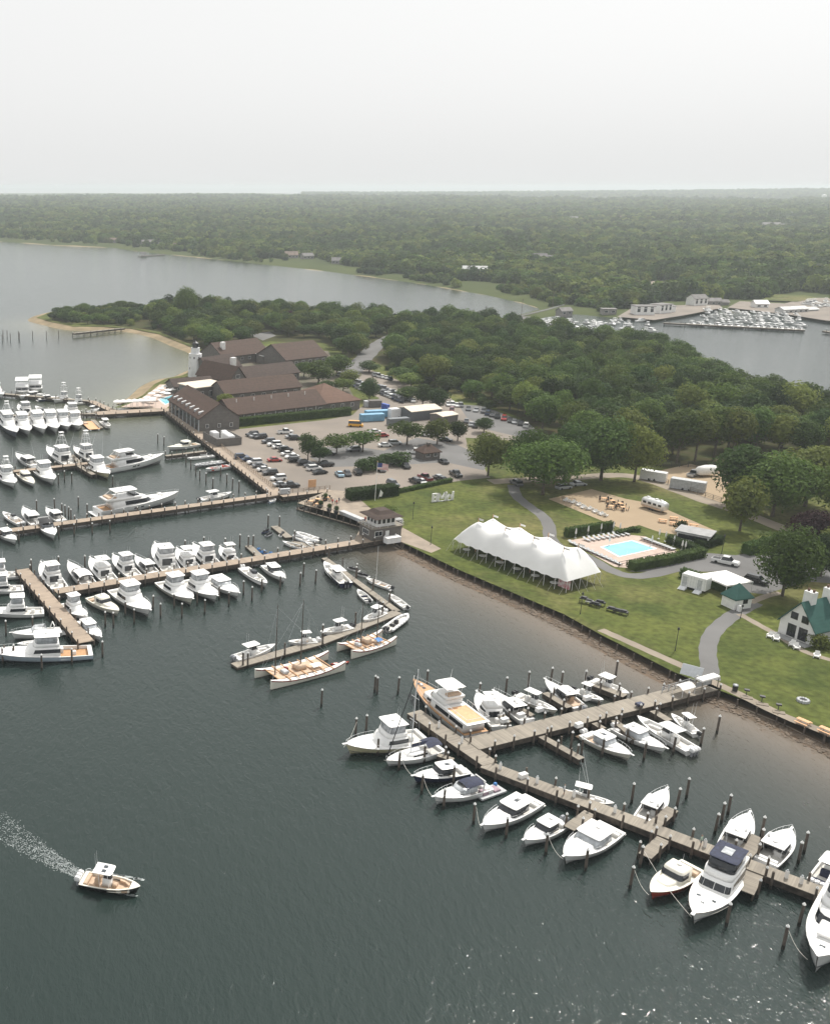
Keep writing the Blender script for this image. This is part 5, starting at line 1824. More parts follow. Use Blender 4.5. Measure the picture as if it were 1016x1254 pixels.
def k_skiff(t, L, B, o):
 B = B or 2.0
 h = Hull(L, B, 0.6, 0.85, 2.2, 0.2, 0.9)
 make_hull(t, h, o.get('hull', m_gel), cock=(0.05, 0.82), fl=0.2, msole=o.get('sole', m_sole), boot=None, rail=False, gw=0.12, camber=0.03)
 q = MB()
 for a in (0.2, 0.5):
  q.bbox(a * L - 0.2, a * L + 0.2, -h.hb(a) + .13, h.hb(a) - .13, 0.22, 0.5, 0.04)
 q.build('thwarts', o.get('seat', m_cwhite), t)
 if o.get('mast'):
  q = MB()
  q.tube((0.6 * L, 0, 0.3), (0.6 * L, 0, o['mast']), 0.06, 6, 0.03)
  q.build('mast', m_alu, t)
 outboards(t, 1, 0.42, o.get('engm', m_eblk), x=-0.05)

def k_jetski(t, L, B, o):
 L = 3.2
 rings = [[(x, -w_, 0.35), (x, -w_ * .8, 0.0), (x, w_ * .8, 0.0), (x, w_, 0.35)] for x, w_ in ((0, .5), (1.2, .58), (2.4, .45), (3.2, .08))]
 MB().loft(rings).build('hull', o.get('hull', m_gel), t)
 rings = [[(x, -w_, 0.36), (x, -w_ * .7, z), (x, w_ * .7, z), (x, w_, 0.36)] for x, w_, z in ((0.2, .3, .6), (1.3, .3, .72), (1.7, .4, .85), (2.3, .38, .85), (3.0, .12, .5))]
 MB().loft(rings).build('engine_cover', o.get('cov', m_eblk), t)
 MB().bbox(0.3, 1.5, -0.2, 0.2, 0.73, 0.86, 0.08).build('seat', m_eblk, t)
 MB().tube((1.75, -.38, 1.05), (1.75, .38, 1.05), 0.04, 5).tube((1.95, 0, .84), (1.75, 0, 1.05), .06, 5).build('handlebar', m_eblk, t)

def k_kayak(t, L, B, o):
 rings = []
 for i in range(9):
  a = i / 8
  w_ = 0.36 * math.sin(math.pi * (0.03 + 0.94 * a)) ** .7
  rings.append([(a * L, -w_, .25), (a * L, -w_ * .6, 0), (a * L, w_ * .6, 0), (a * L, w_, .25), (a * L, 0, .33 + .1 * abs(2 * a - 1))])
 MB().loft(rings).build('hull', o.get('hull', m_red), t)
 MB().box(0.38 * L, 0.55 * L, -.22, .22, 0.3, 0.39).build('seat_well', m_eblk, t)

def k_pontoon(t, L, B, o):
 B = B or 2.8
 q = MB()
 for s in (1, -1):
  q.tube((0, s * B * .36, 0.15), (L * .93, s * B * .36, 0.15), 0.32, 8)
  q.tube((L * .93, s * B * .36, 0.15), (L, s * B * .36, 0.3), 0.32, 8, 0.05)
 q.build('pontoon_tubes', m_alu, t)
 MB().box(0.0, L * .95, -B / 2, B / 2, 0.5, 0.6).build('deck', o.get('deck', m_orange), t)
 q = MB()
 for x, y in [(x, s * (B / 2 - .1)) for x in (0.1, L * .47, L * .9) for s in (1, -1)]:
  q.tube((x, y, 0.6), (x, y, 1.3), 0.03, 4)
 for s in (1, -1):
  q.path([(0.1, s * (B / 2 - .1), 1.3), (L * .9, s * (B / 2 - .1), 1.3)], 0.03, 4)
 q.build('rail', m_alu, t)
 MB().bbox(0.12 * L, 0.32 * L, -B * .4, -B * .1, 0.605, 1.0, .06).build('bench', m_tan, t)

KIND = dict(sportfish=k_sportfish, express=k_express, center=k_center, yacht=k_yacht, classic=k_classic, trawler=k_trawler, picnic=k_picnic, party=k_party,
   sail=k_sail, canoe=k_canoe, rib=k_rib, skiff=k_skiff, jetski=k_jetski, kayak=k_kayak, pontoon=k_pontoon)

# ---- near guest piers
boat('sportfish', (520, 896), (423, 914), 'largest cream-hulled flybridge boat at the outer end of the near pier', zd=1.6, beam=5.2, hull=m_cream, rig=0, win='sides')
boat('sail', (540, 913), (472, 931), 'white sailing yacht with navy canvas, bare mast and furled jib', name='sailing_yacht', cat='sailboat', mast=15.5)
boat('express', (571, 939), (506, 951), 'navy-hulled express cruiser with white hardtop beside the sailing yacht', hull=m_navy, hatch=1, boot=None)
boat('express', (597, 958), (531, 977), 'white express cruiser with navy canvas top and clear windscreen', hard=False, canvas=m_cnavy, arch=True, glassm=m_clear)
boat('express', (655, 976), (590, 1013), 'white express boat with a long dark deck hatch, biggest of three in a row', hatch=1, hat=((0.72, 0.0), (0.70, 0.0)))
boat('express', (689, 1002), (641, 1029), 'small white hardtop cruiser, middle of the three bows below the cross pier', hat=((0.8, 0.0),), eng=2, engm=m_egry)
boat('express', (750, 1010), (690, 1051), 'white hardtop fishing boat with a framed light windscreen and two deck hatches', glassm=m_clear, frames=True, beam=4.3)
boat('center', (689, 966), (752, 982), 'centre console boat with rounded white T-top, alone behind the cross pier', rig=5, eng=2, engm=m_egry)
boat('express', (786, 1003), (816, 967), 'small white cruiser with a grey dinghy on its roof behind the cross pier', eng=2, engm=m_eblk, hatch=0, beam=3.0)
boat('picnic', (849, 1057), (796, 1094), 'red-hulled launch with ivory deck and dark windscreen')
boat('trawler', (899, 1054), (848, 1122), 'white flybridge trawler with a navy canvas bridge top', zd=1.8)
boat('express', (891, 1041), (917, 997), 'white hardtop boat with three dark outboards on the shore side of the cross pier', eng=3, engm=m_eblk, beam=3.4)
boat('express', (936, 1052), (968, 1016), 'white express boat with a long bow rail right of the broad finger pier', beam=3.6, hat=((0.75, 0.1), (0.68, 0.1)))
boat('center', (1002, 1078), (1034, 1040), 'centre console boat under a dark canvas top at the right picture edge', topm=m_gel, eng=3, seat=m_cnavy)
boat('yacht', (1043, 1082), (994, 1190), 'biggest white cruiser at the lower right corner, its bow facing the viewer', zd=2.0, L=19, beam=5.2, closed=True, name='motor_yacht', cat='yacht')
boat('classic', (584, 893), (506, 833), 'classic white motor yacht with teak fore deck and tan boat deck', zd=2.0, name='motor_yacht', cat='yacht')
boat('sportfish', (614, 886), (584, 850), 'small white flybridge boat next to the classic motor yacht', rig=0, encl=False, beam=3.9)
boat('express', (646, 879), (604, 847), 'white pilothouse cruiser, second from the classic yacht', beam=3.3)
boat('center', (633, 847), (682, 869), 'cream open boat with its dark outboards pointing away from the gangway pier', engm=m_eblk, eng=2, hull=m_gel2)
boat('express', (711, 864), (667, 833), 'white walkaround boat with tan cockpit on the shore side of the gangway', seat=m_tan, sole=m_tan, eng=2, engm=m_egry, beam=3.2)
boat('center', (705, 841), (739, 855), 'small white console boat, second from the seawall on the far side of the gangway', engm=m_eblk, eng=1)
boat('center', (725, 829), (770, 848), 'white console boat nearest the seawall on the far side of the gangway', engm=m_eblk, eng=2, beam=3.0)
boat('express', (717, 895), (773, 925), 'white boat with pale green hull below the gangway, farthest from the seawall', hull=m_gel2, glassm=m_clear, sole=m_tan, eng=2, hatch=1, beam=3.6)
boat('express', (755, 887), (815, 917), 'white hardtop boat with dark lower hull, second below the gangway', boot=m_black, eng=2, beam=3.5, glassm=m_clear)
boat('center', (848, 915), (780, 877), 'long white console boat with three white outboards towards open water', eng=3, engm=m_ewht, beam=3.3)
boat('center', (854, 894), (822, 872), 'smallest console boat below the gangway, beside the seawall', eng=1, engm=m_eblk)
boat('center', (101, 1072), (172, 1086), 'tan-decked console boat under way, trailing a wake on open water', seat=m_tan, sole=m_tan, deck=m_gel2, hatch=2, hull=m_black, boot=None, eng=3, engm=m_ewht, beam=3.0, zd=1.1)

# ---- floating docks in the middle
boat('canoe', (322, 829), (412, 806), 'larger double-hulled voyaging canoe with two raked masts', name='voyaging_canoe', cat='canoe', zd=1.3, beam=6.4, mh=14.5, rake=-0.0, masts=(0.16, 0.50))
boat('canoe', (422, 795), (476, 778), 'smaller double-hulled canoe with a bright blue tarp and two thin masts', name='voyaging_canoe', cat='canoe', zd=1.2, beam=5.2, mh=9.5, tarp=True, masts=(0.35, 0.72), rake=0.0)
boat('kayak', (405, 813), (427, 810), 'red kayak floating beside the larger canoe', name='kayak', cat='kayak', zd=0.3)
boat('center', (288, 805), (337, 791), 'grey-white console boat behind the larger canoe, farthest left of the floating docks', engm=m_egry, eng=2, zd=0.9, hull=m_gel)
boat('center', (388, 783), (353, 786), 'console boat between the two canoes behind the floating dock', zd=0.9, engm=m_ewht, sole=m_tan)
boat('center', (430, 766), (392, 775), 'white console boat behind the smaller canoe', zd=0.9, engm=m_eblk)
boat('center', (470, 748), (445, 760), 'white console boat at the elbow of the floating docks', zd=0.9, engm=m_ewht)
boat('rib', (474, 770), (500, 752), 'grey-white inflatable with dark outboards at the elbow of the floating docks', zd=0.7, name='inflatable_boat', eng=2, dark=True, tube=m_ewht)
boat('skiff', (498, 743), (476, 727), 'white skiff on the shore side of the floating gangway', zd=0.7, name='skiff')
boat('skiff', (479, 719), (448, 708), 'open skiff with a thin mast beside the floating gangway', zd=0.7, name='skiff', mast=9, sole=m_tan)
boat('skiff', (452, 735), (438, 722), 'small white dinghy on the water side of the floating gangway', zd=0.7, name='dinghy', seat=m_cnavy)
boat('center', (424, 714), (397, 690), 'navy-hulled pilothouse boat at the head of the floating gangway', hull=m_navy, zd=1.0, engm=m_eblk, eng=2, boot=None)
for q, (a, b_, lab, kw) in enumerate((((440, 699), (424, 694), 'white personal watercraft nearest the head of the floating gangway', {}), ((452, 706), (437, 702), 'second white personal watercraft along the floating gangway', {}),
  ((322, 652), (334, 646), 'dark personal watercraft left of the rental platform', dict(hull=m_navy)), ((326, 656), (338, 650), 'grey personal watercraft left of the rental platform', dict(hull=m_egry)),
  ((343, 656), (352, 649), 'white personal watercraft on the rental platform', {}))):
 boat('jetski', a, b_, lab, name='personal_watercraft', cat='watercraft', zd=0.4, **kw)
for a, b_, lab in (((320, 676), (313, 668), 'blue-covered watercraft at the left of the small platform'), ((327, 679), (320, 671), 'blue-covered watercraft in the middle by the small platform'), ((335, 681), (328, 673), 'blue-covered watercraft at the right by the small platform')):
 boat('jetski', a, b_, lab, name='personal_watercraft', cat='watercraft', zd=0.5, hull=m_bluec, cov=m_bluec)
for a, b_, lab, kw in (((391, 661), (362, 652), 'long pale inflatable at the rental platform', dict(tube=m_ewht)), ((375, 671), (346, 663), 'tan-floored skiff at the rental platform', dict(sole=m_tan)),
                       ((397, 672), (374, 664), 'white skiff nearest the hut pier at the rental platform', {}), ((384, 665), (358, 656), 'white skiff between the inflatable and the tan-floored skiff', {})):
 boat('rib' if 'inflatable' in lab else 'skiff', a, b_, lab, name='inflatable_boat' if 'inflatable' in lab else 'skiff', zd=0.7, **kw)

# ---- inner pier, bows towards the viewer
boat('sportfish', (113, 793), (17, 799), 'pale blue sport fishing boat with tan bow and cockpit, lowest in the left marina', zd=1.6, hull=m_blue, sole=m_teak, beam=5.2, rig=0, L=20)
boat('center', (66, 783), (21, 789), 'console boat just behind the pale blue sport fishing boat', zd=1.0)
boat('express', (75, 769), (14, 776), 'low white express cruiser pointing left with a rounded radar arch', hard=False, arch=True, glassm=m_clear, boot=None)
boat('sportfish', (54, 744), (-22, 748), 'flybridge boat with dark side glass left of the outer leg pier', zd=1.5, rig=0)
boat('sportfish', (29, 716), (-32, 720), 'second flybridge boat left of the outer leg pier', zd=1.5, rig=0)
boat('sportfish', (26, 699), (-36, 704), 'enclosed-bridge boat at the head of the outer leg pier', zd=1.5, rig=0)
boat('sportfish', (74, 717), (51, 691), 'white sport fishing boat in the corner between inner pier and leg pier', zd=1.5, rig=0)
boat('express', (111, 715), (84, 690), 'express boat with tan canvas, second on the far side of the inner pier', zd=1.3, hard=False, canvas=m_cwhite)
for i, (a, b_) in enumerate((((137, 709), (111, 685)), ((166, 702), (139, 681)), ((190, 700), (166, 681)), ((212, 698), (190, 668)), ((239, 694), (217, 673)), ((265, 691), (237, 668)), ((289, 686), (270, 670)))):
 boat('sportfish' if i not in (2,) else 'express', a, b_, 'white %s, %s along the far side of the inner pier from the left' % ('flybridge boat' if i != 2 else 'hardtop boat', ORD[i + 2]), zd=1.5,
         **(dict(rig=0, encl=i % 2 == 1, tower=0) if i != 2 else {}))
boat('sportfish', (80, 735), (106, 756), 'white flybridge boat lying along the outer leg pier', zd=1.4, rig=0, encl=True)
boat('express', (99, 758), (124, 781), 'express boat at the tip of the outer leg pier, bow towards the viewer', zd=1.3, glassm=m_clear)
boat('picnic', (112, 729), (146, 749), 'tan-topped cruiser with a dark windscreen, first bow below the inner pier', zd=1.3, hull=m_gel2)
boat('sportfish', (143, 717), (184, 749), 'large white convertible boat, second bow below the inner pier', zd=1.7, beam=5.2, rig=0)
boat('sportfish', (200, 708), (236, 735), 'ivory flybridge boat with grey bridge enclosure, third bow below the inner pier', zd=1.6, hull=m_gel2, beam=4.9, rig=0)
boat('sportfish', (230, 706), (266, 731), 'white sport fishing boat with a long smooth fore deck, fourth bow below the inner pier', zd=1.6, beam=5.0, rig=0, top=True)
boat('express', (256, 704), (293, 727), 'white hardtop express with light windscreen, fifth bow below the inner pier', zd=1.5, glassm=m_clear, frames=True, beam=4.2)
boat('center', (298, 693), (327, 715), 'white bow-rider with an open cockpit, sixth bow below the inner pier', zd=1.3, ttop=False, beam=3.0)
boat('express', (326, 690), (349, 709), 'small white cabin boat with dark hatch, last bow below the inner pier', zd=1.3, beam=3.2)

# ---- long middle pier
boat('center', (27, 640), (4, 628), 'open white boat at the far left of the long middle pier', zd=1.0, ttop=False, sole=m_tan)
boat('express', (46, 641), (29, 623), 'white cabin boat, second on the far side of the long middle pier', zd=1.3)
boat('express', (76, 636), (57, 623), 'white hardtop boat beside the cluster of thin pilings', zd=1.3)
boat('express', (0, 648), (20, 662), 'white cabin boat below the long middle pier at the left edge', zd=1.3)
boat('express', (51, 636), (67, 657), 'white cruiser with a black canvas top below the long middle pier', zd=1.4, hard=False, canvas=m_cblk, glassm=m_glass, arch=True)
boat('yacht', (119, 622), (219, 606), 'largest white motor yacht lying along the long middle pier', zd=2.0, name='motor_yacht', cat='yacht', hull=m_gel, closed=False)
boat('center', (245, 611), (284, 604), 'console boat on the far side of the long middle pier beyond the big yacht', zd=1.0, engm=m_eblk)
# ---- third pier
boat('sportfish', (2, 577), (18, 594), 'sport fishing boat with a short tower at the left edge of the third pier', zd=1.5, tower=3.0)
boat('picnic', (24, 576), (42, 593), 'white pilothouse boat below the third pier', zd=1.3, hull=m_gel)
boat('sportfish', (47, 571), (66, 590), 'white flybridge boat right of the pilothouse boat on the third pier', zd=1.5)
boat('express', (44, 568), (20, 556), 'white enclosed cruiser on the far side of the third pier at left', zd=1.5)
boat('sportfish', (90, 567), (58, 550), 'sport fishing boat with a tall tower, middle of the far side of the third pier', zd=1.5, tower=4.5)
boat('sportfish', (117, 561), (91, 549), 'sport fishing boat with a tall tower nearest the smaller motor yacht', zd=1.5, tower=4.5)
boat('sportfish', (109, 565), (134, 583), 'sport fishing boat with a yellow-bottomed hull at the end of the third pier', zd=1.5, hull=m_cream)
boat('yacht', (129, 571), (201, 559), 'smaller white motor yacht with two dark hull windows off the third pier', zd=2.0, name='motor_yacht', cat='yacht', closed=True)
# ---- row of white bows
for i, (a, b_, tw) in enumerate((((2, 509), (21, 535), 4.0), ((22, 511), (36, 532), 0), ((40, 509), (55, 530), 0), ((57, 508), (70, 529), 0), ((73, 508), (84, 526), 0), ((89, 510), (97, 524), 0))):
 boat('sportfish', a, b_, ['large dark-hulled sport fishing boat with tower, first of the white bows at left', 'sport fishing boat, second of the row of bows on the second pier',
                              'sport fishing boat, third of the row of bows on the second pier', 'sport fishing boat, fourth of the row of bows on the second pier',
                              'sport fishing boat, fifth of the row of bows on the second pier', 'smaller boat, last of the row of bows on the second pier'][i], zd=1.5, tower=tw, hull=m_navy if i == 0 else m_gel, rig=5 if i in (0, 4) else 0)
boat('sportfish', (38, 506), (23, 497), 'flybridge boat behind the second of the white bows', zd=1.5, rig=0)
boat('center', (61, 508), (44, 499), 'open boat with black engines behind the fourth of the white bows', zd=1.0, ttop=False, eng=3, engm=m_eblk)
boat('sportfish', (95, 508), (81, 498), 'white flybridge boat behind the last of the white bows', zd=1.5, rig=0)
boat('center', (108, 504), (122, 500), 'boat under a flat white top at the corner of the restaurant deck', zd=1.0)
boat('pontoon', (106, 516), (117, 526), 'orange-decked pontoon raft beside the tender dock', zd=0.6, name='pontoon_raft', beam=4.2)
boat('center', (126, 516), (134, 524), 'small console boat at the end of the tender dock', zd=0.8, engm=m_eblk)
# ---- outermost pier
boat('party', (28, 474), (26, 487), 'flat-roofed two-deck party boat, left of the pair on the outermost pier', zd=1.5, L=13, name='party_boat')
boat('party', (44, 471), (43, 484), 'flat-roofed two-deck party boat, right of the pair on the outermost pier', zd=1.5, L=13, name='party_boat')
boat('sportfish', (-12, 474), (4, 486), 'flybridge boat at the left edge of the outermost pier', zd=1.5, rig=0)
boat('express', (51, 481), (24, 486), 'white express boat in front of the two party boats', zd=1.3)
boat('express', (47, 488), (73, 486), 'low dark-sided boat along the outermost pier', zd=1.2, hull=m_navy, boot=None)
boat('sportfish', (88, 486), (66, 490), 'sport fishing boat with tower along the outermost pier', zd=1.4, tower=3.6)
boat('sportfish', (106, 490), (84, 493), 'tower boat at the landward end of the outermost pier', zd=1.4, tower=2.6, rig=0)
# ---- beside the boardwalk
boat('picnic', (243, 543), (205, 549), 'white launch with dark cabin beside the lodge boardwalk', zd=1.0, hull=m_gel)
boat('skiff', (262, 557), (229, 561), 'white tender at the short pier by the boardwalk, farthest out', zd=0.8, name='tender')
boat('rib', (276, 564), (236, 570), 'grey inflatable tender at the short pier by the boardwalk', zd=0.8, name='inflatable_boat')
boat('center', (281, 570), (252, 576), 'white tender with red seats, nearest the long pier by the boardwalk', zd=0.8, ttop=False, seat=m_red, eng=1)
boat('skiff', (254, 555), (236, 554), 'small white tender behind the short pier', zd=0.8, name='tender')
boat('skiff', (329, 614), (338, 612), 'tiny blue-white dinghy under the corner of the long pier', zd=0.5, name='dinghy', hull=m_blue)

# low raft with pink-grey covers at the cross pier
q0 = P(600, 968, 0.5)
t = thing('floating_raft', 'low raft with dusky pink covered boxes beside the cross pier', 'raft', (q0.x, q0.y, 0), R(28))
MB().box(-2.6, 2.2, -1.1, 1.1, 0.15, 0.42).build('deck', m_cover, t)
MB().bbox(-1.9, -0.9, -0.6, 0.5, 0.425, 0.95, 0.08).build('covered_box', m_purple, t)
MB().bbox(0.2, 1.4, -0.7, 0.6, 0.425, 0.7, 0.08).build('covered_bench', m_purple, t)
MB().bbox(1.5, 1.9, 0.5, 0.9, 0.425, 0.9, 0.05).build('blue_bin', m_bluec, t)
# grey dinghy on the cruiser's roof
# dock boxes and service pedestals on the gangway and cross piers
BOX = MB().bbox(-0.65, 0.65, -0.35, 0.35, 0, 0.62, 0.07).mesh('dock_box', m_gel)
BOXL = MB().bbox(-0.67, 0.67, -0.37, 0.37, 0.625, 0.70, 0.03).mesh('lid', m_gel)
PED = MB().bbox(-0.16, 0.16, -0.16, 0.16, 0, 1.05, 0.05).mesh('pedestal', m_gel)
PEDL = MB().lathe([(0.13, 1.052), (0.13, 1.2), (0.03, 1.28)], 8).mesh('lamp_head', m_clear)
for i, (x, y) in enumerate(((617, 884), (637, 878), (660, 871), (718, 857), (708, 890), (640, 952))):
 p = P(x, y, 1.62)
 o = bpy.data.objects.new('dock_box', BOX)
 COL.objects.link(o)
 o.location = p if i < 5 else P(x, y, 1.46)
 o.rotation_euler = (0, 0, R(25))
 tag(o, 'white dock storage box on the gangway pier, %s from the outer end' % ORD[i] if i < 5 else 'white dock storage box on the cross pier above the biggest express boat', 'dock box', 'white dock boxes')
 k = bpy.data.objects.new('lid', BOXL)
 COL.objects.link(k)
 k.parent = o
for i, (x, y) in enumerate(((537, 891), (565, 910), (612, 942), (657, 959), (702, 976), (752, 995), (862, 1037), (905, 1053), (962, 1075), (980, 1082))):
 o = bpy.data.objects.new('service_pedestal', PED)
 COL.objects.link(o)
 o.location = P(x, y, 1.46)
 tag(o, 'white power pedestal on the near cross pier, %s from its outer end' % ORD[i], 'pedestal', 'power pedestals on the cross pier')
 k = bpy.data.objects.new('lamp_head', PEDL)
 COL.objects.link(k)
 k.parent = o
# mooring lines from near boats to pilings
q = [((421, 915), (437, 884)), ((470, 931), (490, 924)), ((505, 950), (490, 925)), ((530, 976), (518, 951)), ((589, 1014), (583, 988)), ((689, 1052), (671, 1024)), ((794, 1096), (776, 1064)), ((846, 1123), (787, 1040)),
     ((850, 1122), (893, 1109)), ((988, 1175), (964, 1137))]
for i, (a, b_) in enumerate(q):
 A, B = P(*a, 1.5), P(*b_, 2.6)
 pts = []
 for k in range(7):
  f = k / 6
  pts.append(A + (B - A) * f - Vector((0, 0, 0.5 * math.sin(math.pi * f))))
 o0 = pts[0].copy()
 o = MB().path([p - o0 for p in pts], 0.025, 4).build('mooring_line', m_rope, loc=o0)
 tag(o, ['pale mooring line from the largest cream boat', 'pale mooring line from the sailing yacht', 'pale mooring line from the navy express cruiser', 'pale mooring line from the navy-canvas cruiser',
   'pale mooring line from the express boat with the long hatch', 'pale mooring line from the framed-windscreen boat', 'pale mooring line from the red-hulled launch', 'pale mooring line from the trawler to the outer piling',
   'pale mooring line from the trawler to the shore-side piling', 'pale mooring line from the biggest cruiser in the corner'][i], 'rope', 'mooring lines')
# wake of the moving boat: thin foam on the water
m_foam = mat('wake_foam', (0.40, 0.44, 0.44), 0.6, var=0.2, scale=1.2)
rgf = random.Random(3)
mb = MB()
A, B = P(101, 1074), P(172, 1088)
d = (P(0, 1014) - A).normalized()
nrm = Vector((-d.y, d.x, 0))
for i in range(1900):
 s = rgf.random() ** 1.3 * 24
 arm = rgf.choice((-1, -1, -0.1, 0.1, 1, 1))
 w_ = 0.45 + s * 0.085
 c = A + d * (s + 0.5) + nrm * (arm * w_ + rgf.gauss(0, 0.2 + 0.02 * s))
 l_, ww = rgf.uniform(0.05, 0.2) * (1 - s / 34), rgf.uniform(0.015, 0.04)
 an = math.atan2(d.y, d.x) + rgf.gauss(0, 0.7)
 u, v = Vector((math.cos(an), math.sin(an), 0)), Vector((-math.sin(an), math.cos(an), 0))
 mb.quad(*[tuple(c + u * a * l_ + v * b2 * ww + Vector((0, 0, 0.03))) for a, b2 in ((-1, -.6), (1, -1), (.8, 1), (-1, .7))])
for i in range(160):
 f = rgf.random()
 c = A + (B - A) * f + Vector((A.y - B.y, B.x - A.x, 0)).normalized() * rgf.choice((-1, 1)) * (1.6 + rgf.gauss(0, .12))
 mb.quad(*[tuple(c + Vector((a * .22, b2 * .06, 0.03))) for a, b2 in ((-1, -1), (1, -1), (1, 1), (-1, 1))])
tag(mb.build('wake_foam', m_foam), 'broken white wake foam behind the moving console boat', None, None, 'stuff')
# ================================================================== BUILDINGS
def line_mat(name, a, b_, pitch, axis=2, rough=0.85, var=0.25, coords='Object'):
 """courses (shingle rows, clapboards): thin darker joint lines plus blotches"""
 m = bpy.data.materials.new(name)
 m.use_nodes = True
 nt = m.node_tree
 b = nt.nodes['Principled BSDF']
 b.inputs['Roughness'].default_value = rough
 b.inputs['Specular IOR Level'].default_value = 0.2
 tc = nt.nodes.new('ShaderNodeTexCoord')
 sp = nt.nodes.new('ShaderNodeSeparateXYZ')
 nt.links.new(tc.outputs[coords], sp.inputs[0])
 fr = nt.nodes.new('ShaderNodeMath')
 fr.operation = 'MULTIPLY'
 fr.inputs[1].default_value = 1 / pitch
 nt.links.new(sp.outputs[axis], fr.inputs[0])
 fl = nt.nodes.new('ShaderNodeMath')
 fl.operation = 'FLOOR'
 nt.links.new(fr.outputs[0], fl.inputs[0])
 w_ = nt.nodes.new('ShaderNodeTexWhiteNoise')
 w_.noise_dimensions = '1D'
 nt.links.new(fl.outputs[0], w_.inputs['W'])
 nz = nt.nodes.new('ShaderNodeTexNoise')
 nz.inputs['Scale'].default_value = 0.9
 nz.inputs['Detail'].default_value = 9
 nt.links.new(tc.outputs[coords], nz.inputs['Vector'])
 ad = nt.nodes.new('ShaderNodeMath')
 ad.operation = 'MULTIPLY_ADD'
 ad.inputs[1].default_value = 0.35
 nt.links.new(w_.outputs[0], ad.inputs[0])
 mr = nt.nodes.new('ShaderNodeMapRange')
 mr.inputs[1].default_value = 0.3
 mr.inputs[2].default_value = 0.7
 mr.inputs[4].default_value = 0.65
 nt.links.new(nz.outputs[0], mr.inputs[0])
 nt.links.new(mr.outputs[0], ad.inputs[2])
 mx = nt.nodes.new('ShaderNodeMix')
 mx.data_type = 'RGBA'
 mx.inputs[6].default_value = (*a, 1)
 mx.inputs[7].default_value = (*b_, 1)
 nt.links.new(ad.outputs[0], mx.inputs[0])
 nt.links.new(mx.outputs[2], b.inputs['Base Color'])
 MATS[name] = m
 return m

m_roofb = line_mat('brown_shingle_roof', (0.092, 0.060, 0.047), (0.055, 0.038, 0.031), 0.3)
m_roofb2 = line_mat('dark_brown_shingle_roof', (0.078, 0.056, 0.047), (0.045, 0.033, 0.029), 0.3)
m_roofr = line_mat('reddish_shingle_roof', (0.16, 0.098, 0.072), (0.11, 0.068, 0.052), 0.3)
m_shing = line_mat('grey_cedar_shingle', (0.175, 0.162, 0.15), (0.11, 0.103, 0.097), 0.16)
m_roofg = line_mat('green_shingle_roof', (0.045, 0.115, 0.10), (0.03, 0.082, 0.072), 0.25)
m_clap = line_mat('white_painted_brick', (0.76, 0.755, 0.74), (0.68, 0.675, 0.665), 0.2)
m_white = mat('white_paint', (0.78, 0.775, 0.76), 0.5, var=0.05, scale=1.2)
m_stuc = mat('lighthouse_paint', (0.74, 0.75, 0.76), 0.6, var=0.05, scale=0.6)
m_wglass = mat('window_glass', (0.025, 0.03, 0.036), 0.08, var=0.25, scale=0.7, spec=0.6)
m_irond = mat('dark_iron', (0.03, 0.03, 0.034), 0.5, var=0.2)
m_flat = mat('flat_roof_membrane', (0.62, 0.55, 0.45), 0.8, var=0.08, scale=0.5)
m_greyr = mat('grey_flat_roof', (0.30, 0.30, 0.30), 0.8, var=0.1, scale=0.6)

def window(wall, x, y, z, w, h, nx=0, ny=-1, m=None, frame=True, bars=1, mf=None):
 """window on a wall face with outward normal (nx, ny)"""
 tx, ty = -ny, nx
 n = Vector((nx, ny, 0))
 u = Vector((tx, ty, 0))
 c = Vector((x, y, z))
 def slab(u0, u1, z0, z1, d0, d1):
  vs = []
  for dd in (d0, d1):
   for uu, zz in ((u0, z0), (u1, z0), (u1, z1), (u0, z1)):
    vs.append(tuple(c + u * uu + n * dd + Vector((0, 0, zz))))
  return vs, [(0, 1, 2, 3), (7, 6, 5, 4), (0, 4, 5, 1), (1, 5, 6, 2), (2, 6, 7, 3), (3, 7, 4, 0)]
 f = MB()
 b_ = 0.09
 for s in ((-w / 2, w / 2, -h / 2, -h / 2 + b_), (-w / 2, w / 2, h / 2 - b_, h / 2), (-w / 2, -w / 2 + b_, -h / 2 + b_, h / 2 - b_), (w / 2 - b_, w / 2, -h / 2 + b_, h / 2 - b_)):
  f.add(*slab(*s, -0.03, 0.06))
 for i in range(bars):
  uu = -w / 2 + w * (i + 1) / (bars + 1)
  f.add(*slab(uu - 0.035, uu + 0.035, -h / 2 + b_, h / 2 - b_, -0.02, 0.045))
 o = f.build('window', mf or m_white, wall)
 MB().add(*slab(-w / 2 + b_ * .9, w / 2 - b_ * .9, -h / 2 + b_ * .9, h / 2 - b_ * .9, -0.02, 0.025)).build('pane', m or m_wglass, o)
 return o

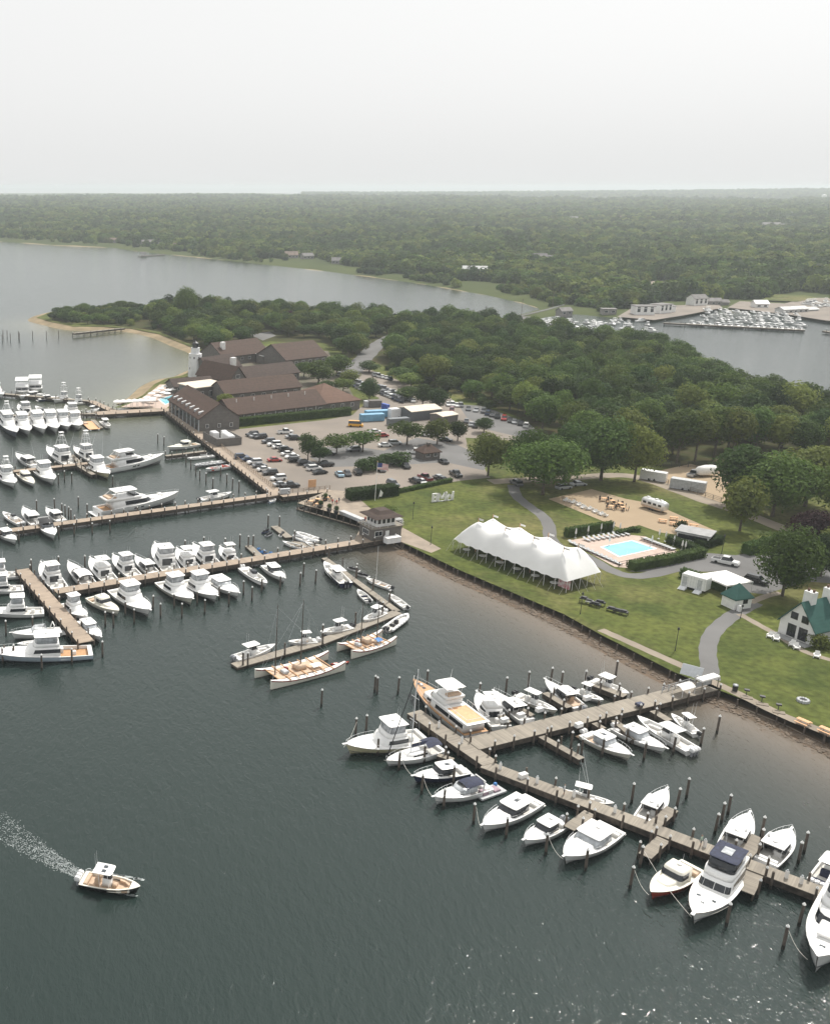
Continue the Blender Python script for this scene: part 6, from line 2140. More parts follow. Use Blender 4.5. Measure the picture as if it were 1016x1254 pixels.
def block(t, L, W, eave, ridge, kind='gable', wall=None, roof=None, ov=0.5, x0=0, y0=0, along='x', base=-0.3, trim=True, th=0.22):
 """walls and roof of one wing in the local frame of thing t; returns the wall object"""
 wall, roof = wall or m_shing, roof or m_roofb
 sw = (lambda a, b_, z: (x0 + a, y0 + b_, z)) if along == 'x' else (lambda a, b_, z: (x0 + b_, y0 + a, z))
 l, w = (L, W) if along == 'x' else (W, L)
 mb = MB()
 v = [sw(0, 0, base), sw(l, 0, base), sw(l, w, base), sw(0, w, base), sw(0, 0, eave), sw(l, 0, eave), sw(l, w, eave), sw(0, w, eave)]
 f = [(0, 1, 5, 4), (1, 2, 6, 5), (2, 3, 7, 6), (3, 0, 4, 7), (4, 5, 6, 7)]
 if kind == 'gable':
  v += [sw(0, w / 2, ridge), sw(l, w / 2, ridge)]
  f += [(4, 8, 7), (5, 6, 9)]
 mb.add(v, f)
 wo = mb.build('wall', wall, t)
 sl = (ridge - eave) / (w / 2)
 ze = eave - ov * sl
 r = MB()
 if kind == 'gable':
  for s in (0, 1):
   e0 = -ov if s == 0 else w + ov
   a, b_, c, d = sw(-ov, e0, ze), sw(l + ov, e0, ze), sw(l + ov, w / 2, ridge), sw(-ov, w / 2, ridge)
   lo = [Vector(p) + Vector((0, 0, 0.02)) for p in (a, b_, c, d)]
   hi = [p + Vector((0, 0, th)) for p in lo]
   r.add(lo + hi, [(0, 1, 2, 3), (7, 6, 5, 4), (0, 4, 5, 1), (1, 5, 6, 2), (2, 6, 7, 3), (3, 7, 4, 0)])
 elif kind == 'hip':
  k = min(w / 2, l / 2 - 0.1)
  lo = [sw(-ov, -ov, ze), sw(l + ov, -ov, ze), sw(l + ov, w + ov, ze), sw(-ov, w + ov, ze), sw(k, w / 2, ridge), sw(l - k, w / 2, ridge)]
  lo = [Vector(p) + Vector((0, 0, 0.02)) for p in lo]
  hi = [p + Vector((0, 0, th)) for p in lo]
  r.add(hi, [(0, 1, 5, 4), (1, 2, 5), (2, 3, 4, 5), (3, 0, 4)])
  r.add(lo[:4] + hi[:4], [(3, 2, 1, 0), (0, 1, 5, 4), (1, 2, 6, 5), (2, 3, 7, 6), (3, 0, 4, 7)])
 else:
  a, b_ = sw(-ov, -ov, eave), sw(l + ov, w + ov, eave)
  r.box(min(a[0], b_[0]), max(a[0], b_[0]), min(a[1], b_[1]), max(a[1], b_[1]), eave + 0.01, eave + 0.3)
 ro = r.build('roof', roof, t)
 return wo, ro

def building(name, label, a, b_, cat='building', zoff=0.0):
 A, B = G(*a), G(*b_)
 return thing(name, label, cat, (A.x, A.y, LZ + zoff), heading(A, B)), (B - A).length

# --- waterside lodge
t, L = building('lodge_building', 'grey shingled lodge wing along the boardwalk with roof dormers and tall dark doors', (207, 503.5), (244, 528.6))
wo, ro = block(t, L, 15, 4.6, 9.6)
for i in range(8):
 x = L * (i + 0.5) / 8
 window(wo, x, 0, 1.9, 3.0, 3.2, bars=1, mf=m_irond)
 MB().box(x + L / 16 - 0.13, x + L / 16 + 0.13, -0.35, -0.05, -0.3, 4.2).build('column', mat('pale_grey_trim', (0.42, 0.44, 0.46), 0.6), t)
for i in range(7):
 x = L * (i + 0.7) / 7.4
 z = 5.7
 d = MB()
 d.loft([[(x - 0.6, 0.9, 5.0), (x + 0.6, 0.9, 5.0), (x + 0.6, 0.9, 6.2), (x - 0.6, 0.9, 6.2)], [(x - 0.6, 3.0, 6.5), (x + 0.6, 3.0, 6.5), (x + 0.6, 3.0, 6.7), (x - 0.6, 3.0, 6.7)]])
 do = d.build('dormer', mat('dormer_grey', (0.5, 0.5, 0.5), 0.6, var=0.06), ro)
for i in range(3):
 window(wo, L, 3 + i * 4.5, 1.8, 1.2, 1.4, 1, 0)
t, L = building('lodge_building', 'long low brown-roofed lodge wing behind the clipped hedge', (285, 521), (398, 507))
wo, ro = block(t, L, 14, 3.9, 8.2)
for i in range(9):
 window(wo, L * (i + 0.5) / 9, 0, 2.2, 1.6, 1.3)
 MB().box(L * (i + 0.02) / 9, L * (i + 0.02) / 9 + 0.18, -0.1, -0.01, -0.3, 3.6).build('trim_board', m_white, t)
for i in range(5):
 MB().tube((L * (i + .6) / 5.4, 5, 6.5), (L * (i + .6) / 5.4, 5, 8.4), 0.14, 6).build('vent_pipe', m_white, ro)
t, L = building('lodge_building', 'hip-roofed end of the lodge beside the hedge and the blue containers', (388, 507), (440, 501))
wo, ro = block(t, L, 20, 3.8, 9.2, 'hip', roof=m_roofr)
for i in range(4):
 window(wo, L * (i + 0.6) / 4.4, 0, 2.2, 1.5, 1.4)
for i in range(5):
 window(wo, L, 2.5 + i * 3.6, 2.0, 2.6, 2.4, 1, 0, bars=2)
t, L = building('lodge_building', 'brown-roofed middle wing of the lodge behind the long low wing', (276, 495), (368, 485))
wo, ro = block(t, L, 13, 4.0, 8.0, roof=m_roofb)
for i in range(7):
 window(wo, L * (i + 0.5) / 7, 0, 2.4, 1.7, 1.3)
t, L = building('lodge_building', 'steep gabled lodge wing with pale gable facing the courtyard', (281, 478), (301, 475))
wo, ro = block(t, L, 22, 4.0, 9.5, along='y', roof=m_roofb)
window(wo, L / 2, 0, 5.4, 2.2, 1.6, bars=2)
window(wo, L / 2, 0, 2.0, 4.0, 2.0, bars=3)
t, L = building('lodge_building', 'dark-roofed lodge wing running back from the courtyard to the far lane', (303, 474), (366, 466))
wo, ro = block(t, L, 12, 3.8, 7.6, roof=m_roofb2)
for i in range(6):
 window(wo, L * (i + 0.5) / 6, 0, 2.2, 1.7, 1.3)
t, L = building('lodge_building', 'dark steep-roofed lodge wing right beside the lighthouse', (257, 465), (295, 459))
wo, ro = block(t, L, 12, 4.2, 9.0, roof=m_roofb2)
for i in range(4):
 window(wo, L * (i + 0.5) / 4, 0, 2.4, 1.6, 1.5)
MB().box(L - 6, L - 3.6, -0.6, 1.2, 0, 8.4).build('chimney', m_white, t)
MB().box(-3, 7, -5, -1.2, 3.2, 3.5).build('porch_roof', m_greyr, t)
t, L = building('lodge_building', 'brown-roofed lodge wing below the lighthouse, next to the pale flat roof', (214, 483), (262, 479))
wo, ro = block(t, L, 9, 3.2, 5.6, roof=m_roofb2)
for i in range(4):
 window(wo, L * (i + 0.5) / 4, 0, 2.2, 1.6, 1.3)
t, L = building('lodge_building', 'farther brown-roofed lodge wing behind the lighthouse wing', (273, 448), (328, 441))
wo, ro = block(t, L, 18, 4.2, 9.8, roof=m_roofb)
for i in range(6):
 window(wo, L * (i + 0.5) / 6, 0, 2.4, 1.6, 1.4)
MB().box(3.0, 4.8, 4, 6, 4, 10.5).build('chimney', m_white, ro)
t, L = building('lodge_building', 'farthest brown-roofed lodge wing with white-trimmed porch', (350, 452), (400, 446))
wo, ro = block(t, L, 22, 4.2, 10.2, roof=m_roofb)
for i in range(6):
 window(wo, L * (i + 0.5) / 6, 0, 2.2, 2.0, 2.0, bars=2)
t, L = building('lodge_building', 'low flat-roofed lodge link with bright white roof membrane', (322, 446), (352, 444))
wo, ro = block(t, L, 12, 3.8, 4, 'flat', roof=m_white)
for i in range(3):
 window(wo, L * (i + 0.5) / 3, 0, 2.2, 1.8, 1.4)
MB().box(3, 5, 5, 7, 4.12, 5.3).build('roof_unit', m_alu, ro)
t, L = building('lodge_building', 'pale flat-roofed lodge pavilion between the boardwalk wing and the courtyard', (240, 492), (278, 487))
wo, ro = block(t, L, 12, 5.4, 5.4, 'flat', roof=m_flat)
for i in range(3):
 window(wo, L * (i + 0.5) / 3, 0, 2.6, 2.4, 2.4, bars=2)
# lighthouse
p = G(239, 461)
t = thing('lighthouse', 'white octagonal lighthouse tower with black lantern room at the lodge', 'lighthouse', p, R(10))
tw = MB().lathe([(3.35, -0.4), (2.95, 10.2)], 8).build('tower', m_stuc, t)
MB().lathe([(3.0, 10.202), (3.05, 10.4), (2.2, 10.45)], 8).build('gallery_deck', m_white, t)
MB().lathe([(2.05, 10.5), (1.95, 12.9), (2.1, 12.95), (2.1, 13.1)], 8).build('watch_room', m_stuc, t)
lr = MB().lathe([(1.25, 13.1), (1.25, 14.9)], 8).build('lantern_room', m_wglass, t)
q = MB()
for i in range(8):
 a = i * math.pi / 4
 q.tube((1.28 * math.cos(a), 1.28 * math.sin(a), 13.1), (1.28 * math.cos(a), 1.28 * math.sin(a), 14.95), 0.07, 4)
 q.tube((2.2 * math.cos(a), 2.2 * math.sin(a), 13.1), (2.2 * math.cos(a), 2.2 * math.sin(a), 14.0), 0.04, 4)
 b2 = (i + 1) * math.pi / 4
 q.tube((2.2 * math.cos(a), 2.2 * math.sin(a), 14.0), (2.2 * math.cos(b2), 2.2 * math.sin(b2), 14.0), 0.04, 4)
q.build('lantern_frame', m_irond, t)
MB().lathe([(1.6, 14.95), (1.3, 15.3), (0.35, 15.9), (0.3, 16.2), (0.05, 16.5)], 8).build('lantern_cap', m_irond, t)
for i in range(8):
 a = (i + .5) * math.pi / 4
 ap = 2.97 * math.cos(math.pi / 8)
 for z, r_ in ((8.8, 2.99), (4.0, 3.17)):
  if z < 5 and i % 2:
   continue
  rr_ = r_ * math.cos(math.pi / 8) + 0.02
  window(tw, rr_ * math.cos(a), rr_ * math.sin(a), z, 0.75, 1.1, math.cos(a), math.sin(a), bars=0)
# service enclosure
p = G(272, 541)
t = thing('service_enclosure', 'grey fenced service enclosure with white tanks between boardwalk and car park', 'enclosure', p, R(-70))
for nm, a in (('fence_panel', (-6, 6, -4.5, -4.3)), ('fence_panel', (-6, 6, 4.3, 4.5)), ('fence_panel', (-6, -5.8, -4.3, 4.3)), ('fence_panel', (5.8, 6, -4.3, 4.3))):
 MB().box(a[0], a[1], a[2], a[3], -0.1, 2.6).build(nm, m_shing, t)
MB().box(-5.8, 5.8, -4.3, 4.3, 0, 0.05).build('slab', m_greyr, t)
for x, y, l, w in ((-3, -1.5, 1.6, 1.1), (0.5, 1.6, 2.2, 1.2), (3.2, 1.4, 1.6, 1.2), (-3.2, 2.2, 0.9, 0.9)):
 MB().bbox(x - l, x + l, y - w, y + w, 0.05, 3.1, 0.25).build('tank', m_ewht, t)

# --- harbour hut with pagoda roof
p = G(465, 656)
t = thing('harbour_hut', 'two-storey grey shingled harbour hut with flared dark roof on the quay', 'hut', p, R(22))
lo = MB().box(-4.2, 4.2, -2.8, 2.8, -0.2, 3.0).build('lower_wall', m_shing, t)
MB().box(-4.6, 4.6, -3.2, 3.2, 3.0, 3.2).build('balcony_deck', m_plank, t)
up = MB().box(-2.6, 2.6, -2.2, 2.2, 3.2, 5.6).build('upper_wall', m_white, t)
for i in range(4):
 window(up, -1.95 + 1.3 * i, -2.2, 4.5, 1.1, 1.3, 0, -1, bars=0)
for i in range(3):
 window(up, -2.6, -1.4 + 1.4 * i, 4.5, 1.1, 1.3, -1, 0, bars=0)
 window(up, 2.6, -1.4 + 1.4 * i, 4.5, 1.1, 1.3, 1, 0, bars=0)
window(lo, -2.4, -2.8, 1.7, 2.2, 1.3, 0, -1)
window(lo, -4.2, 0, 1.7, 2.6, 1.3, -1, 0, bars=2)
MB().box(-0.4, 0.6, -2.9, -2.8, 0, 2.2).build('door', m_white, lo)
rings = []
for k, z in ((1.0, 5.55), (0.93, 5.75), (0.62, 6.25), (0.36, 7.0)):
 rings.append([(x * k, y * k, z) for x, y in ((-4.1, -3.7), (4.1, -3.7), (4.1, 3.7), (-4.1, 3.7))])
MB().loft(rings).build('roof', m_roofb2, t)
q = MB()
for a, b2 in (((-4.5, -3.1), (4.5, -3.1)), ((-4.5, -3.1), (-4.5, 3.1)), ((4.5, -3.1), (4.5, 3.1))):
 q.path([(*a, 4.1), (*b2, 4.1)], 0.04, 4)
 q.path([(*a, 3.7), (*b2, 3.7)], 0.03, 4)
 for i in range(5):
  f = i / 4
  q.tube((a[0] + (b2[0] - a[0]) * f, a[1] + (b2[1] - a[1]) * f, 3.2), (a[0] + (b2[0] - a[0]) * f, a[1] + (b2[1] - a[1]) * f, 4.1), 0.04, 4)
q.build('balcony_rail', m_alu, t)
p = G(480, 664)
t = thing('ice_box', 'white wide storage chest on the quay beside the harbour hut', 'chest', p, R(22))
MB().bbox(-2.0, 2.0, -0.8, 0.8, 0, 1.3, 0.1).build('body', m_ewht, t)
MB().bbox(-2.05, 2.05, -0.85, 0.85, 1.302, 1.45, 0.05).build('lid', m_white, t)
p = G(481, 646)
t = thing('storage_shed', 'low grey shingled shed joined to the path side of the harbour hut', 'shed', p, R(22))
block(t, 3.4, 3, 2.2, 2.4, 'flat', roof=m_greyr, x0=-1.7, y0=-1.5, ov=0.15)
# --- car park kiosk
p = G(523, 561)
t = thing('kiosk', 'small shingled gatehouse kiosk with brown roof in the car park', 'kiosk', p, R(20))
wo, ro = block(t, 6, 4.6, 2.6, 4.4, 'hip', x0=-3, y0=-2.3)
window(wo, -1.4, -2.3, 1.6, 1.4, 1.1)
window(wo, 1.4, -2.3, 1.6, 1.4, 1.1)
window(wo, 3, 0, 1.6, 1.4, 1.1, 1, 0)
MB().box(-.5, .5, -0.5, 0.5, 4.5, 5.1).build('cupola', m_shing, ro)

# --- white house with green roof
t, L = building('white_house', 'white brick house with steep green roof, chimneys and dark french doors', (951.7, 774), (994, 791.5), cat='house')
D = 17
eav, rid = 2.9, 7.4
wo, ro = block(t, L, D, eav, rid, along='y', wall=m_clap, roof=m_roofg, ov=0.35)
window(wo, L * 0.37, 0, 4.5, 1.4, 1.4, bars=1, mf=m_irond)
window(wo, L * 0.68, 0, 4.4, 1.4, 1.4, bars=1, mf=m_irond)
window(wo, L * 0.36, 0, 1.45, 1.7, 2.5, bars=2, mf=m_irond)
window(wo, L * 0.68, 0, 1.45, 1.7, 2.5, bars=2, mf=m_irond)
ws = MB().box(-0.9, -0.01, 3, 6, -0.2, 2.8).build('side_bay', m_clap, t)
for x, y in ((L * 0.46, 2.4), (L * 0.5, 7.4)):
 ch = MB().box(x - 0.9, x + 0.9, y - 0.7, y + 0.7, 5.5, 9.3).build('chimney', m_clap, ro)
 for k in (-0.5, 0.5):
  MB().tube((x + k, y, 9.3), (x + k, y, 9.8), 0.24, 8).build('chimney_pot', m_roofr, ch)
w2, r2 = block(t, 14, 9, 2.9, 7.0, x0=L - 1, y0=5, wall=m_clap, roof=m_roofg, ov=0.35)
for i in range(3):
 dm = MB().loft([[(L + 1.5 + i * 4, 4.2, 2.9), (L + 3.1 + i * 4, 4.2, 2.9), (L + 3.1 + i * 4, 4.2, 4.7), (L + 1.5 + i * 4, 4.2, 4.7)], [(L + 1.5 + i * 4, 7.2, 5.2), (L + 3.1 + i * 4, 7.2, 5.2), (L + 3.1 + i * 4, 7.2, 5.5), (L + 1.5 + i * 4, 7.2, 5.5)]]).build('dormer', m_roofg, r2)
 window(dm, L + 2.3 + i * 4, 4.2, 3.9, 1.1, 1.2, bars=1)
 window(w2, L + 2.3 + i * 4, 5, 1.6, 1.4, 1.6)
w3, r3 = block(t, 8, 14, 2.9, 6.8, x0=1, y0=D - 1, along='y', wall=m_clap, roof=m_roofg, ov=0.35)
MB().box(0, L, -2.2, -0.3, -0.05, 0.12).build('terrace', m_greyr, t)
# --- hut with green roof
A, F, B = G(882, 740), G(898, 747.5), G(915, 740.5)
t = thing('garden_hut', 'small white hut with green pyramid roof beside the curving path', 'hut', (A.x, A.y, LZ), heading(A, F))
wl, wd = (F - A).length, 4.2
wo, ro = block(t, wl, wd, 2.5, 4.9, 'hip', wall=m_white, roof=m_roofg, ov=0.3)
window(wo, wl, wd * .6, 1.7, 1.3, 1.1, 1, 0, mf=m_irond)
MB().box(wl + 0.01, wl + .08, 0.8, 1.9, 0, 2.1).build('door', m_white, wo)
MB().bbox(wl + .3, wl + 1.0, 0.3, 0.9, 0, 1.3, .05).build('cabinet', m_ewht, t)
# --- restroom trailer
A, B = G(832, 719), G(862, 727.5)
t = thing('restroom_trailer', 'white event trailer with two sets of steps on the lawn', 'trailer', (A.x, A.y, LZ), heading(A, B))
tl = (B - A).length
MB().bbox(0, tl, 0, 2.6, 0.55, 3.3, 0.12).build('body', m_ewht, t)
q = MB()
for i in range(9):
 q.box(tl * (i + .5) / 9 - .02, tl * (i + .5) / 9 + .02, -0.02, -0.003, 0.6, 3.1)
q.build('panel_joints', m_cover, t)
for x in (tl * .15, tl * .75):
 MB().box(x - .45, x + .45, -0.05, -0.021, 0.6, 2.7).build('door', m_cover, t)
 q = MB()
 for k in range(4):
  q.box(x - .7, x + .7, -0.4 - .35 * k, -0.06 - .35 * k, 0.02, 0.52 - .13 * k)
 q.build('steps', m_alu, t)
for x in (tl * .4, tl * .5):
 MB().tube((x, 0.1, 0.32), (x, 0.4, 0.32), 0.32, 10).build('wheel', m_eblk, t)
# --- white canopy beside it
p = P(889, 707, 4.2)
p.z = LZ
t = thing('white_canopy', 'low white square canopy tent over the club yard beside the green-roofed hut', 'canopy', p, R(18))
MB().loft([[(-3.6, -3.6, 2.2), (3.6, -3.6, 2.2), (3.6, 3.6, 2.2), (-3.6, 3.6, 2.2)], [(-3.6, -3.6, 2.5), (3.6, -3.6, 2.5), (3.6, 3.6, 2.5), (-3.6, 3.6, 2.5)], [(-.1, -.1, 3.4), (.1, -.1, 3.4), (.1, .1, 3.4), (-.1, .1, 3.4)]]).build('roof', m_cwhite, t)
for x in (-3.5, 3.5):
 for y in (-3.5, 3.5):
  MB().tube((x, y, 0), (x, y, 2.25), 0.06, 5).build('leg', m_alu, t)
# --- grey pool shed
p = G(849, 664)
t = thing('pool_shed', 'low grey flat-roofed shed with white front beside the pool hedge', 'shed', p, R(-40))
wo, ro = block(t, 7, 5, 2.7, 3, 'flat', wall=m_white, roof=m_greyr, x0=-3.5, y0=-2.5)
MB().box(-3.2, 3.2, -2.6, -2.51, 1.2, 2.3).build('serving_hatch', m_eblk, wo)

# --- big pole tent
A, B = P(553, 661, 4.1), P(692, 713, 4.1)
C = P(735, 699, 4.1)
u = (B - A).normalized()
v = Vector((-u.y, u.x, 0))
Lt = (B - A).length
Wt = max(11.0, (C - B).dot(v))
print('TENT', Lt, Wt)
t = thing('pole_tent', 'long white peaked pole tent on the lawn above the seawall', 'tent', (A.x, A.y, LZ), heading(A, B))
NX, NY = 84, 30
peaks = [(Lt * (0.13 + 0.247 * i), y) for i in range(4) for y in (Wt * 0.30, Wt * 0.70)]

def tent_z(x, y):
 ex = min(x, Lt - x) / 4.5
 ey = min(y, Wt - y) / (Wt * 0.30)
 e = max(0.0, min(1.0, min(ex, ey)))
 z = 2.5
 sag = 3.7 * (1 - (1 - e) ** 1.8)
 d = min(math.hypot((x - a) * 1.0, (y - b_) * 1.0) for a, b_ in peaks)
 pk = 1.5 * math.exp(-(d + .1) / 2.6) * min(1, e * 1.6)
 return z + sag + pk

vs, fs = [], []
for j in range(NY + 1):
 for i in range(NX + 1):
  x, y = Lt * i / NX, Wt * j / NY
  cxn, cyn = (x / Lt - .5) * 2, (y / Wt - .5) * 2
  r_ = 1 - 0.10 * max(0, abs(cxn) - .72) / .28 * abs(cyn) ** 2
  yy = Wt / 2 + (y - Wt / 2) * r_
  sc_ = 0.12 * math.sin(i * 2 * math.pi / 7) * (1 if j in (0, NY) else 0)
  vs.append((x, yy, tent_z(x, y) + sc_))
for j in range(NY):
 for i in range(NX):
  a = j * (NX + 1) + i
  fs.append((a, a + 1, a + NX + 2, a + NX + 1))
m_tentf = mat('tent_sailcloth', (0.78, 0.775, 0.76), 0.7, var=0.03, scale=0.3)
MB().add(vs, fs).build('canopy', m_tentf, t, smooth=True)
for a, b_ in peaks:
 MB().tube((a, b_, 0), (a, b_, tent_z(a, b_) + 0.9), 0.09, 6).build('centre_pole', m_teak, t)
 z = tent_z(a, b_)
 MB().add([(a, b_, z + .85), (a + 1.3, b_ + .3, z + .72), (a + 1.25, b_ + .3, z + .32), (a, b_, z + .4)], [(0, 1, 2, 3)]).build('pennant', m_cwhite, t)
for i in range(13):
 x = Lt * i / 12
 for y, o_ in ((0, -1), (Wt, 1)):
  yy = Wt / 2 + (y - Wt / 2) * (1 - 0.10 * max(0, abs((x / Lt - .5) * 2) - .72) / .28)
  MB().tube((x, yy + .05 * o_, 0), (x, yy, 2.5), 0.05, 5).build('side_pole', m_white, t)
  MB().tube((x, yy, 2.5), (x, yy + o_ * 2.2, 0), 0.02, 4).build('guy_line', m_rope, t)
for j in range(1, 5):
 y = Wt * j / 5
 for x, o_ in ((0, -1), (Lt, 1)):
  MB().tube((x, y, 0), (x, y, 2.5), 0.05, 5).build('side_pole', m_white, t)
  MB().tube((x, y, 2.5), (x + o_ * 2.2, y, 0), 0.02, 4).build('guy_line', m_rope, t)
o = MB().box(Lt - 3.2, Lt - 0.2, 2.0, 2.08, 0.2, 2.2).build('red_banner', mat('red_pink_print', (0.45, 0.08, 0.12), 0.7, col2=(0.75, 0.7, 0.7), scale=1.3), t)
# floor and tables inside the tent, seen under its edge
TBL_T = MB().lathe([(0.9, 0.72), (0.9, 0.77)], 12).mesh('table_top', m_cwhite)
TBL_L = MB().lathe([(0.3, 0), (0.05, 0.06), (0.05, 0.72)], 6).mesh('table_leg', m_irond)
k = 0
for i in range(6):
 for j in (0.14, 0.42):
  lx, ly = Lt * (0.1 + 0.155 * i), Wt * j
  p = Vector((A.x, A.y, LZ)) + u * lx + v * ly
  tb = thing('round_table', 'white round table under the long tent, %s along its %s row' % (ORD[i], 'water-side' if j < .3 else 'inner'), 'table', p, 0, 'tables under the tent')
  for nm, me in (('table_top', TBL_T), ('table_leg', TBL_L)):
   c = bpy.data.objects.new(nm, me)
   COL.objects.link(c)
   c.parent = tb
# ================================================================== CARS
CAR_COL = {'white': (0.75, 0.75, 0.74), 'black': (0.012, 0.012, 0.014), 'silver': (0.42, 0.43, 0.44), 'grey': (0.13, 0.135, 0.145), 'red': (0.36, 0.025, 0.02), 'navy': (0.02, 0.035, 0.085),
           'pale blue': (0.30, 0.45, 0.55), 'yellow': (0.72, 0.36, 0.02), 'dark red': (0.16, 0.02, 0.025)}
CAR_M = {k: mat('car_paint_' + k.replace(' ', '_'), v, 0.25, var=0.02, coat=0.6, metal=0.3 if k in ('silver', 'grey') else 0.0) for k, v in CAR_COL.items()}
m_cglass = mat('car_glass', (0.015, 0.018, 0.022), 0.05, var=0.1, spec=0.7)
m_tyre = mat('tyre_rubber', (0.015, 0.015, 0.016), 0.85, var=0.1)
m_rim = mat('wheel_rim', (0.45, 0.46, 0.47), 0.35, metal=0.7)
m_lamp = mat('lamp_lens', (0.6, 0.6, 0.58), 0.15)
CAR_SHAPES = {
 # length, width, body profile (x, z) lower-body top line, glasshouse bottom x0 x1, top x0 x1, heights
 'sedan': (4.7, 1.82, [(0, .55), (0.15, .86), (1.0, .95), (3.2, .93), (4.4, .78), (4.7, .55)], (0.75, 3.55), (1.35, 2.75), 0.93, 1.43),
 'suv': (4.75, 1.92, [(0, .6), (0.08, 1.02), (1.0, 1.06), (3.3, 1.04), (4.5, .92), (4.75, .62)], (0.15, 3.6), (0.45, 2.9), 1.04, 1.72),
 'pickup': (5.7, 1.98, [(0, .6), (0.05, 1.05), (1.9, 1.05), (4.1, 1.08), (5.5, 1.0), (5.7, .65)], (2.0, 4.3), (2.25, 3.6), 1.06, 1.86),
 'van': (5.4, 2.0, [(0, .5), (0.05, 1.15), (1.0, 1.15), (4.4, 1.12), (5.25, .95), (5.4, .55)], (0.1, 4.75), (0.2, 4.0), 1.13, 2.15)}
CAR_ME = {}
for k, (L, W, prof, gb, gt, z0, z1) in CAR_SHAPES.items():
 w = W / 2
 rings = []
 for y, f in ((-w, .0), (-w * .97, 1), (w * .97, 1), (w, 0)):
  if f:
   rings.append([(x, y, z) for x, z in prof] + [(L - .05, y, .28), (.05, y, .28)])
  else:
   rings.append([(x * .985 + L * .0075, y, z - .1) for x, z in prof] + [(L - .1, y, .32), (.1, y, .32)])
 body = MB().loft(rings).mesh('body', None)
 g0 = [(gb[0], -w * .93), (gb[1], -w * .9), (gb[1], w * .9), (gb[0], w * .93)]
 g1 = [(gt[0], -w * .74), (gt[1], -w * .72), (gt[1], w * .72), (gt[0], w * .74)]
 glass = MB().loft([[(x, y, z0 - .02) for x, y in g0], [(x, y, z1 - .04) for x, y in g1]]).mesh('windows', m_cglass)
 roof = MB().loft([[(x + (.06 if i in (0, 3) else -.0), y * 1.02, z1 - .05) for i, (x, y) in enumerate(g1)], [(x, y * .94, z1 + .03) for x, y in g1]]).mesh('roof', None)
 if k == 'pickup':
  bed = MB().box(.12, 1.85, -w * .84, w * .84, 1.052, 1.062).mesh('bed', m_eblk)
 else:
  bed = None
 wh = MB().tube((0, -.11, 0), (0, .11, 0), .34, 10).mesh('wheel', m_tyre)
 CAR_ME[k] = (body, glass, roof, bed, wh, L, W)
m_dummy = None
BYCOL = {}

def car(kind, col, p, rz, label, group, far=False, name=None):
 body, glass, roof, bed, wh, L, W = CAR_ME[kind]
 t = thing(name or {'sedan': 'sedan_car', 'suv': 'estate_car', 'pickup': 'pickup_truck', 'van': 'van'}[kind], label, {'pickup': 'pickup', 'van': 'van'}.get(kind, 'car'), p, rz, group)
 for nm, me in (('body', body), ('windows', glass), ('roof', roof), ('bed', bed)):
  if me is None:
   continue
  if nm in ('body', 'roof'):
   key = (kind, nm, col)
   if key not in BYCOL:
    m2 = me.copy()
    m2.materials.clear()
    m2.materials.append(CAR_M[col])
    BYCOL[key] = m2
   me = BYCOL[key]
  c = bpy.data.objects.new(nm, me)
  COL.objects.link(c)
  c.parent = t
  c.location = (-L / 2, 0, 0)
 if not far:
  for x in (.19, .80):
   for s in (1, -1):
    c = bpy.data.objects.new('wheel', wh)
    COL.objects.link(c)
    c.parent = t
    c.location = (x * L - L / 2, s * (W / 2 - .1), .34)
 return t

def CP(x, y):
 q = P(x, y, LZ + .7)
 return Vector((q.x, q.y, LZ + .03))

TYPES = {'sedan': 'saloon car', 'suv': 'estate car', 'pickup': 'pickup truck', 'van': 'van'}
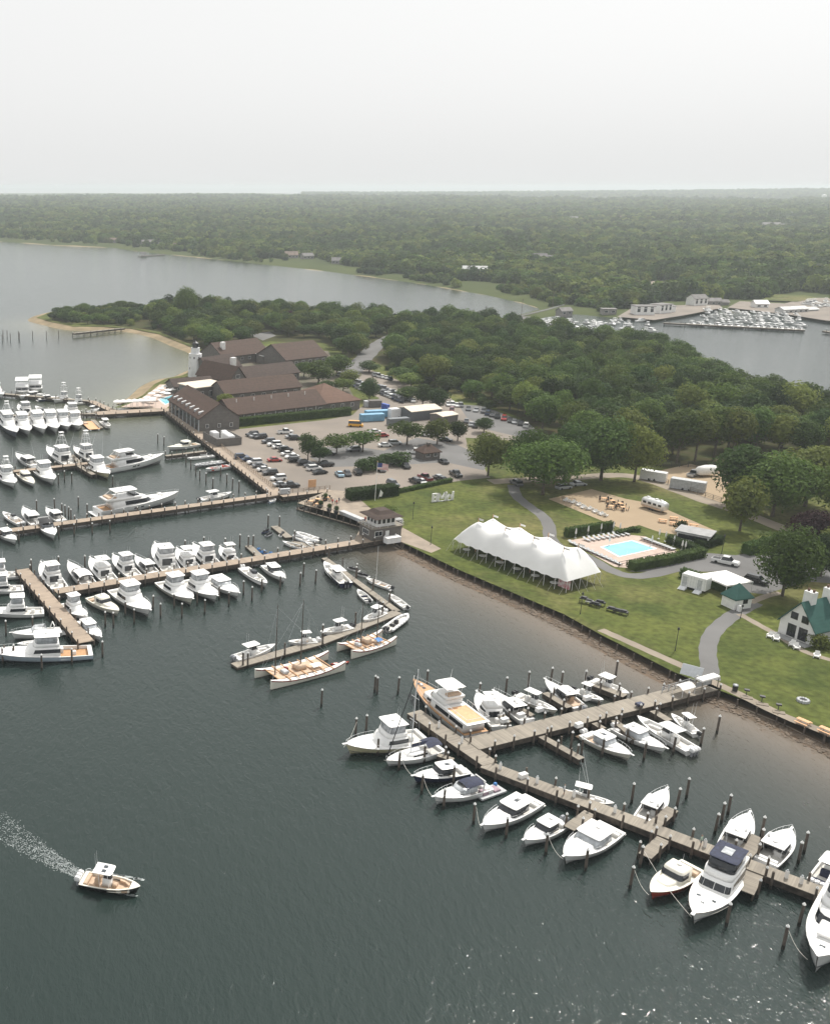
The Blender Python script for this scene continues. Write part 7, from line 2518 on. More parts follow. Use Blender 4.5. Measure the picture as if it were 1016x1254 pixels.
# rows: (description, heading degrees, list of (x, y, kind, colour))
ROWS = [
 ('in the row nosed up to the boardwalk', 14, [(296, 559, 'suv', 'navy'), (304, 562, 'sedan', 'navy'), (312, 565.5, 'suv', 'white'), (318, 569.5, 'sedan', 'grey'), (324, 574, 'sedan', 'white'), (331, 578.5, 'suv', 'black'), (341, 585, 'suv', 'white'), (344, 592.5, 'sedan', 'silver'), (355, 594, 'pickup', 'black')], 'boardwalk end nearest the lodge'),
 ('in the slanted middle row of the near car park', 14, [(329, 540, 'suv', 'grey'), (336, 543.5, 'suv', 'white'), (342, 546.5, 'sedan', 'white'), (350, 550, 'suv', 'black'), (353, 555, 'sedan', 'white'), (358, 558.5, 'sedan', 'white'), (362, 563, 'suv', 'black'), (373, 566.5, 'suv', 'black'), (381, 569, 'sedan', 'grey'), (385, 573, 'suv', 'white'), (392, 577.5, 'sedan', 'black'), (398, 568.5, 'pickup', 'black')], 'lodge side'),
 ('in the little group below the lodge hedge', 25, [(309, 531.5, 'suv', 'black'), (313.5, 533.3, 'sedan', 'silver'), (319, 534.6, 'suv', 'black')], 'lodge side'),
 ('on the pale gravel below the lodge hedge', 12, [(349.5, 528.5, 'pickup', 'white'), (357.5, 534, 'sedan', 'silver'), (362, 536, 'suv', 'black')], 'hedge'),
 ('beside the twin trees of the car-park island', 20, [(390, 556, 'suv', 'black'), (402, 555, 'suv', 'black'), (433, 550, 'suv', 'grey')], 'twin trees'),
 ('by the kerb in front of the dark shrubs', 95, [(415.8, 580, 'sedan', 'pale blue'), (425.5, 579, 'sedan', 'black'), (438, 577.5, 'suv', 'black')], 'boardwalk'),
 ('between the yellow van and the umbrella-shaped tree', 5, [(459.5, 528, 'sedan', 'white'), (467.5, 532.5, 'sedan', 'red'), (471.5, 544.5, 'sedan', 'white'), (483.5, 542, 'suv', 'silver')], 'yellow van'),
 ('behind the shingled kiosk', -20, [(523.6, 532, 'suv', 'white'), (545.7, 538, 'sedan', 'black'), (508.7, 553, 'pickup', 'white')], 'white trailers'),
 ('on the lane between the shrubs and the lawn hedge', 100, [(466, 574, 'suv', 'grey'), (496, 570, 'suv', 'black'), (542.7, 564.5, 'sedan', 'black'), (558, 580, 'pickup', 'black')], 'shrubs'),
 ('along the thin lawn hedge', 110, [(481, 592, 'suv', 'grey'), (508.5, 588.5, 'suv', 'black'), (515, 589, 'sedan', 'white'), (520.5, 584.5, 'pickup', 'dark red'), (538, 584.5, 'sedan', 'silver'), (541, 586, 'sedan', 'black')], 'quay hedge'),
 ('in the grey lot along the wood edge', 70, [(573.5, 500, 'sedan', 'grey'), (583, 501.5, 'sedan', 'silver'), (592, 503, 'suv', 'grey'), (597.5, 505.5, 'suv', 'navy'), (602, 507.5, 'sedan', 'black'), (609, 509.5, 'suv', 'black'), (617, 512, 'suv', 'red'), (625, 514.5, 'sedan', 'black'), (629.5, 515.8, 'sedan', 'silver'), (637.5, 518, 'suv', 'black'), (644, 520.5, 'suv', 'white')], 'kiosk side'),
 ('in the near side of the grey lot', 70, [(553, 502, 'suv', 'dark red'), (577, 519, 'sedan', 'silver'), (582, 521, 'suv', 'black'), (571, 515, 'sedan', 'grey')], 'wood'),
 ('in the short row behind the grey lot', 80, [(549, 494.5, 'sedan', 'white'), (554, 495, 'suv', 'white'), (559, 495.5, 'sedan', 'white'), (564, 495.5, 'suv', 'silver')], 'round trees'),
]
g = 'cars parked in the near car park'
for desc, hd, lst, frm in ROWS:
 cnt = {}
 for _, _, k, c in lst:
  cnt[(k, c)] = cnt.get((k, c), 0) + 1
 for i, (x, y, k, c) in enumerate(lst):
  w = '%s %s %s' % (c, TYPES[k], desc)
  if cnt[(k, c)] > 1:
   w = '%s %s %s, %s from the %s' % (c, TYPES[k], desc, ORD[i], frm) if len(w.split()) + len(frm.split()) < 14 else '%s %s %s, %s along' % (c, TYPES[k], desc, ORD[i])
  car(k, c, CP(x, y), R(hd + random.gauss(0, 3)) + (math.pi if random.random() < .4 else 0), w, g)
car('sedan', 'red', CP(336.5, 562.5), R(8), 'red saloon car driving alone between the rows of the near car park', g)
car('van', 'yellow', CP(435.5, 520), R(-12), 'yellow delivery van on the pale gravel by the lodge hedge', g)
car('pickup', 'white', CP(888, 687), R(-42), 'white pickup truck in the club yard by the pool hedge', g)
car('suv', 'black', CP(926, 710), R(-52), 'dark estate car beside the white canopy in the club yard', g)
car('sedan', 'white', CP(1012, 662), R(-30), 'white car half hidden behind the maroon tree', g)
car('sedan', 'silver', CP(708, 592), R(10), 'pale car parked under the trees behind the sand court', g)
car('suv', 'grey', CP(632, 591), R(100), 'dark cart-like car at the head of the garden path', g)
car('suv', 'silver', CP(690, 596), R(20), 'silver car in the shade beside the broadest lawn tree', g)
car('pickup', 'silver', CP(849, 580), R(40), 'silver truck in the trailer yard', g)
# far car rows: seen too small for wheels
rg = random.Random(77)
FAR_ROWS = [('in the back row by the entrance road', (414, 457), (446, 471), 9, 75), ('in the second row by the entrance road', (418, 464), (444, 476), 7, 75), ('in the long row behind the lone dark tree', (462, 472), (508, 491), 13, 75),
   ('in the front row behind the lone dark tree', (464, 479), (494, 491), 9, 75), ('under the low trees of the entrance road', (456, 458), (480, 464), 5, 90), ('beside the low wide tree over the far row', (505, 478), (535, 486), 6, 80)]
for desc, a, b_, n, hd in FAR_ROWS:
 for i in range(n):
  f = (i + .5) / n
  col = rg.choice(['white', 'white', 'white', 'silver', 'silver', 'black', 'grey', 'black', 'navy'])
  kd = rg.choice(['sedan', 'suv', 'suv', 'pickup'])
  car(kd, col, CP(a[0] + (b_[0] - a[0]) * f, a[1] + (b_[1] - a[1]) * f), R(hd + rg.gauss(0, 3)), '%s %s %s, %s from left' % (col, TYPES[kd], desc, ORD[i]), 'cars parked in the far rows', far=True)

# containers, box trailers, tanks
def box_unit(name, label, cat, x, y, l, w, h, rz, m, wheels=False, z=0.0, roofm=None):
 q = P(x, y, LZ)
 t = thing(name, label, cat, (q.x, q.y, LZ + .02), R(rz))
 MB().bbox(-l / 2, l / 2, -w / 2, w / 2, 0.15 + z, h + z, 0.06).build('body', m, t)
 r_ = MB()
 n = int(l / .5)
 for i in range(n):
  xx = -l / 2 + (i + .5) * l / n
  r_.box(xx - .06, xx + .06, -w / 2 - .04, -w / 2 - .003, .3 + z, h - .15 + z)
  r_.box(xx - .06, xx + .06, w / 2 + .003, w / 2 + .04, .3 + z, h - .15 + z)
 r_.build('side_ribs', m, t)
 MB().box(l / 2 + .003, l / 2 + .05, -w * .44, w * .44, .3 + z, h - .15 + z).build('end_doors', roofm or m, t)
 if wheels:
  for xx in (-.12 * l, .08 * l):
   for s in (1, -1):
    MB().tube((xx, s * (w / 2 - .2), .36), (xx, s * (w / 2 + .02), .36), .36, 10).build('wheel', m_tyre, t)
 return t

m_cont = mat('blue_container', (0.17, 0.36, 0.52), 0.5, var=0.1, scale=0.5)
box_unit('shipping_container', 'pale blue shipping container in the car park, nearer of two', 'container', 455, 515.5, 9, 2.5, 2.7, 12, m_cont)
box_unit('shipping_container', 'pale blue shipping container behind its twin in the car park', 'container', 461, 511, 9, 2.5, 2.7, 12, m_cont)
box_unit('box_trailer', 'tall white box trailer behind the umbrella-shaped tree', 'trailer', 489, 511, 9, 2.6, 3.6, 20, m_ewht, True)
box_unit('shipping_container', 'dark grey container in front of the tall white trailer', 'container', 487, 520, 8, 2.5, 2.5, 16, mat('dark_grey_container', (0.14, 0.155, 0.165), 0.5, var=0.1))
t, L = building('storage_building', 'long low storage shed with pale roof beside the white trailers', (503, 516), (540, 512))
block(t, L, 9, 3.4, 4.4, 'gable', roof=m_flat, wall=mat('dark_siding', (0.10, 0.11, 0.12), 0.6, var=0.1), ov=0.2)
t, L = building('storage_building', 'small pale-roofed store next to the long storage shed', (541, 520), (560, 517))
block(t, L, 6, 2.8, 3.4, 'gable', roof=m_flat, wall=m_shing, ov=0.2)
for i in range(3):
 box_unit('portable_toilet', 'blue portable toilet cabin, %s of three by the lodge lane' % ORD[i], 'toilet cabin', 469 + 2.6 * i, 501 + .7 * i, 1.2, 1.2, 2.3, 10, mat('blue_plastic', (0.06, 0.12, 0.45), 0.5))
box_unit('equipment_shed', 'grey equipment cabinet behind the hip-roofed lodge end', 'cabinet', 450, 498, 3, 2, 2.4, 10, m_cover)
box_unit('equipment_shed', 'low grey store between the lodge end and the portable toilets', 'shed', 458, 498, 5, 3, 2.6, 10, m_shing)
box_unit('box_trailer', 'long grey box trailer by the rail fence of the trailer yard', 'trailer', 841, 600, 9, 2.5, 3.0, -38, m_cover, True)
box_unit('box_trailer', 'white enclosed trailer at the left end of the trailer yard', 'trailer', 799, 588, 7, 2.4, 2.8, -38, m_ewht, True)
# shrink-wrapped boat on stands in the yard
q = P(864, 583, LZ)
t = thing('wrapped_boat', 'white shrink-wrapped boat on stands in the trailer yard', 'boat', (q.x, q.y, LZ), R(15))
rings = [[(x, -w_, .9), (x, -w_ * .55, 2.2 + zz), (x, 0, 3.0 + zz), (x, w_ * .55, 2.2 + zz), (x, w_, .9)] for x, w_, zz in ((-3.6, 1.3, .2), (-1, 1.55, .5), (1.5, 1.4, .4), (3.8, .25, -.2))]
MB().loft(rings).build('shrink_wrap', m_cwhite, t, smooth=True)
for x in (-2.5, 1.8):
 for s in (1, -1):
  MB().tube((x, s * 1.3, 0), (x, s * .8, .95), .05, 5).build('stand', m_irond, t)
# silver touring trailer used as a bar
A, B = G(786, 620), G(815, 629)
t = thing('silver_trailer', 'silver rounded touring trailer standing by the sand court', 'trailer', ((A.x + B.x) / 2, (A.y + B.y) / 2, LZ), heading(A, B))
hl = (B - A).length / 2
rings = []
for x, k in ((-1, .55), (-.93, .86), (-.75, 1), (.75, 1), (.93, .86), (1, .55)):
 rings.append([(x * hl, yy * 1.25 * k, 1.75 + zz * 1.25 * k) for yy, zz in ((-1, -.95), (-1, .3), (-.75, .8), (-.3, 1.02), (.3, 1.02), (.75, .8), (1, .3), (1, -.95))])
m_silv = mat('polished_trailer', (0.72, 0.72, 0.71), 0.3, var=0.05, metal=0.35)
MB().loft(rings).build('body', m_silv, t, smooth=True)
for i in range(4):
 MB().box(-hl * .75 + i * hl * .42, -hl * .75 + i * hl * .42 + hl * .26, -1.29, -1.24, 1.6, 2.2).build('window', m_wglass, t)
q = MB()
q.box(-hl * .8, hl * .8, -1.3, -1.255, .65, 1.1)
q.build('tan_band', m_tan, t)
for x in (-.6, .1, .5):
 MB().bbox(x * hl - .4, x * hl + .4, -.35, .35, 3.02, 3.25, .06).build('roof_unit', m_ewht, t)
for x in (-.15, .1):
 for s in (1, -1):
  MB().tube((x * hl, s * .95, .36), (x * hl, s * 1.2, .36), .36, 10).build('wheel', m_tyre, t)

# ================================================================== POOL AND GARDEN
DECK = [(694, 662), (747, 654), (770, 655), (790, 657), (833, 677), (773, 696), (752, 694)]
m_deckp = mat('pool_deck_tiles', (0.47, 0.37, 0.31), 0.85, scale=0.5, col2=(0.40, 0.31, 0.26), detail=6)
ground_sheet('pool_deck', DECK, m_deckp, 0.014)
q = [(737, 670), (773, 662.5), (801, 672), (758, 681.5)]
pw = [G(x, y) for x, y in q]
c0 = sum(pw, Vector()) / 4
t = thing('swimming_pool', 'bright turquoise rectangular swimming pool on the tiled deck', 'pool', (c0.x, c0.y, LZ))
cop = MB()
oo = [(p - c0) * 1.10 for p in pw]
ii = [(p - c0) for p in pw]
for k in range(4):
 j = (k + 1) % 4
 cop.add([(*oo[k].xy, .018), (*oo[j].xy, .018), (*ii[j].xy, .018), (*ii[k].xy, .018), (*oo[k].xy, .07), (*oo[j].xy, .07), (*ii[j].xy, .07), (*ii[k].xy, .07)], [(4, 5, 6, 7), (0, 1, 5, 4), (3, 2, 6, 7)])
cop.build('coping', m_white, t)
m_pool = mat('pool_water', (0.24, 0.58, 0.66), 0.08, scale=0.25, col2=(0.17, 0.50, 0.61), spec=0.5)
MB().poly([(*p.xy, .03) for p in ii]).build('water', m_pool, t)
t0_ = (pw[1] - pw[0]).normalized()
for k, (f, s) in enumerate(((0.2, 1), (0.8, 1))):
 MB().path([(*(ii[3] + (ii[2] - ii[3]) * f).xy, .07), (*(ii[3] + (ii[2] - ii[3]) * f).xy, .9), (*((ii[3] + (ii[2] - ii[3]) * f) * .9).xy, .8), (*((ii[3] + (ii[2] - ii[3]) * f) * .9).xy, .03)], .03, 5).build('handrail', m_alu, t)
# loungers
LF = MB().box(-.95, .35, -.33, .33, .26, .32).mesh('bed_frame', m_irond)
LC = MB().bbox(-.93, .33, -.31, .31, .325, .40, .03).mesh('cushion', m_cover)
LB = MB().loft([[(.35, -.32, .30), (.35, .32, .30), (.37, .32, .40), (.37, -.32, .40)], [(.95, -.32, .68), (.95, .32, .68), (.93, .32, .76), (.93, -.32, .76)]]).mesh('backrest', m_cover)
LG = MB()
for x in (-.85, .3):
 for s in (1, -1):
  LG.box(x - .03, x + .03, s * .3 - .03, s * .3 + .03, 0, .26)
LG = LG.mesh('leg_frame', m_irond)

def lounger(x, y, rz, label, group):
 p = P(x, y, LZ + .3)
 t = thing('sun_lounger', label, 'sun lounger', (p.x, p.y, LZ + .02), rz, group)
 for nm, me in (('bed_frame', LF), ('cushion', LC), ('backrest', LB), ('leg_frame', LG)):
  c = bpy.data.objects.new(nm, me)
  COL.objects.link(c)
  c.parent = t
  c.scale = (1.1, 1.15, 1.1)

for i in range(11):
 f = i / 10
 lounger(700 + f * 56, 665 + f * 24.5, R(112), 'dark lounger in the path-side row of the pool, %s from the far hedge' % ORD[i], 'pool loungers')
for i in range(9):
 f = i / 8
 lounger(718 + f * 48, 661 - f * 7.5, R(120), 'dark lounger in the back row of the pool, %s from the path' % ORD[i], 'pool loungers')
for i in range(10):
 f = i / 9
 lounger(788 + f * 34, 659.5 + f * 13, R(200), 'dark lounger in the hedge-side row of the pool, %s from the back' % ORD[i], 'pool loungers')
# closed parasols
PP = MB().lathe([(.03, 0), (.03, 2.5)], 6).mesh('pole', m_white)
PC = MB().lathe([(.17, 1.1), (.22, 1.5), (.12, 2.3), (.03, 2.6)], 8).mesh('folded_canopy', m_cwhite)
PB = MB().lathe([(.32, 0), (.3, .08)], 8).mesh('base', m_cover)
for i, (x, y) in enumerate(((704, 659), (719, 656), (735, 653), (750, 651), (806, 660), (814, 663), (824, 668), (834, 674), (838, 675), (758, 652), (797, 668), (745, 668))):
 p = G(x, y)
 t = thing('folded_parasol', 'folded white parasol beside the pool, %s of the ones round the deck from the path' % ORD[i], 'parasol', (p.x, p.y, LZ + .02), 0, 'folded pool parasols')
 for nm, me in (('pole', PP), ('folded_canopy', PC), ('base', PB)):
  c = bpy.data.objects.new(nm, me)
  COL.objects.link(c)
  c.parent = t

def hedge(label, pxs, w, h, m=None, dens=26):
 rg_ = random.Random(len(label))
 pts = [G(*p) for p in pxs]
 o = pts[0].copy()
 mb = MB()
 for a, b_ in zip(pts[:-1], pts[1:]):
  d = b_ - a
  L_ = d.length
  u_ = d.normalized()
  n_ = Vector((-u_.y, u_.x, 0))
  c = a - o
  k = .86
  ring = lambda z, kk: [tuple(c + u_ * s_ + n_ * t_ * w / 2 * kk + Vector((0, 0, z))) for s_, t_ in ((.1, -1), (L_ - .1, -1), (L_ - .1, 1), (.1, 1))]
  mb.loft([ring(0, k), ring(h * .9, k), ring(h * .95, k * .8)])
  nl = min(5000, int(dens * L_ * (2 * h + w)))
  for _ in range(nl):
   f = rg_.random() * (2 * h + w)
   s_ = rg_.uniform(-.15, L_ + .15)
   if f < h:
    q_, nr = n_ * (-w / 2) + Vector((0, 0, f)), -n_
   elif f < h + w:
    q_, nr = n_ * (f - h - w / 2) + Vector((0, 0, h)), Vector((0, 0, 1))
   else:
    q_, nr = n_ * (w / 2) + Vector((0, 0, f - h - w)), n_
   pc = c + u_ * s_ + q_ + nr * rg_.gauss(0, .09)
   nr = (nr + Vector((rg_.gauss(0, .5), rg_.gauss(0, .5), rg_.gauss(.2, .5)))).normalized()
   a1 = nr.orthogonal().normalized()
   b1 = nr.cross(a1)
   sz = rg_.uniform(.13, .26)
   mb.quad(*[tuple(pc + a1 * i_ * sz + b1 * j_ * sz) for i_, j_ in ((-1, 0), (0, -.7), (1, 0), (0, .7))])
 ob = mb.build('hedge', m or LEAF[4], loc=o)
 tag(ob, label, 'hedge')

hedge('long clipped hedge in front of the low lodge wing', [(288, 522), (345, 516), (428, 508)], 2.6, 2.9, dens=16)
hedge('thick rounded hedge on the quay side of the lawn', [(426, 612), (484, 605)], 3.6, 2.8)
hedge('thin low hedge between the parked cars and the lawn', [(486, 604), (552, 590)], 1.2, 1.1)
hedge('dark hedge behind the back row of pool loungers', [(692, 658), (748, 649)], 1.4, 2.3)
hedge('hedge along the yard side of the pool deck', [(772, 698), (816, 690), (858, 681)], 2.4, 1.9)
hedge('hedge between the pool loungers and the grey shed', [(818, 664), (842, 673), (860, 681)], 2.0, 1.8)
hedge('short hedge on the lawn side of the grey pool shed', [(854, 671), (878, 664)], 3.0, 1.9)
hedge('hedge behind the white event trailer', [(834, 706), (860, 715), (892, 727)], 1.8, 2.0)
hedge('dark hedge between the lone-tree lawn and the club yard', [(912, 679), (950, 670), (988, 661)], 2.4, 2.6)
hedge('low hedge along the back of the sand court', [(755, 655), (775, 650), (782, 652)], 1.2, 1.0)

# tables and seats on the sand court
PT = MB()
for k in range(5):
 PT.box(-.9, .9, -.38 + k * .155, -.24 + k * .155, .72, .77)
PT = PT.mesh('table_top', m_orange)
PS = MB().box(-.9, .9, -.14, .14, .42, .47).mesh('bench_seat', m_orange)
PL = MB()
for x in (-.65, .65):
 PL.tube((x, -.75, 0), (x, -.2, .72), .05, 4).tube((x, .75, 0), (x, .2, .72), .05, 4).box(x - .04, x + .04, -.85, .85, .37, .415)
PL = PL.mesh('trestle', m_orange)

def picnic(x, y, rz, label, s=1.0, group=None):
 p = P(x, y, LZ + .5)
 t = thing('picnic_table', label, 'picnic table', (p.x, p.y, LZ + .015), rz, group)
 t.scale = (s, s, s)
 for nm, me, dy in (('table_top', PT, 0), ('trestle', PL, 0), ('bench_seat', PS, .72), ('bench_seat', PS, -.72)):
  c = bpy.data.objects.new(nm, me)
  COL.objects.link(c)
  c.parent = t
  c.location = (0, dy, 0)

for i, (x, y) in enumerate(((811, 637.5), (824.6, 634.5), (824.6, 641), (837, 639), (838, 645), (849, 643.5))):
 picnic(x, y, R(-20), 'orange-brown picnic table on the sand court past the silver trailer, %s of six' % ORD[i], 1.1, 'picnic tables on the sand')
picnic(983, 884, R(-60), 'wooden picnic bench by the right seawall, nearer the gangway', 1.1)
picnic(1011, 894.5, R(-60), 'wooden picnic bench by the right seawall at the picture edge', 1.1)
CS = MB().bbox(-.4, .4, -.4, .4, .25, .42, .05).mesh('seat', m_cwhite)
CB = MB().loft([[(.3, -.38, .4), (.3, .38, .4), (.4, .38, .4), (.4, -.38, .4)], [(.5, -.32, 1.05), (.5, .32, 1.05), (.58, .32, 1.02), (.58, -.32, 1.02)]]).mesh('backrest', m_cwhite)
CA = MB()
for s in (1, -1):
 CA.box(-.4, .45, s * .42 - .07, s * .42 + .07, .55, .6).box(-.38, -.28, s * .42 - .05, s * .42 + .05, 0, .55).box(.3, .38, s * .42 - .05, s * .42 + .05, 0, .55)
CA = CA.mesh('arm_frame', m_cwhite)

def lawn_chair(x, y, rz, label, group, s=1.15):
 p = P(x, y, LZ + .4)
 t = thing('lawn_chair', label, 'chair', (p.x, p.y, LZ + .015), rz, group)
 t.scale = (s, s, s)
 for nm, me in (('seat', CS), ('backrest', CB), ('arm_frame', CA)):
  c = bpy.data.objects.new(nm, me)
  COL.objects.link(c)
  c.parent = t

for i, (x, y, a) in enumerate(((942.4, 778.6, 40), (950, 782, 60), (969.6, 789, 45), (974.7, 792.5, 70), (999.5, 803, 55))):
 lawn_chair(x, y, R(a), 'white slatted lawn chair by the white house terrace, %s from the hut' % ORD[i], 'white lawn chairs')
k = 0
for i, (x, y) in enumerate(((695, 613), (704, 615.5), (716, 621.7), (724, 623.5), (738.5, 630), (731, 627), (711, 618.5))):
 for j, (dx, dy) in enumerate(((-3, -.6), (3, .8))):
  lawn_chair(x + dx, y + dy, R(30 + 180 * j), 'white lounge chair on the sand court, %s pair from the far corner, %s one' % (ORD[i], ('left', 'right')[j]), 'white chairs on the sand', 1.0)
DS = MB().bbox(-.24, .24, -.24, .24, .42, .48, .02).mesh('seat', m_teak)
DB = MB().box(.2, .25, -.23, .23, .5, .95).mesh('backrest', m_irond)
DL = MB()
for x in (-.2, .2):
 for s in (-.2, .2):
  DL.box(x - .025, x + .025, s - .025, s + .025, 0, .42)
DL = DL.mesh('leg_frame', m_irond)
DT = MB().lathe([(.55, .72), (.55, .76)], 10).mesh('table_top', m_orange)

def cafe_set(x, y, idx, where, s=1.25):
 p = P(x, y, LZ + .4)
 base = Vector((p.x, p.y, LZ + .015))
 tb = thing('cafe_table', 'round cafe table %s, %s of its cluster' % (where, ORD[idx]), 'table', base, 0, 'cafe tables ' + where)
 tb.scale = (s, s, s)
 for nm, me in (('table_top', DT), ('table_leg', TBL_L)):
  c = bpy.data.objects.new(nm, me)
  COL.objects.link(c)
  c.parent = tb
 for j in range(4):
  a = j * math.pi / 2 + .4 + idx
  q_ = base + Vector((math.cos(a), math.sin(a), 0)) * .95 * s
  ch = thing('cafe_chair', 'dark cafe chair %s, drawn up to the %s table' % (where, ORD[idx]), 'chair', q_, a, 'cafe chairs %s table %d' % (where, idx + 1))
  ch.scale = (s, s, s)
  for nm, me in (('seat', DS), ('backrest', DB), ('leg_frame', DL)):
   c = bpy.data.objects.new(nm, me)
   COL.objects.link(c)
   c.parent = ch

for i, (x, y) in enumerate(((739, 612), (749, 615), (759, 618.5), (748, 621.5), (762, 623))):
 cafe_set(x, y, i, 'on the sand court')
for i, (x, y) in enumerate(((381, 615.5), (389, 613), (400, 611), (389, 619))):
 cafe_set(x, y, i, 'on the quay patio')
# big white letters on the lawn: B M W
def letter(ch, label, x, y, rz, h=2.4):
 p = G(x, y)
 t = thing('letter_sign', label, 'sign', (p.x, p.y, LZ + .01), rz)
 w, s, d = h * .70, h * .19, .4
 mb = MB()
 if ch == 'B':
  for a in ((0, s * 1.2, 0, h), (s * 1.2, w * .8, 0, s * .8), (s * 1.2, w * .8, h - s * .8, h), (s * 1.2, w * .8, h / 2 - s * .35, h / 2 + s * .35), (w * .72, w, s * .4, h / 2 - s * .1), (w * .7, w * .96, h / 2 + s * .1, h - s * .4)):
   mb.box(a[0], a[1], -d / 2, d / 2, a[2], a[3])
 else:
  up = 1 if ch == 'M' else -1
  z = lambda v_: v_ * h if up > 0 else h - v_ * h
  w *= 1.32
  strokes = [((0, 0), (.06, 1)), ((.06, 1), (.5, .25)), ((.5, .25), (.94, 1)), ((.94, 1), (1, 0))]
  for (ax, az), (bx, bz) in strokes:
   ax, bx = ax * w, bx * w
   pl = [(ax - s / 2, z(az)), (ax + s / 2, z(az)), (bx + s / 2, z(bz)), (bx - s / 2, z(bz))]
   mb.loft([[(x_, -d / 2, z_) for x_, z_ in pl], [(x_, d / 2, z_) for x_, z_ in pl]])
 mb.build('letter', m_white, t)
 MB().box(-.1, w + .1, -d * .6, d * .6, -.02, .04).build('base', m_cover, t)

rzl = heading(G(529, 613.5), G(553, 611))
letter('B', 'large white standing letter B on the lawn', 528.6, 614.8, rzl)
letter('M', 'large white standing letter M on the lawn, between the other two', 536.2, 613.9, rzl)
letter('W', 'large white standing letter W on the lawn', 545.6, 612.8, rzl)
# flagpole with flag
p = G(459, 613)
t = thing('flagpole', 'tall white flagpole with striped flag on the lawn edge', 'flagpole', p)
MB().tube((0, 0, 0), (0, 0, 11), .09, 8, .05).build('pole', m_white, t)
MB().lathe([(.05, 11), (.16, 11.1), (.05, 11.25)], 8).build('finial', m_teak, t)
MB().tube((-.0, 0, 7.6), (2.4, 0, 7.4), .05, 5).build('gaff', m_white, t)
def flag_mat():
 m = bpy.data.materials.new('striped_flag')
 m.use_nodes = True
 nt = m.node_tree
 tc = nt.nodes.new('ShaderNodeTexCoord')
 sp = nt.nodes.new('ShaderNodeSeparateXYZ')
 nt.links.new(tc.outputs['Generated'], sp.inputs[0])
 ml = nt.nodes.new('ShaderNodeMath'); ml.operation = 'MULTIPLY'; ml.inputs[1].default_value = 6.5
 nt.links.new(sp.outputs[2], ml.inputs[0])
 fr = nt.nodes.new('ShaderNodeMath'); fr.operation = 'FRACT'
 nt.links.new(ml.outputs[0], fr.inputs[0])
 gt = nt.nodes.new('ShaderNodeMath'); gt.operation = 'GREATER_THAN'; gt.inputs[1].default_value = .5
 nt.links.new(fr.outputs[0], gt.inputs[0])
 mx = nt.nodes.new('ShaderNodeMix'); mx.data_type = 'RGBA'
 mx.inputs[6].default_value = (.45, .04, .05, 1); mx.inputs[7].default_value = (.75, .75, .75, 1)
 nt.links.new(gt.outputs[0], mx.inputs[0])
 a = nt.nodes.new('ShaderNodeMath'); a.operation = 'LESS_THAN'; a.inputs[1].default_value = .42
 nt.links.new(sp.outputs[0], a.inputs[0])
 b_ = nt.nodes.new('ShaderNodeMath'); b_.operation = 'GREATER_THAN'; b_.inputs[1].default_value = .46
 nt.links.new(sp.outputs[2], b_.inputs[0])
 c = nt.nodes.new('ShaderNodeMath'); c.operation = 'MULTIPLY'
 nt.links.new(a.outputs[0], c.inputs[0]); nt.links.new(b_.outputs[0], c.inputs[1])
 m2 = nt.nodes.new('ShaderNodeMix'); m2.data_type = 'RGBA'
 m2.inputs[7].default_value = (.03, .05, .2, 1)
 nt.links.new(c.outputs[0], m2.inputs[0]); nt.links.new(mx.outputs[2], m2.inputs[6])
 nt.links.new(m2.outputs[2], nt.nodes['Principled BSDF'].inputs['Base Color'])
 return m

def cloth(x0, z0, w, h, n=8):
 vs, fs = [], []
 for i in range(n + 1):
  f = i / n
  for z in (z0, z0 + h):
   vs.append((x0 + w * f, .22 * math.sin(f * 7) * f, z - .5 * f * f))
 for i in range(n):
  fs.append((2 * i, 2 * i + 2, 2 * i + 3, 2 * i + 1))
 return MB().add(vs, fs)

cloth(.08, 8.9, 3.0, 1.8).build('flag', flag_mat(), t)
p = G(463, 611)
t = thing('banner_flag', 'small white feather banner leaning beside the flagpole', 'banner', p, R(20))
MB().tube((0, 0, 0), (.6, 0, 2.6), .03, 5).build('pole', m_white, t)
MB().add([(.15, 0, .7), (1.1, .1, .5), (1.5, .1, 1.6), (.6, 0, 2.6)], [(0, 1, 2, 3)]).build('cloth', m_cwhite, t)
# lamp posts on the lawns
for i, (x, y, lab) in enumerate(((527, 667, 'dark lamp post on the lawn left of the long tent'), (710, 752, 'dark lamp post on the lawn by the catering gear'), (826, 797, 'dark lamp post on the lawn left of the gangway path'),
                                 (883, 678, 'dark lamp post at the edge of the club yard'), (505, 636, 'dark lamp post beside the quay path'), (906, 757, 'short brown lamp post where the house path starts'), (632, 520, 'tall lamp post in the grey lot'))):
 p = G(x, y)
 h = 4.2 if i not in (5, 6) else (2.4, 7.5)[i - 5]
 t = thing('lamp_post', lab, 'lamp post', p)
 MB().lathe([(.12, 0), (.07, .3), (.05, h)], 7).build('post', m_irond, t)
 MB().lathe([(.1, h), (.22, h + .12), (.2, h + .4), (.05, h + .55)], 8).build('lamp_head', m_irond, t)
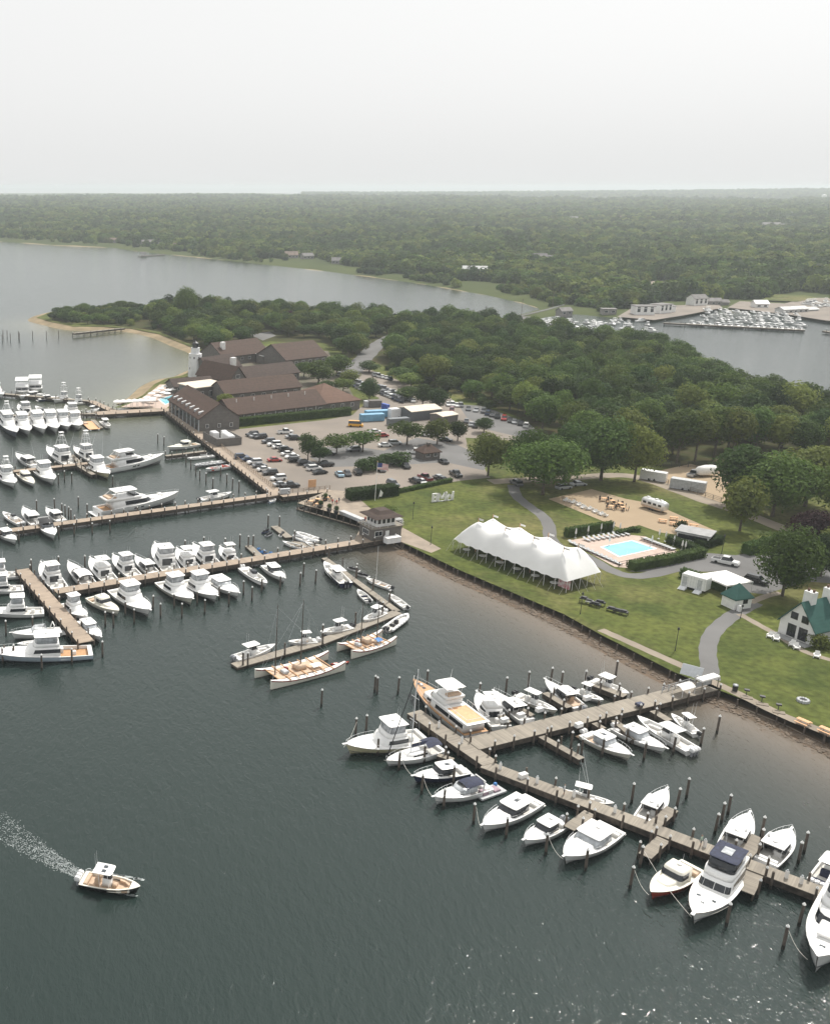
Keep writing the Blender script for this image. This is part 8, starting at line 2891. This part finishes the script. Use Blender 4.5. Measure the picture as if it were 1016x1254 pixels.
# catering gear on the lawn
for i, (x, y, l, w, h, m_, lab) in enumerate(((714, 738, 1.6, 1.1, 1.1, m_irond, 'grey catering cooker on the lawn, nearest the tent'), (721, 740, 1.4, 1.0, .8, m_ewht, 'white catering table beside the cooker on the lawn'), (728, 743, 2.2, .9, .75, m_eblk, 'dark catering table in the middle of the gear on the lawn'),
                                             (734, 741.5, 2.0, .9, .9, m_eblk, 'black equipment case behind the catering tables'), (748, 748.5, 1.8, 1.0, .7, m_irond, 'dark stacked benches on the lawn, first of three'), (756, 751, 1.8, 1.0, .7, m_eblk, 'dark stacked benches on the lawn, second of three'), (763, 753, 1.6, 1.0, .8, m_irond, 'dark stacked benches on the lawn, third of three'))):
 p = G(x, y)
 t = thing('catering_gear' if i < 4 else 'stacked_benches', lab, 'equipment' if i < 4 else 'benches', p, R(-40))
 MB().bbox(-l / 2, l / 2, -w / 2, w / 2, h - .2, h, .04).build('top', m_, t)
 for sx in (1, -1):
  for sy in (1, -1):
   MB().box(sx * (l / 2 - .08) - .04, sx * (l / 2 - .08) + .04, sy * (w / 2 - .08) - .04, sy * (w / 2 - .08) + .04, 0, h - .2).build('leg', m_irond, t)
 MB().bbox(-l * .35, l * .35, -w * .35, w * .35, h + .003, h + .3, .08).build('load', m_eblk if i % 2 else m_, t)
# seawall grills, bin, fire ring
for i, (x, y) in enumerate(((913, 851), (932, 859), (952, 869))):
 p = G(x, y)
 t = thing('park_grill', 'black pedestal grill with stone slab by the right seawall, %s from the gangway' % ORD[i], 'grill', p, R(-25))
 MB().tube((0, 0, 0), (0, 0, .8), .06, 6).build('pedestal', m_irond, t)
 MB().box(-.4, .4, -.28, .28, .8, 1.05).build('fire_box', m_irond, t)
 MB().box(-.9, .9, -1.6, -.6, 0.0, .12).build('stone_slab', m_path, t)
p = G(899, 846)
t = thing('litter_bin', 'black round litter bin beside the gangway entrance', 'bin', p)
MB().lathe([(.42, 0), (.45, 1.0)], 10).build('body', m_eblk, t)
MB().lathe([(.47, 1.002), (.4, 1.2), (.1, 1.3)], 10).build('lid', m_egry, t)
p = G(982.5, 859)
t = thing('fire_ring', 'round grey stone fire ring on the lawn', 'fire ring', p)
for k in range(12):
 a = k * math.pi / 6
 MB().bbox(.75 * math.cos(a) - .2, .75 * math.cos(a) + .2, .75 * math.sin(a) - .2, .75 * math.sin(a) + .2, 0, .45, .06).build('stone', m_cover, t)
MB().lathe([(.6, .0), (.6, .2)], 10).build('ash', m_irond, t)
# gangway shelters
p = P(864, 843, 1.6)
t = thing('gate_shelter', 'white-roofed box shelter at the land end of the gangway', 'shelter', (p.x, p.y, 1.6), R(25))
MB().bbox(-2.2, 2.2, -.7, .7, 1.9, 2.25, .1).build('roof', m_white, t)
for x in (-2, 2):
 for y in (-.6, .6):
  MB().box(x - .06, x + .06, y - .06, y + .06, 0, 1.9).build('leg', m_plank, t)
MB().box(-2, 2, .58, .64, .2, 1.2).build('panel', m_cover, t)
p = P(836, 849, 1.6)
t = thing('arched_shelter', 'arched white canopy over carts on the gangway', 'shelter', (p.x, p.y, 1.6), R(25))
rings = [[(x, -1 + 2 * k / 6, 1.3 + .5 * math.sin(math.pi * k / 6)) for k in range(7)] for x in (-1.6, 1.6)]
MB().loft(rings, False, False, closed=False).build('canopy', m_cwhite, t, smooth=True)
for x in (-1.5, 1.5):
 for y in (-.95, .95):
  MB().tube((x, y, 0), (x, y, 1.35), .04, 5).build('leg', m_alu, t)
p = P(782, 866, 1.6)
t = thing('dock_cart', 'blue dock cart on the gangway pier', 'cart', (p.x, p.y, 1.61), R(20))
MB().bbox(-.6, .6, -.4, .4, .35, .8, .05).build('tub', m_navy, t)
for s in (1, -1):
 MB().tube((0, s * .42, .3), (0, s * .5, .3), .3, 10).build('wheel', m_tyre, t)
p = P(846, 826, 1.6)
t = thing('wash_down_board', 'slanted blue-grey panel at the seawall by the gangway rail', 'panel', (p.x, p.y, LZ), R(-40))
MB().loft([[(-1.7, -.9, 0), (1.7, -.9, 0), (1.7, -.75, 0), (-1.7, -.75, 0)], [(-1.7, .5, 1.5), (1.7, .5, 1.5), (1.7, .6, 1.5), (-1.7, .6, 1.5)]]).build('board', m_grayh, t)
MB().box(-1.6, 1.6, .45, .55, 0, 1.4).build('back_frame', m_plank, t)

def railing(label, a, b_, z, h=1.05, sp=1.6, m=None, slats=3, name='railing', solid=False):
 A, B = P(*a, z), P(*b_, z)
 L_ = (B - A).length
 t = thing(name, label, 'railing' if name == 'railing' else 'fence', A, heading(A, B))
 n = max(2, int(L_ / sp))
 PO = MB().box(-.06, .06, -.06, .06, 0, h + .08).mesh('post', m or m_plank)
 for i in range(n + 1):
  c = bpy.data.objects.new('post', PO)
  COL.objects.link(c)
  c.parent = t
  c.location = (L_ * i / n, 0, 0)
 for k in range(slats):
  zz = h * (k + 1) / slats
  MB().box(0, L_, .065, .10, zz - .07, zz + .03).build('rail', m or m_plank, t)

railing('grey timber railing along the far side of the gangway head', (810, 848), (850, 836), 1.6, m=m_cover)
railing('timber railing along the lodge boardwalk beside the car park', (268, 545), (336, 599), 1.66, m=m_plankw)
railing('low post-and-rail along the slip beside the quay patio', (352, 604), (404, 599), 1.66, m=m_plankw)
railing('post-and-rail fence between the lane and the trailer yard', (800, 587), (882, 615), LZ, 1.3, 2.6, m_plank, 3, 'rail_fence')
railing('dark pool fence along the yard side of the deck', (757, 694), (812, 682), LZ, 1.1, 2.2, m_irond, 2, 'pool_fence')
railing('low timber guard along the edge of the patio quay', (366, 616), (443, 639), LZ, .9, 2.0, m_plank, 1)
railing('dark woodland boundary fence behind the trailer yard', (800, 571), (905, 574), LZ, 1.8, 2.4, m_irond, 5, 'boundary_fence')
# low panel wall next to the slip
p = P(349, 604.5, 1.66)
t = thing('notice_cabinet', 'pale grey cabinet at the corner of the long pier and boardwalk', 'cabinet', p, R(15))
MB().bbox(-1.5, 1.5, -.4, .4, 0, 1.5, .06).build('body', m_cover, t)
MB().box(-1.3, 1.3, -.43, -.402, .2, 1.3).build('door', m_grayh, t)
p = P(382, 598, LZ)
t = thing('plywood_board', 'upright tan plywood board behind the slip railing', 'board', p, R(15))
MB().box(-1.2, 1.2, -.06, .06, .2, 2.6).build('panel', m_orange, t)
for s in (-1, 1):
 MB().box(s * 1.0 - .06, s * 1.0 + .06, .062, .18, 0, 2.4).build('prop', m_plank, t)
# quay patio furniture
for i, (x, y) in enumerate(((398, 613), (392, 622), (403, 626), (411.5, 629))):
 p = G(x, y)
 t = thing('planter', 'dark round planter with clipped shrub on the quay patio, %s along' % ORD[i], 'planter', (p.x, p.y, LZ + .02), 0, 'patio planters')
 MB().lathe([(.55, 0), (.7, .8), (.62, .82)], 10).build('pot', m_irond, t)
 c = bpy.data.objects.new('shrub', TREES['shrub0'][0])
 COL.objects.link(c)
 c.parent = t
 c.location = (0, 0, .75)
 c.scale = (.33, .33, .42)
p0, p1 = G(418, 629), G(444, 640)
t = thing('long_table', 'long pale covered buffet table on the quay patio', 'table', (p0.x, p0.y, LZ + .02), heading(p0, p1))
ll = (p1 - p0).length
MB().bbox(0, ll, -.8, .8, .12, .95, .08).build('cloth', m_purple if False else m_cover, t)
MB().box(.2, ll - .2, -.6, .6, 0, .118).build('base', m_irond, t)
# open white umbrellas and canopies by the lodge pool
UC = MB()
for k in range(8):
 a, b2 = k * math.pi / 4, (k + 1) * math.pi / 4
 UC.add([(0, 0, 2.75), (1.7 * math.cos(a), 1.7 * math.sin(a), 2.15), (1.7 * math.cos(b2), 1.7 * math.sin(b2), 2.15), (1.68 * math.cos(a), 1.68 * math.sin(a), 2.0), (1.68 * math.cos(b2), 1.68 * math.sin(b2), 2.0)], [(0, 1, 2), (1, 3, 4, 2)])
UC = UC.mesh('canopy', m_cwhite)
UP = MB().lathe([(.3, 0), (.3, .06), (.035, .08), (.035, 2.7)], 6).mesh('pole', m_white)
um = [(186, 481), (192, 478), (197, 475), (202, 472.5), (206, 477), (200, 480), (193, 484), (187, 487), (209, 472), (212, 476), (180, 486), (205, 481)]
for i, (x, y) in enumerate(um):
 p = P(x, y, LZ + 2.2)
 t = thing('open_parasol', 'open white parasol on the lodge pool terrace, %s of the cluster' % ORD[i], 'parasol', (p.x, p.y, LZ + .02), i, 'lodge terrace parasols')
 t.scale = (.95, .95, .95)
 for nm, me in (('canopy', UC), ('pole', UP)):
  c = bpy.data.objects.new(nm, me)
  COL.objects.link(c)
  c.parent = t
for i, x in enumerate((144, 151, 158, 165, 172, 179, 186)):
 p = P(x, 499.5 - i * .35, 1.7)
 t = thing('deck_canopy', 'white square canopy on the restaurant deck, %s from the outer end' % ORD[i], 'canopy', (p.x, p.y, 1.7), R(4), 'restaurant deck canopies')
 MB().loft([[(-1.5, -1.5, 2.2), (1.5, -1.5, 2.2), (1.5, 1.5, 2.2), (-1.5, 1.5, 2.2)], [(-1.5, -1.5, 2.5), (1.5, -1.5, 2.5), (1.5, 1.5, 2.5), (-1.5, 1.5, 2.5)], [(-.1, -.1, 3.3), (.1, -.1, 3.3), (.1, .1, 3.3), (-.1, .1, 3.3)]]).build('roof', m_cwhite, t)
 for sx in (-1.4, 1.4):
  for sy in (-1.4, 1.4):
   MB().tube((sx, sy, 0), (sx, sy, 2.25), .05, 5).build('leg', m_white, t)
ground_sheet('lodge_terrace', [(148, 498.5), (170, 490), (182, 482), (196, 471), (216, 470), (222, 485), (204, 500)], m_deckp, .02)
q = [G(x, y) for x, y in ((195, 489), (212, 484), (218, 488), (203, 495))]
c0 = sum(q, Vector()) / 4
t = thing('lodge_pool', 'small pale turquoise pool on the lodge terrace by the boardwalk', 'pool', (c0.x, c0.y, LZ))
MB().poly([(*(p - c0).xy, .05) for p in q]).build('water', m_pool, t)
MB().poly([(*((p - c0) * 1.15).xy, .035) for p in q]).build('coping', m_white, t)

# people
def person_mesh():
 me = bpy.data.meshes.new('person')
 V = [(0, 0, .95), (0, 0, 1.15), (0, 0, 1.38), (0, 0, 1.5), (0, .01, 1.62), (0, .01, 1.74),
         (.1, 0, .9), (.11, .03, .5), (.11, 0, .08), (.11, .14, .04), (-.1, 0, .9), (-.11, -.03, .5), (-.11, -.05, .08), (-.11, .09, .04),
         (.19, 0, 1.4), (.25, -.02, 1.12), (.24, .1, .88), (.24, .15, .8), (-.19, 0, 1.4), (-.25, -.02, 1.12), (-.24, .1, .88), (-.24, .15, .8)]
 Ed = [(0, 1), (1, 2), (2, 3), (3, 4), (4, 5), (0, 6), (6, 7), (7, 8), (8, 9), (0, 10), (10, 11), (11, 12), (12, 13), (2, 14), (14, 15), (15, 16), (16, 17), (2, 18), (18, 19), (19, 20), (20, 21)]
 RR = [(.16, .11), (.14, .1), (.17, .11), (.06, .06), (.095, .11), (.085, .1), (.1, .1), (.07, .07), (.045, .05), (.04, .03), (.1, .1), (.07, .07), (.045, .05), (.04, .03),
          (.07, .07), (.05, .05), (.035, .035), (.045, .02), (.07, .07), (.05, .05), (.035, .035), (.045, .02)]
 me.from_pydata(V, Ed, [])
 o = bpy.data.objects.new('person_source', me)
 COL.objects.link(o)
 md = o.modifiers.new('skin', 'SKIN')
 for i, r_ in enumerate(RR):
  me.skin_vertices[0].data[i].radius = r_
 me.skin_vertices[0].data[0].use_root = True
 o.modifiers.new('sub', 'SUBSURF').levels = 1
 dg = bpy.context.evaluated_depsgraph_get()
 ev = bpy.data.meshes.new_from_object(o.evaluated_get(dg))
 bpy.data.objects.remove(o)
 return ev

PME = person_mesh()
PCOL = {'red': (.4, .05, .04), 'white': (.7, .7, .7), 'navy': (.03, .04, .1), 'pale green': (.4, .5, .4), 'grey': (.2, .2, .21)}
PM_ = {}
for k, c in PCOL.items():
 m = bpy.data.materials.new('clothes_' + k)
 m.use_nodes = True
 nt = m.node_tree
 tc = nt.nodes.new('ShaderNodeTexCoord')
 sp = nt.nodes.new('ShaderNodeSeparateXYZ')
 nt.links.new(tc.outputs['Object'], sp.inputs[0])
 cr = nt.nodes.new('ShaderNodeValToRGB')
 cr.color_ramp.interpolation = 'CONSTANT'
 e = cr.color_ramp.elements
 e[0].position, e[0].color = 0, (.35, .22, .16, 1)
 e[1].position, e[1].color = .28, (.06, .07, .1, 1)
 for ps, cc in ((.5, (*c, 1)), (.8, (.4, .26, .19, 1)), (.92, (.05, .035, .025, 1))):
  el = e.new(ps)
  el.color = cc
 dv = nt.nodes.new('ShaderNodeMath')
 dv.operation = 'DIVIDE'
 dv.inputs[1].default_value = 1.85
 nt.links.new(sp.outputs[2], dv.inputs[0])
 nt.links.new(dv.outputs[0], cr.inputs[0])
 nt.links.new(cr.outputs[0], nt.nodes['Principled BSDF'].inputs['Base Color'])
 PM_[k] = m
for x, y, z, col, lab, rz in ((857, 1036, 1.46, 'pale green', 'person in pale green top standing on the near cross pier', 40), (407, 618, LZ + .03, 'red', 'person in red top standing on the quay patio, left of the group', 10),
                              (410, 617, LZ + .03, 'white', 'person in white top in the group on the quay patio', 100), (412, 619, LZ + .03, 'red', 'person in red top in the group on the quay patio, nearest the long table', 200),
                              (415, 616, LZ + .03, 'navy', 'person in navy top in the group on the quay patio', 300), (447, 640, LZ + .03, 'red', 'person in red top beside the harbour hut', 20),
                              (690, 973, 1.46, 'white', 'person in white top on the cross pier by the console boat', 60)):
 p = P(x, y, z)
 me = PME.copy()
 me.materials.clear()
 me.materials.append(PM_[col])
 me.polygons.foreach_set('use_smooth', [True] * len(me.polygons))
 o = bpy.data.objects.new('person', me)
 COL.objects.link(o)
 o.location = p
 o.rotation_euler = (0, 0, R(rz))
 tag(o, lab, 'person')
# low white dune fence posts along the far path omitted: too small to see
# ================================================================== FAR SHORE
m_hw = mat('far_house_wall', (0.55, 0.55, 0.54), 0.8, var=0.1, scale=0.3)
m_hs = mat('far_house_shingle', (0.26, 0.245, 0.23), 0.8, var=0.12, scale=0.3)
m_hr = mat('far_house_roof', (0.17, 0.16, 0.155), 0.85, var=0.15, scale=0.3)
m_hrb = mat('far_house_roof_brown', (0.20, 0.15, 0.12), 0.85, var=0.15, scale=0.3)

def far_house(x, y, l, w, e, r_, rz, wall, roof, label, wings=0, flat=False):
 g0 = P(x, y, 3)
 for _ in range(8):
  zz = main_z(g0.x, g0.y)
  g0 = P(x, y, max(1.2, zz))
 t = thing('far_house', label, 'house', (g0.x, g0.y, max(1.0, main_z(g0.x, g0.y)) - .2), R(rz))
 wo, ro = block(t, l, w, e, r_, 'flat' if flat else 'gable', wall=wall, roof=roof, x0=-l / 2, y0=-w / 2, base=-2)
 n = max(2, int(l / 4))
 for i in range(n):
  window(wo, -l / 2 + l * (i + .5) / n, -w / 2, e * .55, l / n * .5, e * .4, 0, -1, bars=0)
  if e > 5:
   window(wo, -l / 2 + l * (i + .5) / n, -w / 2, e * .85, l / n * .5, e * .18, 0, -1, bars=0)
 if wings:
  block(t, l * .5, w * .8, e * .7, r_ * .75, wall=wall, roof=roof, x0=l / 2, y0=-w * .3, base=-2)

FH = [(81, 291, 14, 8, 4, 7, m_hs, m_hr, 'small grey house among the trees at the far left shore'), (140, 297, 12, 8, 4, 7, m_hs, m_hrb, 'brown-roofed house just above the far left shore'), (181, 300, 18, 9, 4, 7.5, m_hs, m_hr, 'grey house above the far sandy beach'),
      (201, 303, 14, 8, 4, 7, m_hw, m_hr, 'pale low house right of the far sandy beach'), (219, 305, 15, 8, 4.5, 8, m_hs, m_hrb, 'brown house by the far beach spit'), (265, 303, 14, 9, 5, 9, m_hw, m_hr, 'white two-storey house behind the far beach'),
      (292, 307, 14, 8, 4, 7.5, m_hs, m_hr, 'grey house on the far shore left of the pair of roofs'), (331, 313, 18, 10, 5, 9, m_hw, m_hrb, 'tan-roofed house on the far shore, left of a close pair'), (354, 316, 20, 9, 4, 8, m_hs, m_hrb, 'brown-roofed house on the far shore, right of a close pair'),
      (415, 323, 16, 8, 4, 7, m_hs, m_hr, 'low grey house on the far shore left of the pink house'), (376, 317, 14, 8, 4, 7, m_hs, m_hr, 'low dark house on the far shore above the marsh edge'), (483, 331, 12, 8, 4, 6.5, m_hs, m_hr, 'grey cottage on the far shore beside the pink house'),
      (522, 331, 16, 9, 5.5, 9, mat('far_pink_wall', (.45, .36, .33), .8), m_hr, 'pinkish two-storey house on the far shore'), (580, 340, 22, 11, 7, 11, m_white, m_hw, 'bright white two-storey house on the far shore'), (607, 342, 16, 9, 4, 6.5, m_hs, m_hr, 'low grey house right of the bright white house'),
      (658, 319, 18, 9, 4.5, 8, m_hs, m_hr, 'grey house in the far woods above the bright white house'), (676, 322, 15, 9, 4.5, 8, m_hw, m_hr, 'pale house in the far woods next to the grey house'), (812, 310, 18, 10, 6, 10, m_hw, m_hr, 'pale house amid the far woods on the right'),
      (701, 271, 24, 12, 6, 10, m_white, m_hr, 'small white house far up in the woods on the right'), (757, 270, 30, 14, 6, 10, m_hs, m_hrb, 'brown-roofed house far up in the woods'), (848, 274, 22, 10, 6, 9, m_white, m_hr, 'tiny white house on the far right hillside'), (943, 279, 30, 14, 6, 10, m_hw, m_hr, 'pale house on the far right hillside, upper one'),
      (968, 265, 34, 16, 6, 10, m_white, m_hw, 'white house near the skyline at right'), (1005, 270, 34, 14, 6, 10, m_hw, m_hrb, 'tan house near the right edge under the skyline'), (160, 252, 50, 20, 7, 12, m_white, m_hw, 'large white house high in the far woods at left'), (166, 271, 30, 12, 6, 10, m_hw, m_hr, 'pale house midway up the far woods at left'),
      (530, 252, 50, 20, 6, 10, m_white, m_hw, 'long white building near the skyline in the middle'), (305, 262, 30, 12, 6, 10, m_hw, m_hr, 'pale house in the far woods left of the middle'), (440, 255, 40, 16, 6, 10, m_hs, m_hr, 'grey long house under the skyline'),
      (786, 385, 13, 8, 6, 6.4, m_white, m_hr, 'white two-storey harbour motel by the far marina'), (808, 383, 13, 8, 6, 6.4, m_white, m_hr, 'second block of the harbour motel by the far marina'), (744, 384, 9, 6, 3.5, 5.5, m_hs, m_hr, 'grey boathouse left of the harbour motel'),
      (852, 374, 12, 8, 5.5, 8, m_white, m_hr, 'white waterside house at the head of the far marina'), (870, 373, 12, 7, 3, 5, m_hs, m_hr, 'low shed joined beside the white waterside house'), (690, 385, 9, 6, 3, 5, m_hs, m_hr, 'grey boat shed on the causeway by the far marina'), (640, 397, 9, 6, 3, 5, m_hw, m_hr, 'small white shed by the causeway road'),
      (968, 383, 22, 7, 3, 4.5, m_hw, m_hw, 'long white shed in the far boatyard'), (929, 377, 9, 7, 3.5, 5.5, m_white, m_white, 'white sail loft among the far yard boats')]
for i, (x, y, l, w, e, r_, wl, rf, lab) in enumerate(FH):
 far_house(x, y, l, w, e, r_, [8, -12, 20, -5][i % 4] + (10 if x > 780 and y > 365 else 0), wl, rf, lab, wings=i % 3 == 0, flat='motel' in lab)
# sandy clearings and fields on the far shore
def drape(name, px, m, dz):
 """ground patch that follows the hills"""
 pl = [P(x, y, 3) for x, y in px]
 for _ in range(6):
  pl = [P(x, y, max(1.0, main_z(p.x, p.y))) for (x, y), p in zip(px, pl)]
 o = MB().sheet([Vector((p.x, p.y, max(1.0, main_z(p.x, p.y)) + dz)) for p in pl]).build(name, m)
 o['kind'] = 'structure'

drape('far_field', [(775, 358), (800, 351), (835, 351), (855, 356), (848, 361), (790, 364)], m_grass, 1.0)
drape('far_sand_track', [(768, 352), (800, 346), (846, 350), (858, 356), (836, 351.5), (800, 350.5), (778, 356)], m_path, 1.3)
drape('far_lawn', [(930, 369), (945, 362), (985, 363), (1000, 366), (975, 371)], m_grass, 1.0)
drape('far_boatyard', [(890, 378), (905, 370), (960, 373), (985, 366), (1040, 366), (1060, 398), (1010, 394), (960, 386)], m_lot, .8)
drape('far_quay', [(755, 389), (775, 377), (850, 374), (880, 374), (884, 378), (838, 387), (800, 393)], m_lot, .6)
drape('far_bare_ground', [(676, 362), (700, 359), (722, 361), (720, 366), (690, 368)], m_dirt, .8)
strip_pts = [(560, 396), (606, 393), (640, 386.5), (668, 380), (690, 374), (705, 369)]
drape('causeway_road', [(590, 395.6), (640, 385.8), (668, 379), (690, 373), (691, 374), (669, 380.2), (641, 387), (594, 396.8)], m_road, .25)
# far marina boats
FB_H = MB()
h_ = Hull(10, 3.2, .9, 1.4)
rings = []
for i in range(7):
 a = i / 6
 pts_ = [h_.pt(a, f) for f in (1.0, 0.0)]
 rings.append(pts_ + [(p[0], -p[1], p[2]) for p in reversed(pts_)])
FB_H.loft(rings, True, True)
FB_H = FB_H.mesh('hull', m_gel)
FB_C = MB().loft([[(2.5, -1.1, 1.0), (7.2, -.9, 1.2), (7.2, .9, 1.2), (2.5, 1.1, 1.0)], [(2.7, -.95, 2.2), (5.6, -.8, 2.2), (5.6, .8, 2.2), (2.7, .95, 2.2)]]).mesh('cabin', m_gel)
FB_W = MB().loft([[(3.0, -1.09, 1.55), (6.6, -.93, 1.55), (6.6, .93, 1.55), (3.0, 1.09, 1.55)], [(3.0, -1.02, 2.0), (6.1, -.86, 2.0), (6.1, .86, 2.0), (3.0, 1.02, 2.0)]]).mesh('windows', m_glass)
FB_T = MB().box(2.4, 5.2, -1.0, 1.0, 3.2, 3.32)
for x in (2.6, 5.0):
 for s in (-.9, .9):
  FB_T.box(x - .05, x + .05, s - .05, s + .05, 2.2, 3.2)
FB_T = FB_T.mesh('hardtop', m_gel)
rg = random.Random(21)

def far_boat(x, y, rz, s, label, group, z=0.0, top=True):
 p = P(x, y, z)
 t = thing('moored_boat', label, 'boat', (p.x, p.y, z), rz, group)
 t.scale = (s, s, s * rg.uniform(.95, 1.2))
 for nm, me in (('hull', FB_H), ('cabin', FB_C), ('windows', FB_W)) + ((('hardtop', FB_T),) if top else ()):
  c = bpy.data.objects.new(nm, me)
  COL.objects.link(c)
  c.parent = t

for i in range(18):
 f = i / 17
 far_boat(842 + f * 132, 397.5 + f * 6.5, R(-92 + rg.gauss(0, 6)), rg.uniform(.7, 1.1), 'white boat in the front row of the far marina, its bow towards the open bay', 'boats in the front row of the far marina', top=rg.random() < .7)
for r_ in range(4):
 for i in range(12):
  f = i / 11
  far_boat(862 + f * 112 + rg.gauss(0, 3), 392 - r_ * 3.6 + f * 6.5 + rg.gauss(0, .9), R(-92 + 180 * (r_ % 2) + rg.gauss(0, 8)), rg.uniform(.55, 1.0), 'small white boat packed in the berths behind the front row of the far marina', 'boats packed in the far marina', z=0 if r_ < 2 else 1.6, top=rg.random() < .6)
for i in range(46):
 x = rg.uniform(645, 792)
 f = (x - 645) / 147
 y = 392 + rg.uniform(0, 16) * (0.45 + .55 * f) + f * 1.5
 far_boat(x, y, R(-80 + rg.choice((0, 180, 90)) + rg.gauss(0, 12)), rg.uniform(.6, 1.1), 'white boat in the crowded basin behind the wood, along the causeway', 'boats in the causeway basin', z=0, top=rg.random() < .6)
for i in range(12):
 far_boat(985 + rg.uniform(0, 40), 369 + rg.uniform(0, 8), R(rg.uniform(0, 360)), 1.0, 'white boat standing ashore in the far boatyard', 'boats ashore in the far yard', z=1.8)
dock('far marina pier in front of the packed boats', (812, 395), (985, 404), 2.2, 1.4, 9, cap_every=99, name='far_pier')
dock('far marina stub pier at the right edge', (1008, 405), (1040, 410), 2.5, 1.4, 9, cap_every=99, name='far_pier')
dock('long low jetty with a shed off the far sandy beach', (170, 313.5), (202, 311.5), 3, 1.4, 12, cap_every=99, name='far_pier')
box_m = P(176, 312.5, 1.4)
t = thing('jetty_hut', 'pale hut on the jetty off the far sandy beach', 'hut', (box_m.x, box_m.y, 1.4), 0)
block(t, 7, 3.4, 2.6, 4, wall=m_hw, roof=m_hr, x0=-3.5, y0=-1.7)
# water tower on the far ridge
az = math.atan2((935 - CX), FPX * CT)
D = 5600
q = Vector((math.sin(az) * D * 1.0, math.cos(az) * D, 0))
zb = main_z(q.x, q.y)
t = thing('water_tower', 'pale water tower standing above the far right skyline', 'water tower', (q.x, q.y, zb))
top = CAM_H - (236 - YH) / FPX * D * .95
hh = top - zb
MB().lathe([(.5, hh - 16), (9, hh - 12), (10.5, hh - 7), (9, hh - 2), (1, hh)], 14).build('tank', m_white, t, smooth=True)
for k in range(6):
 a = k * math.pi / 3
 MB().tube((10 * math.cos(a), 10 * math.sin(a), -2), (8.6 * math.cos(a), 8.6 * math.sin(a), hh - 9), .8, 6).build('leg', m_white, t)
MB().tube((0, 0, -2), (0, 0, hh - 14), 1.6, 8).build('riser', m_white, t)
# utility poles along the causeway
for i, (x, y) in enumerate(((593, 396), (638, 386), (676, 376))):
 p = P(x, y, 1.5)
 t = thing('utility_pole', 'wooden utility pole on the causeway road, %s from the wood' % ORD[i], 'pole', p)
 MB().tube((0, 0, -1), (0, 0, 11), .18, 6, .12).build('post', m_pile, t)
 MB().box(-1.2, 1.2, -.07, .07, 9.9, 10.1).build('cross_arm', m_pile, t)
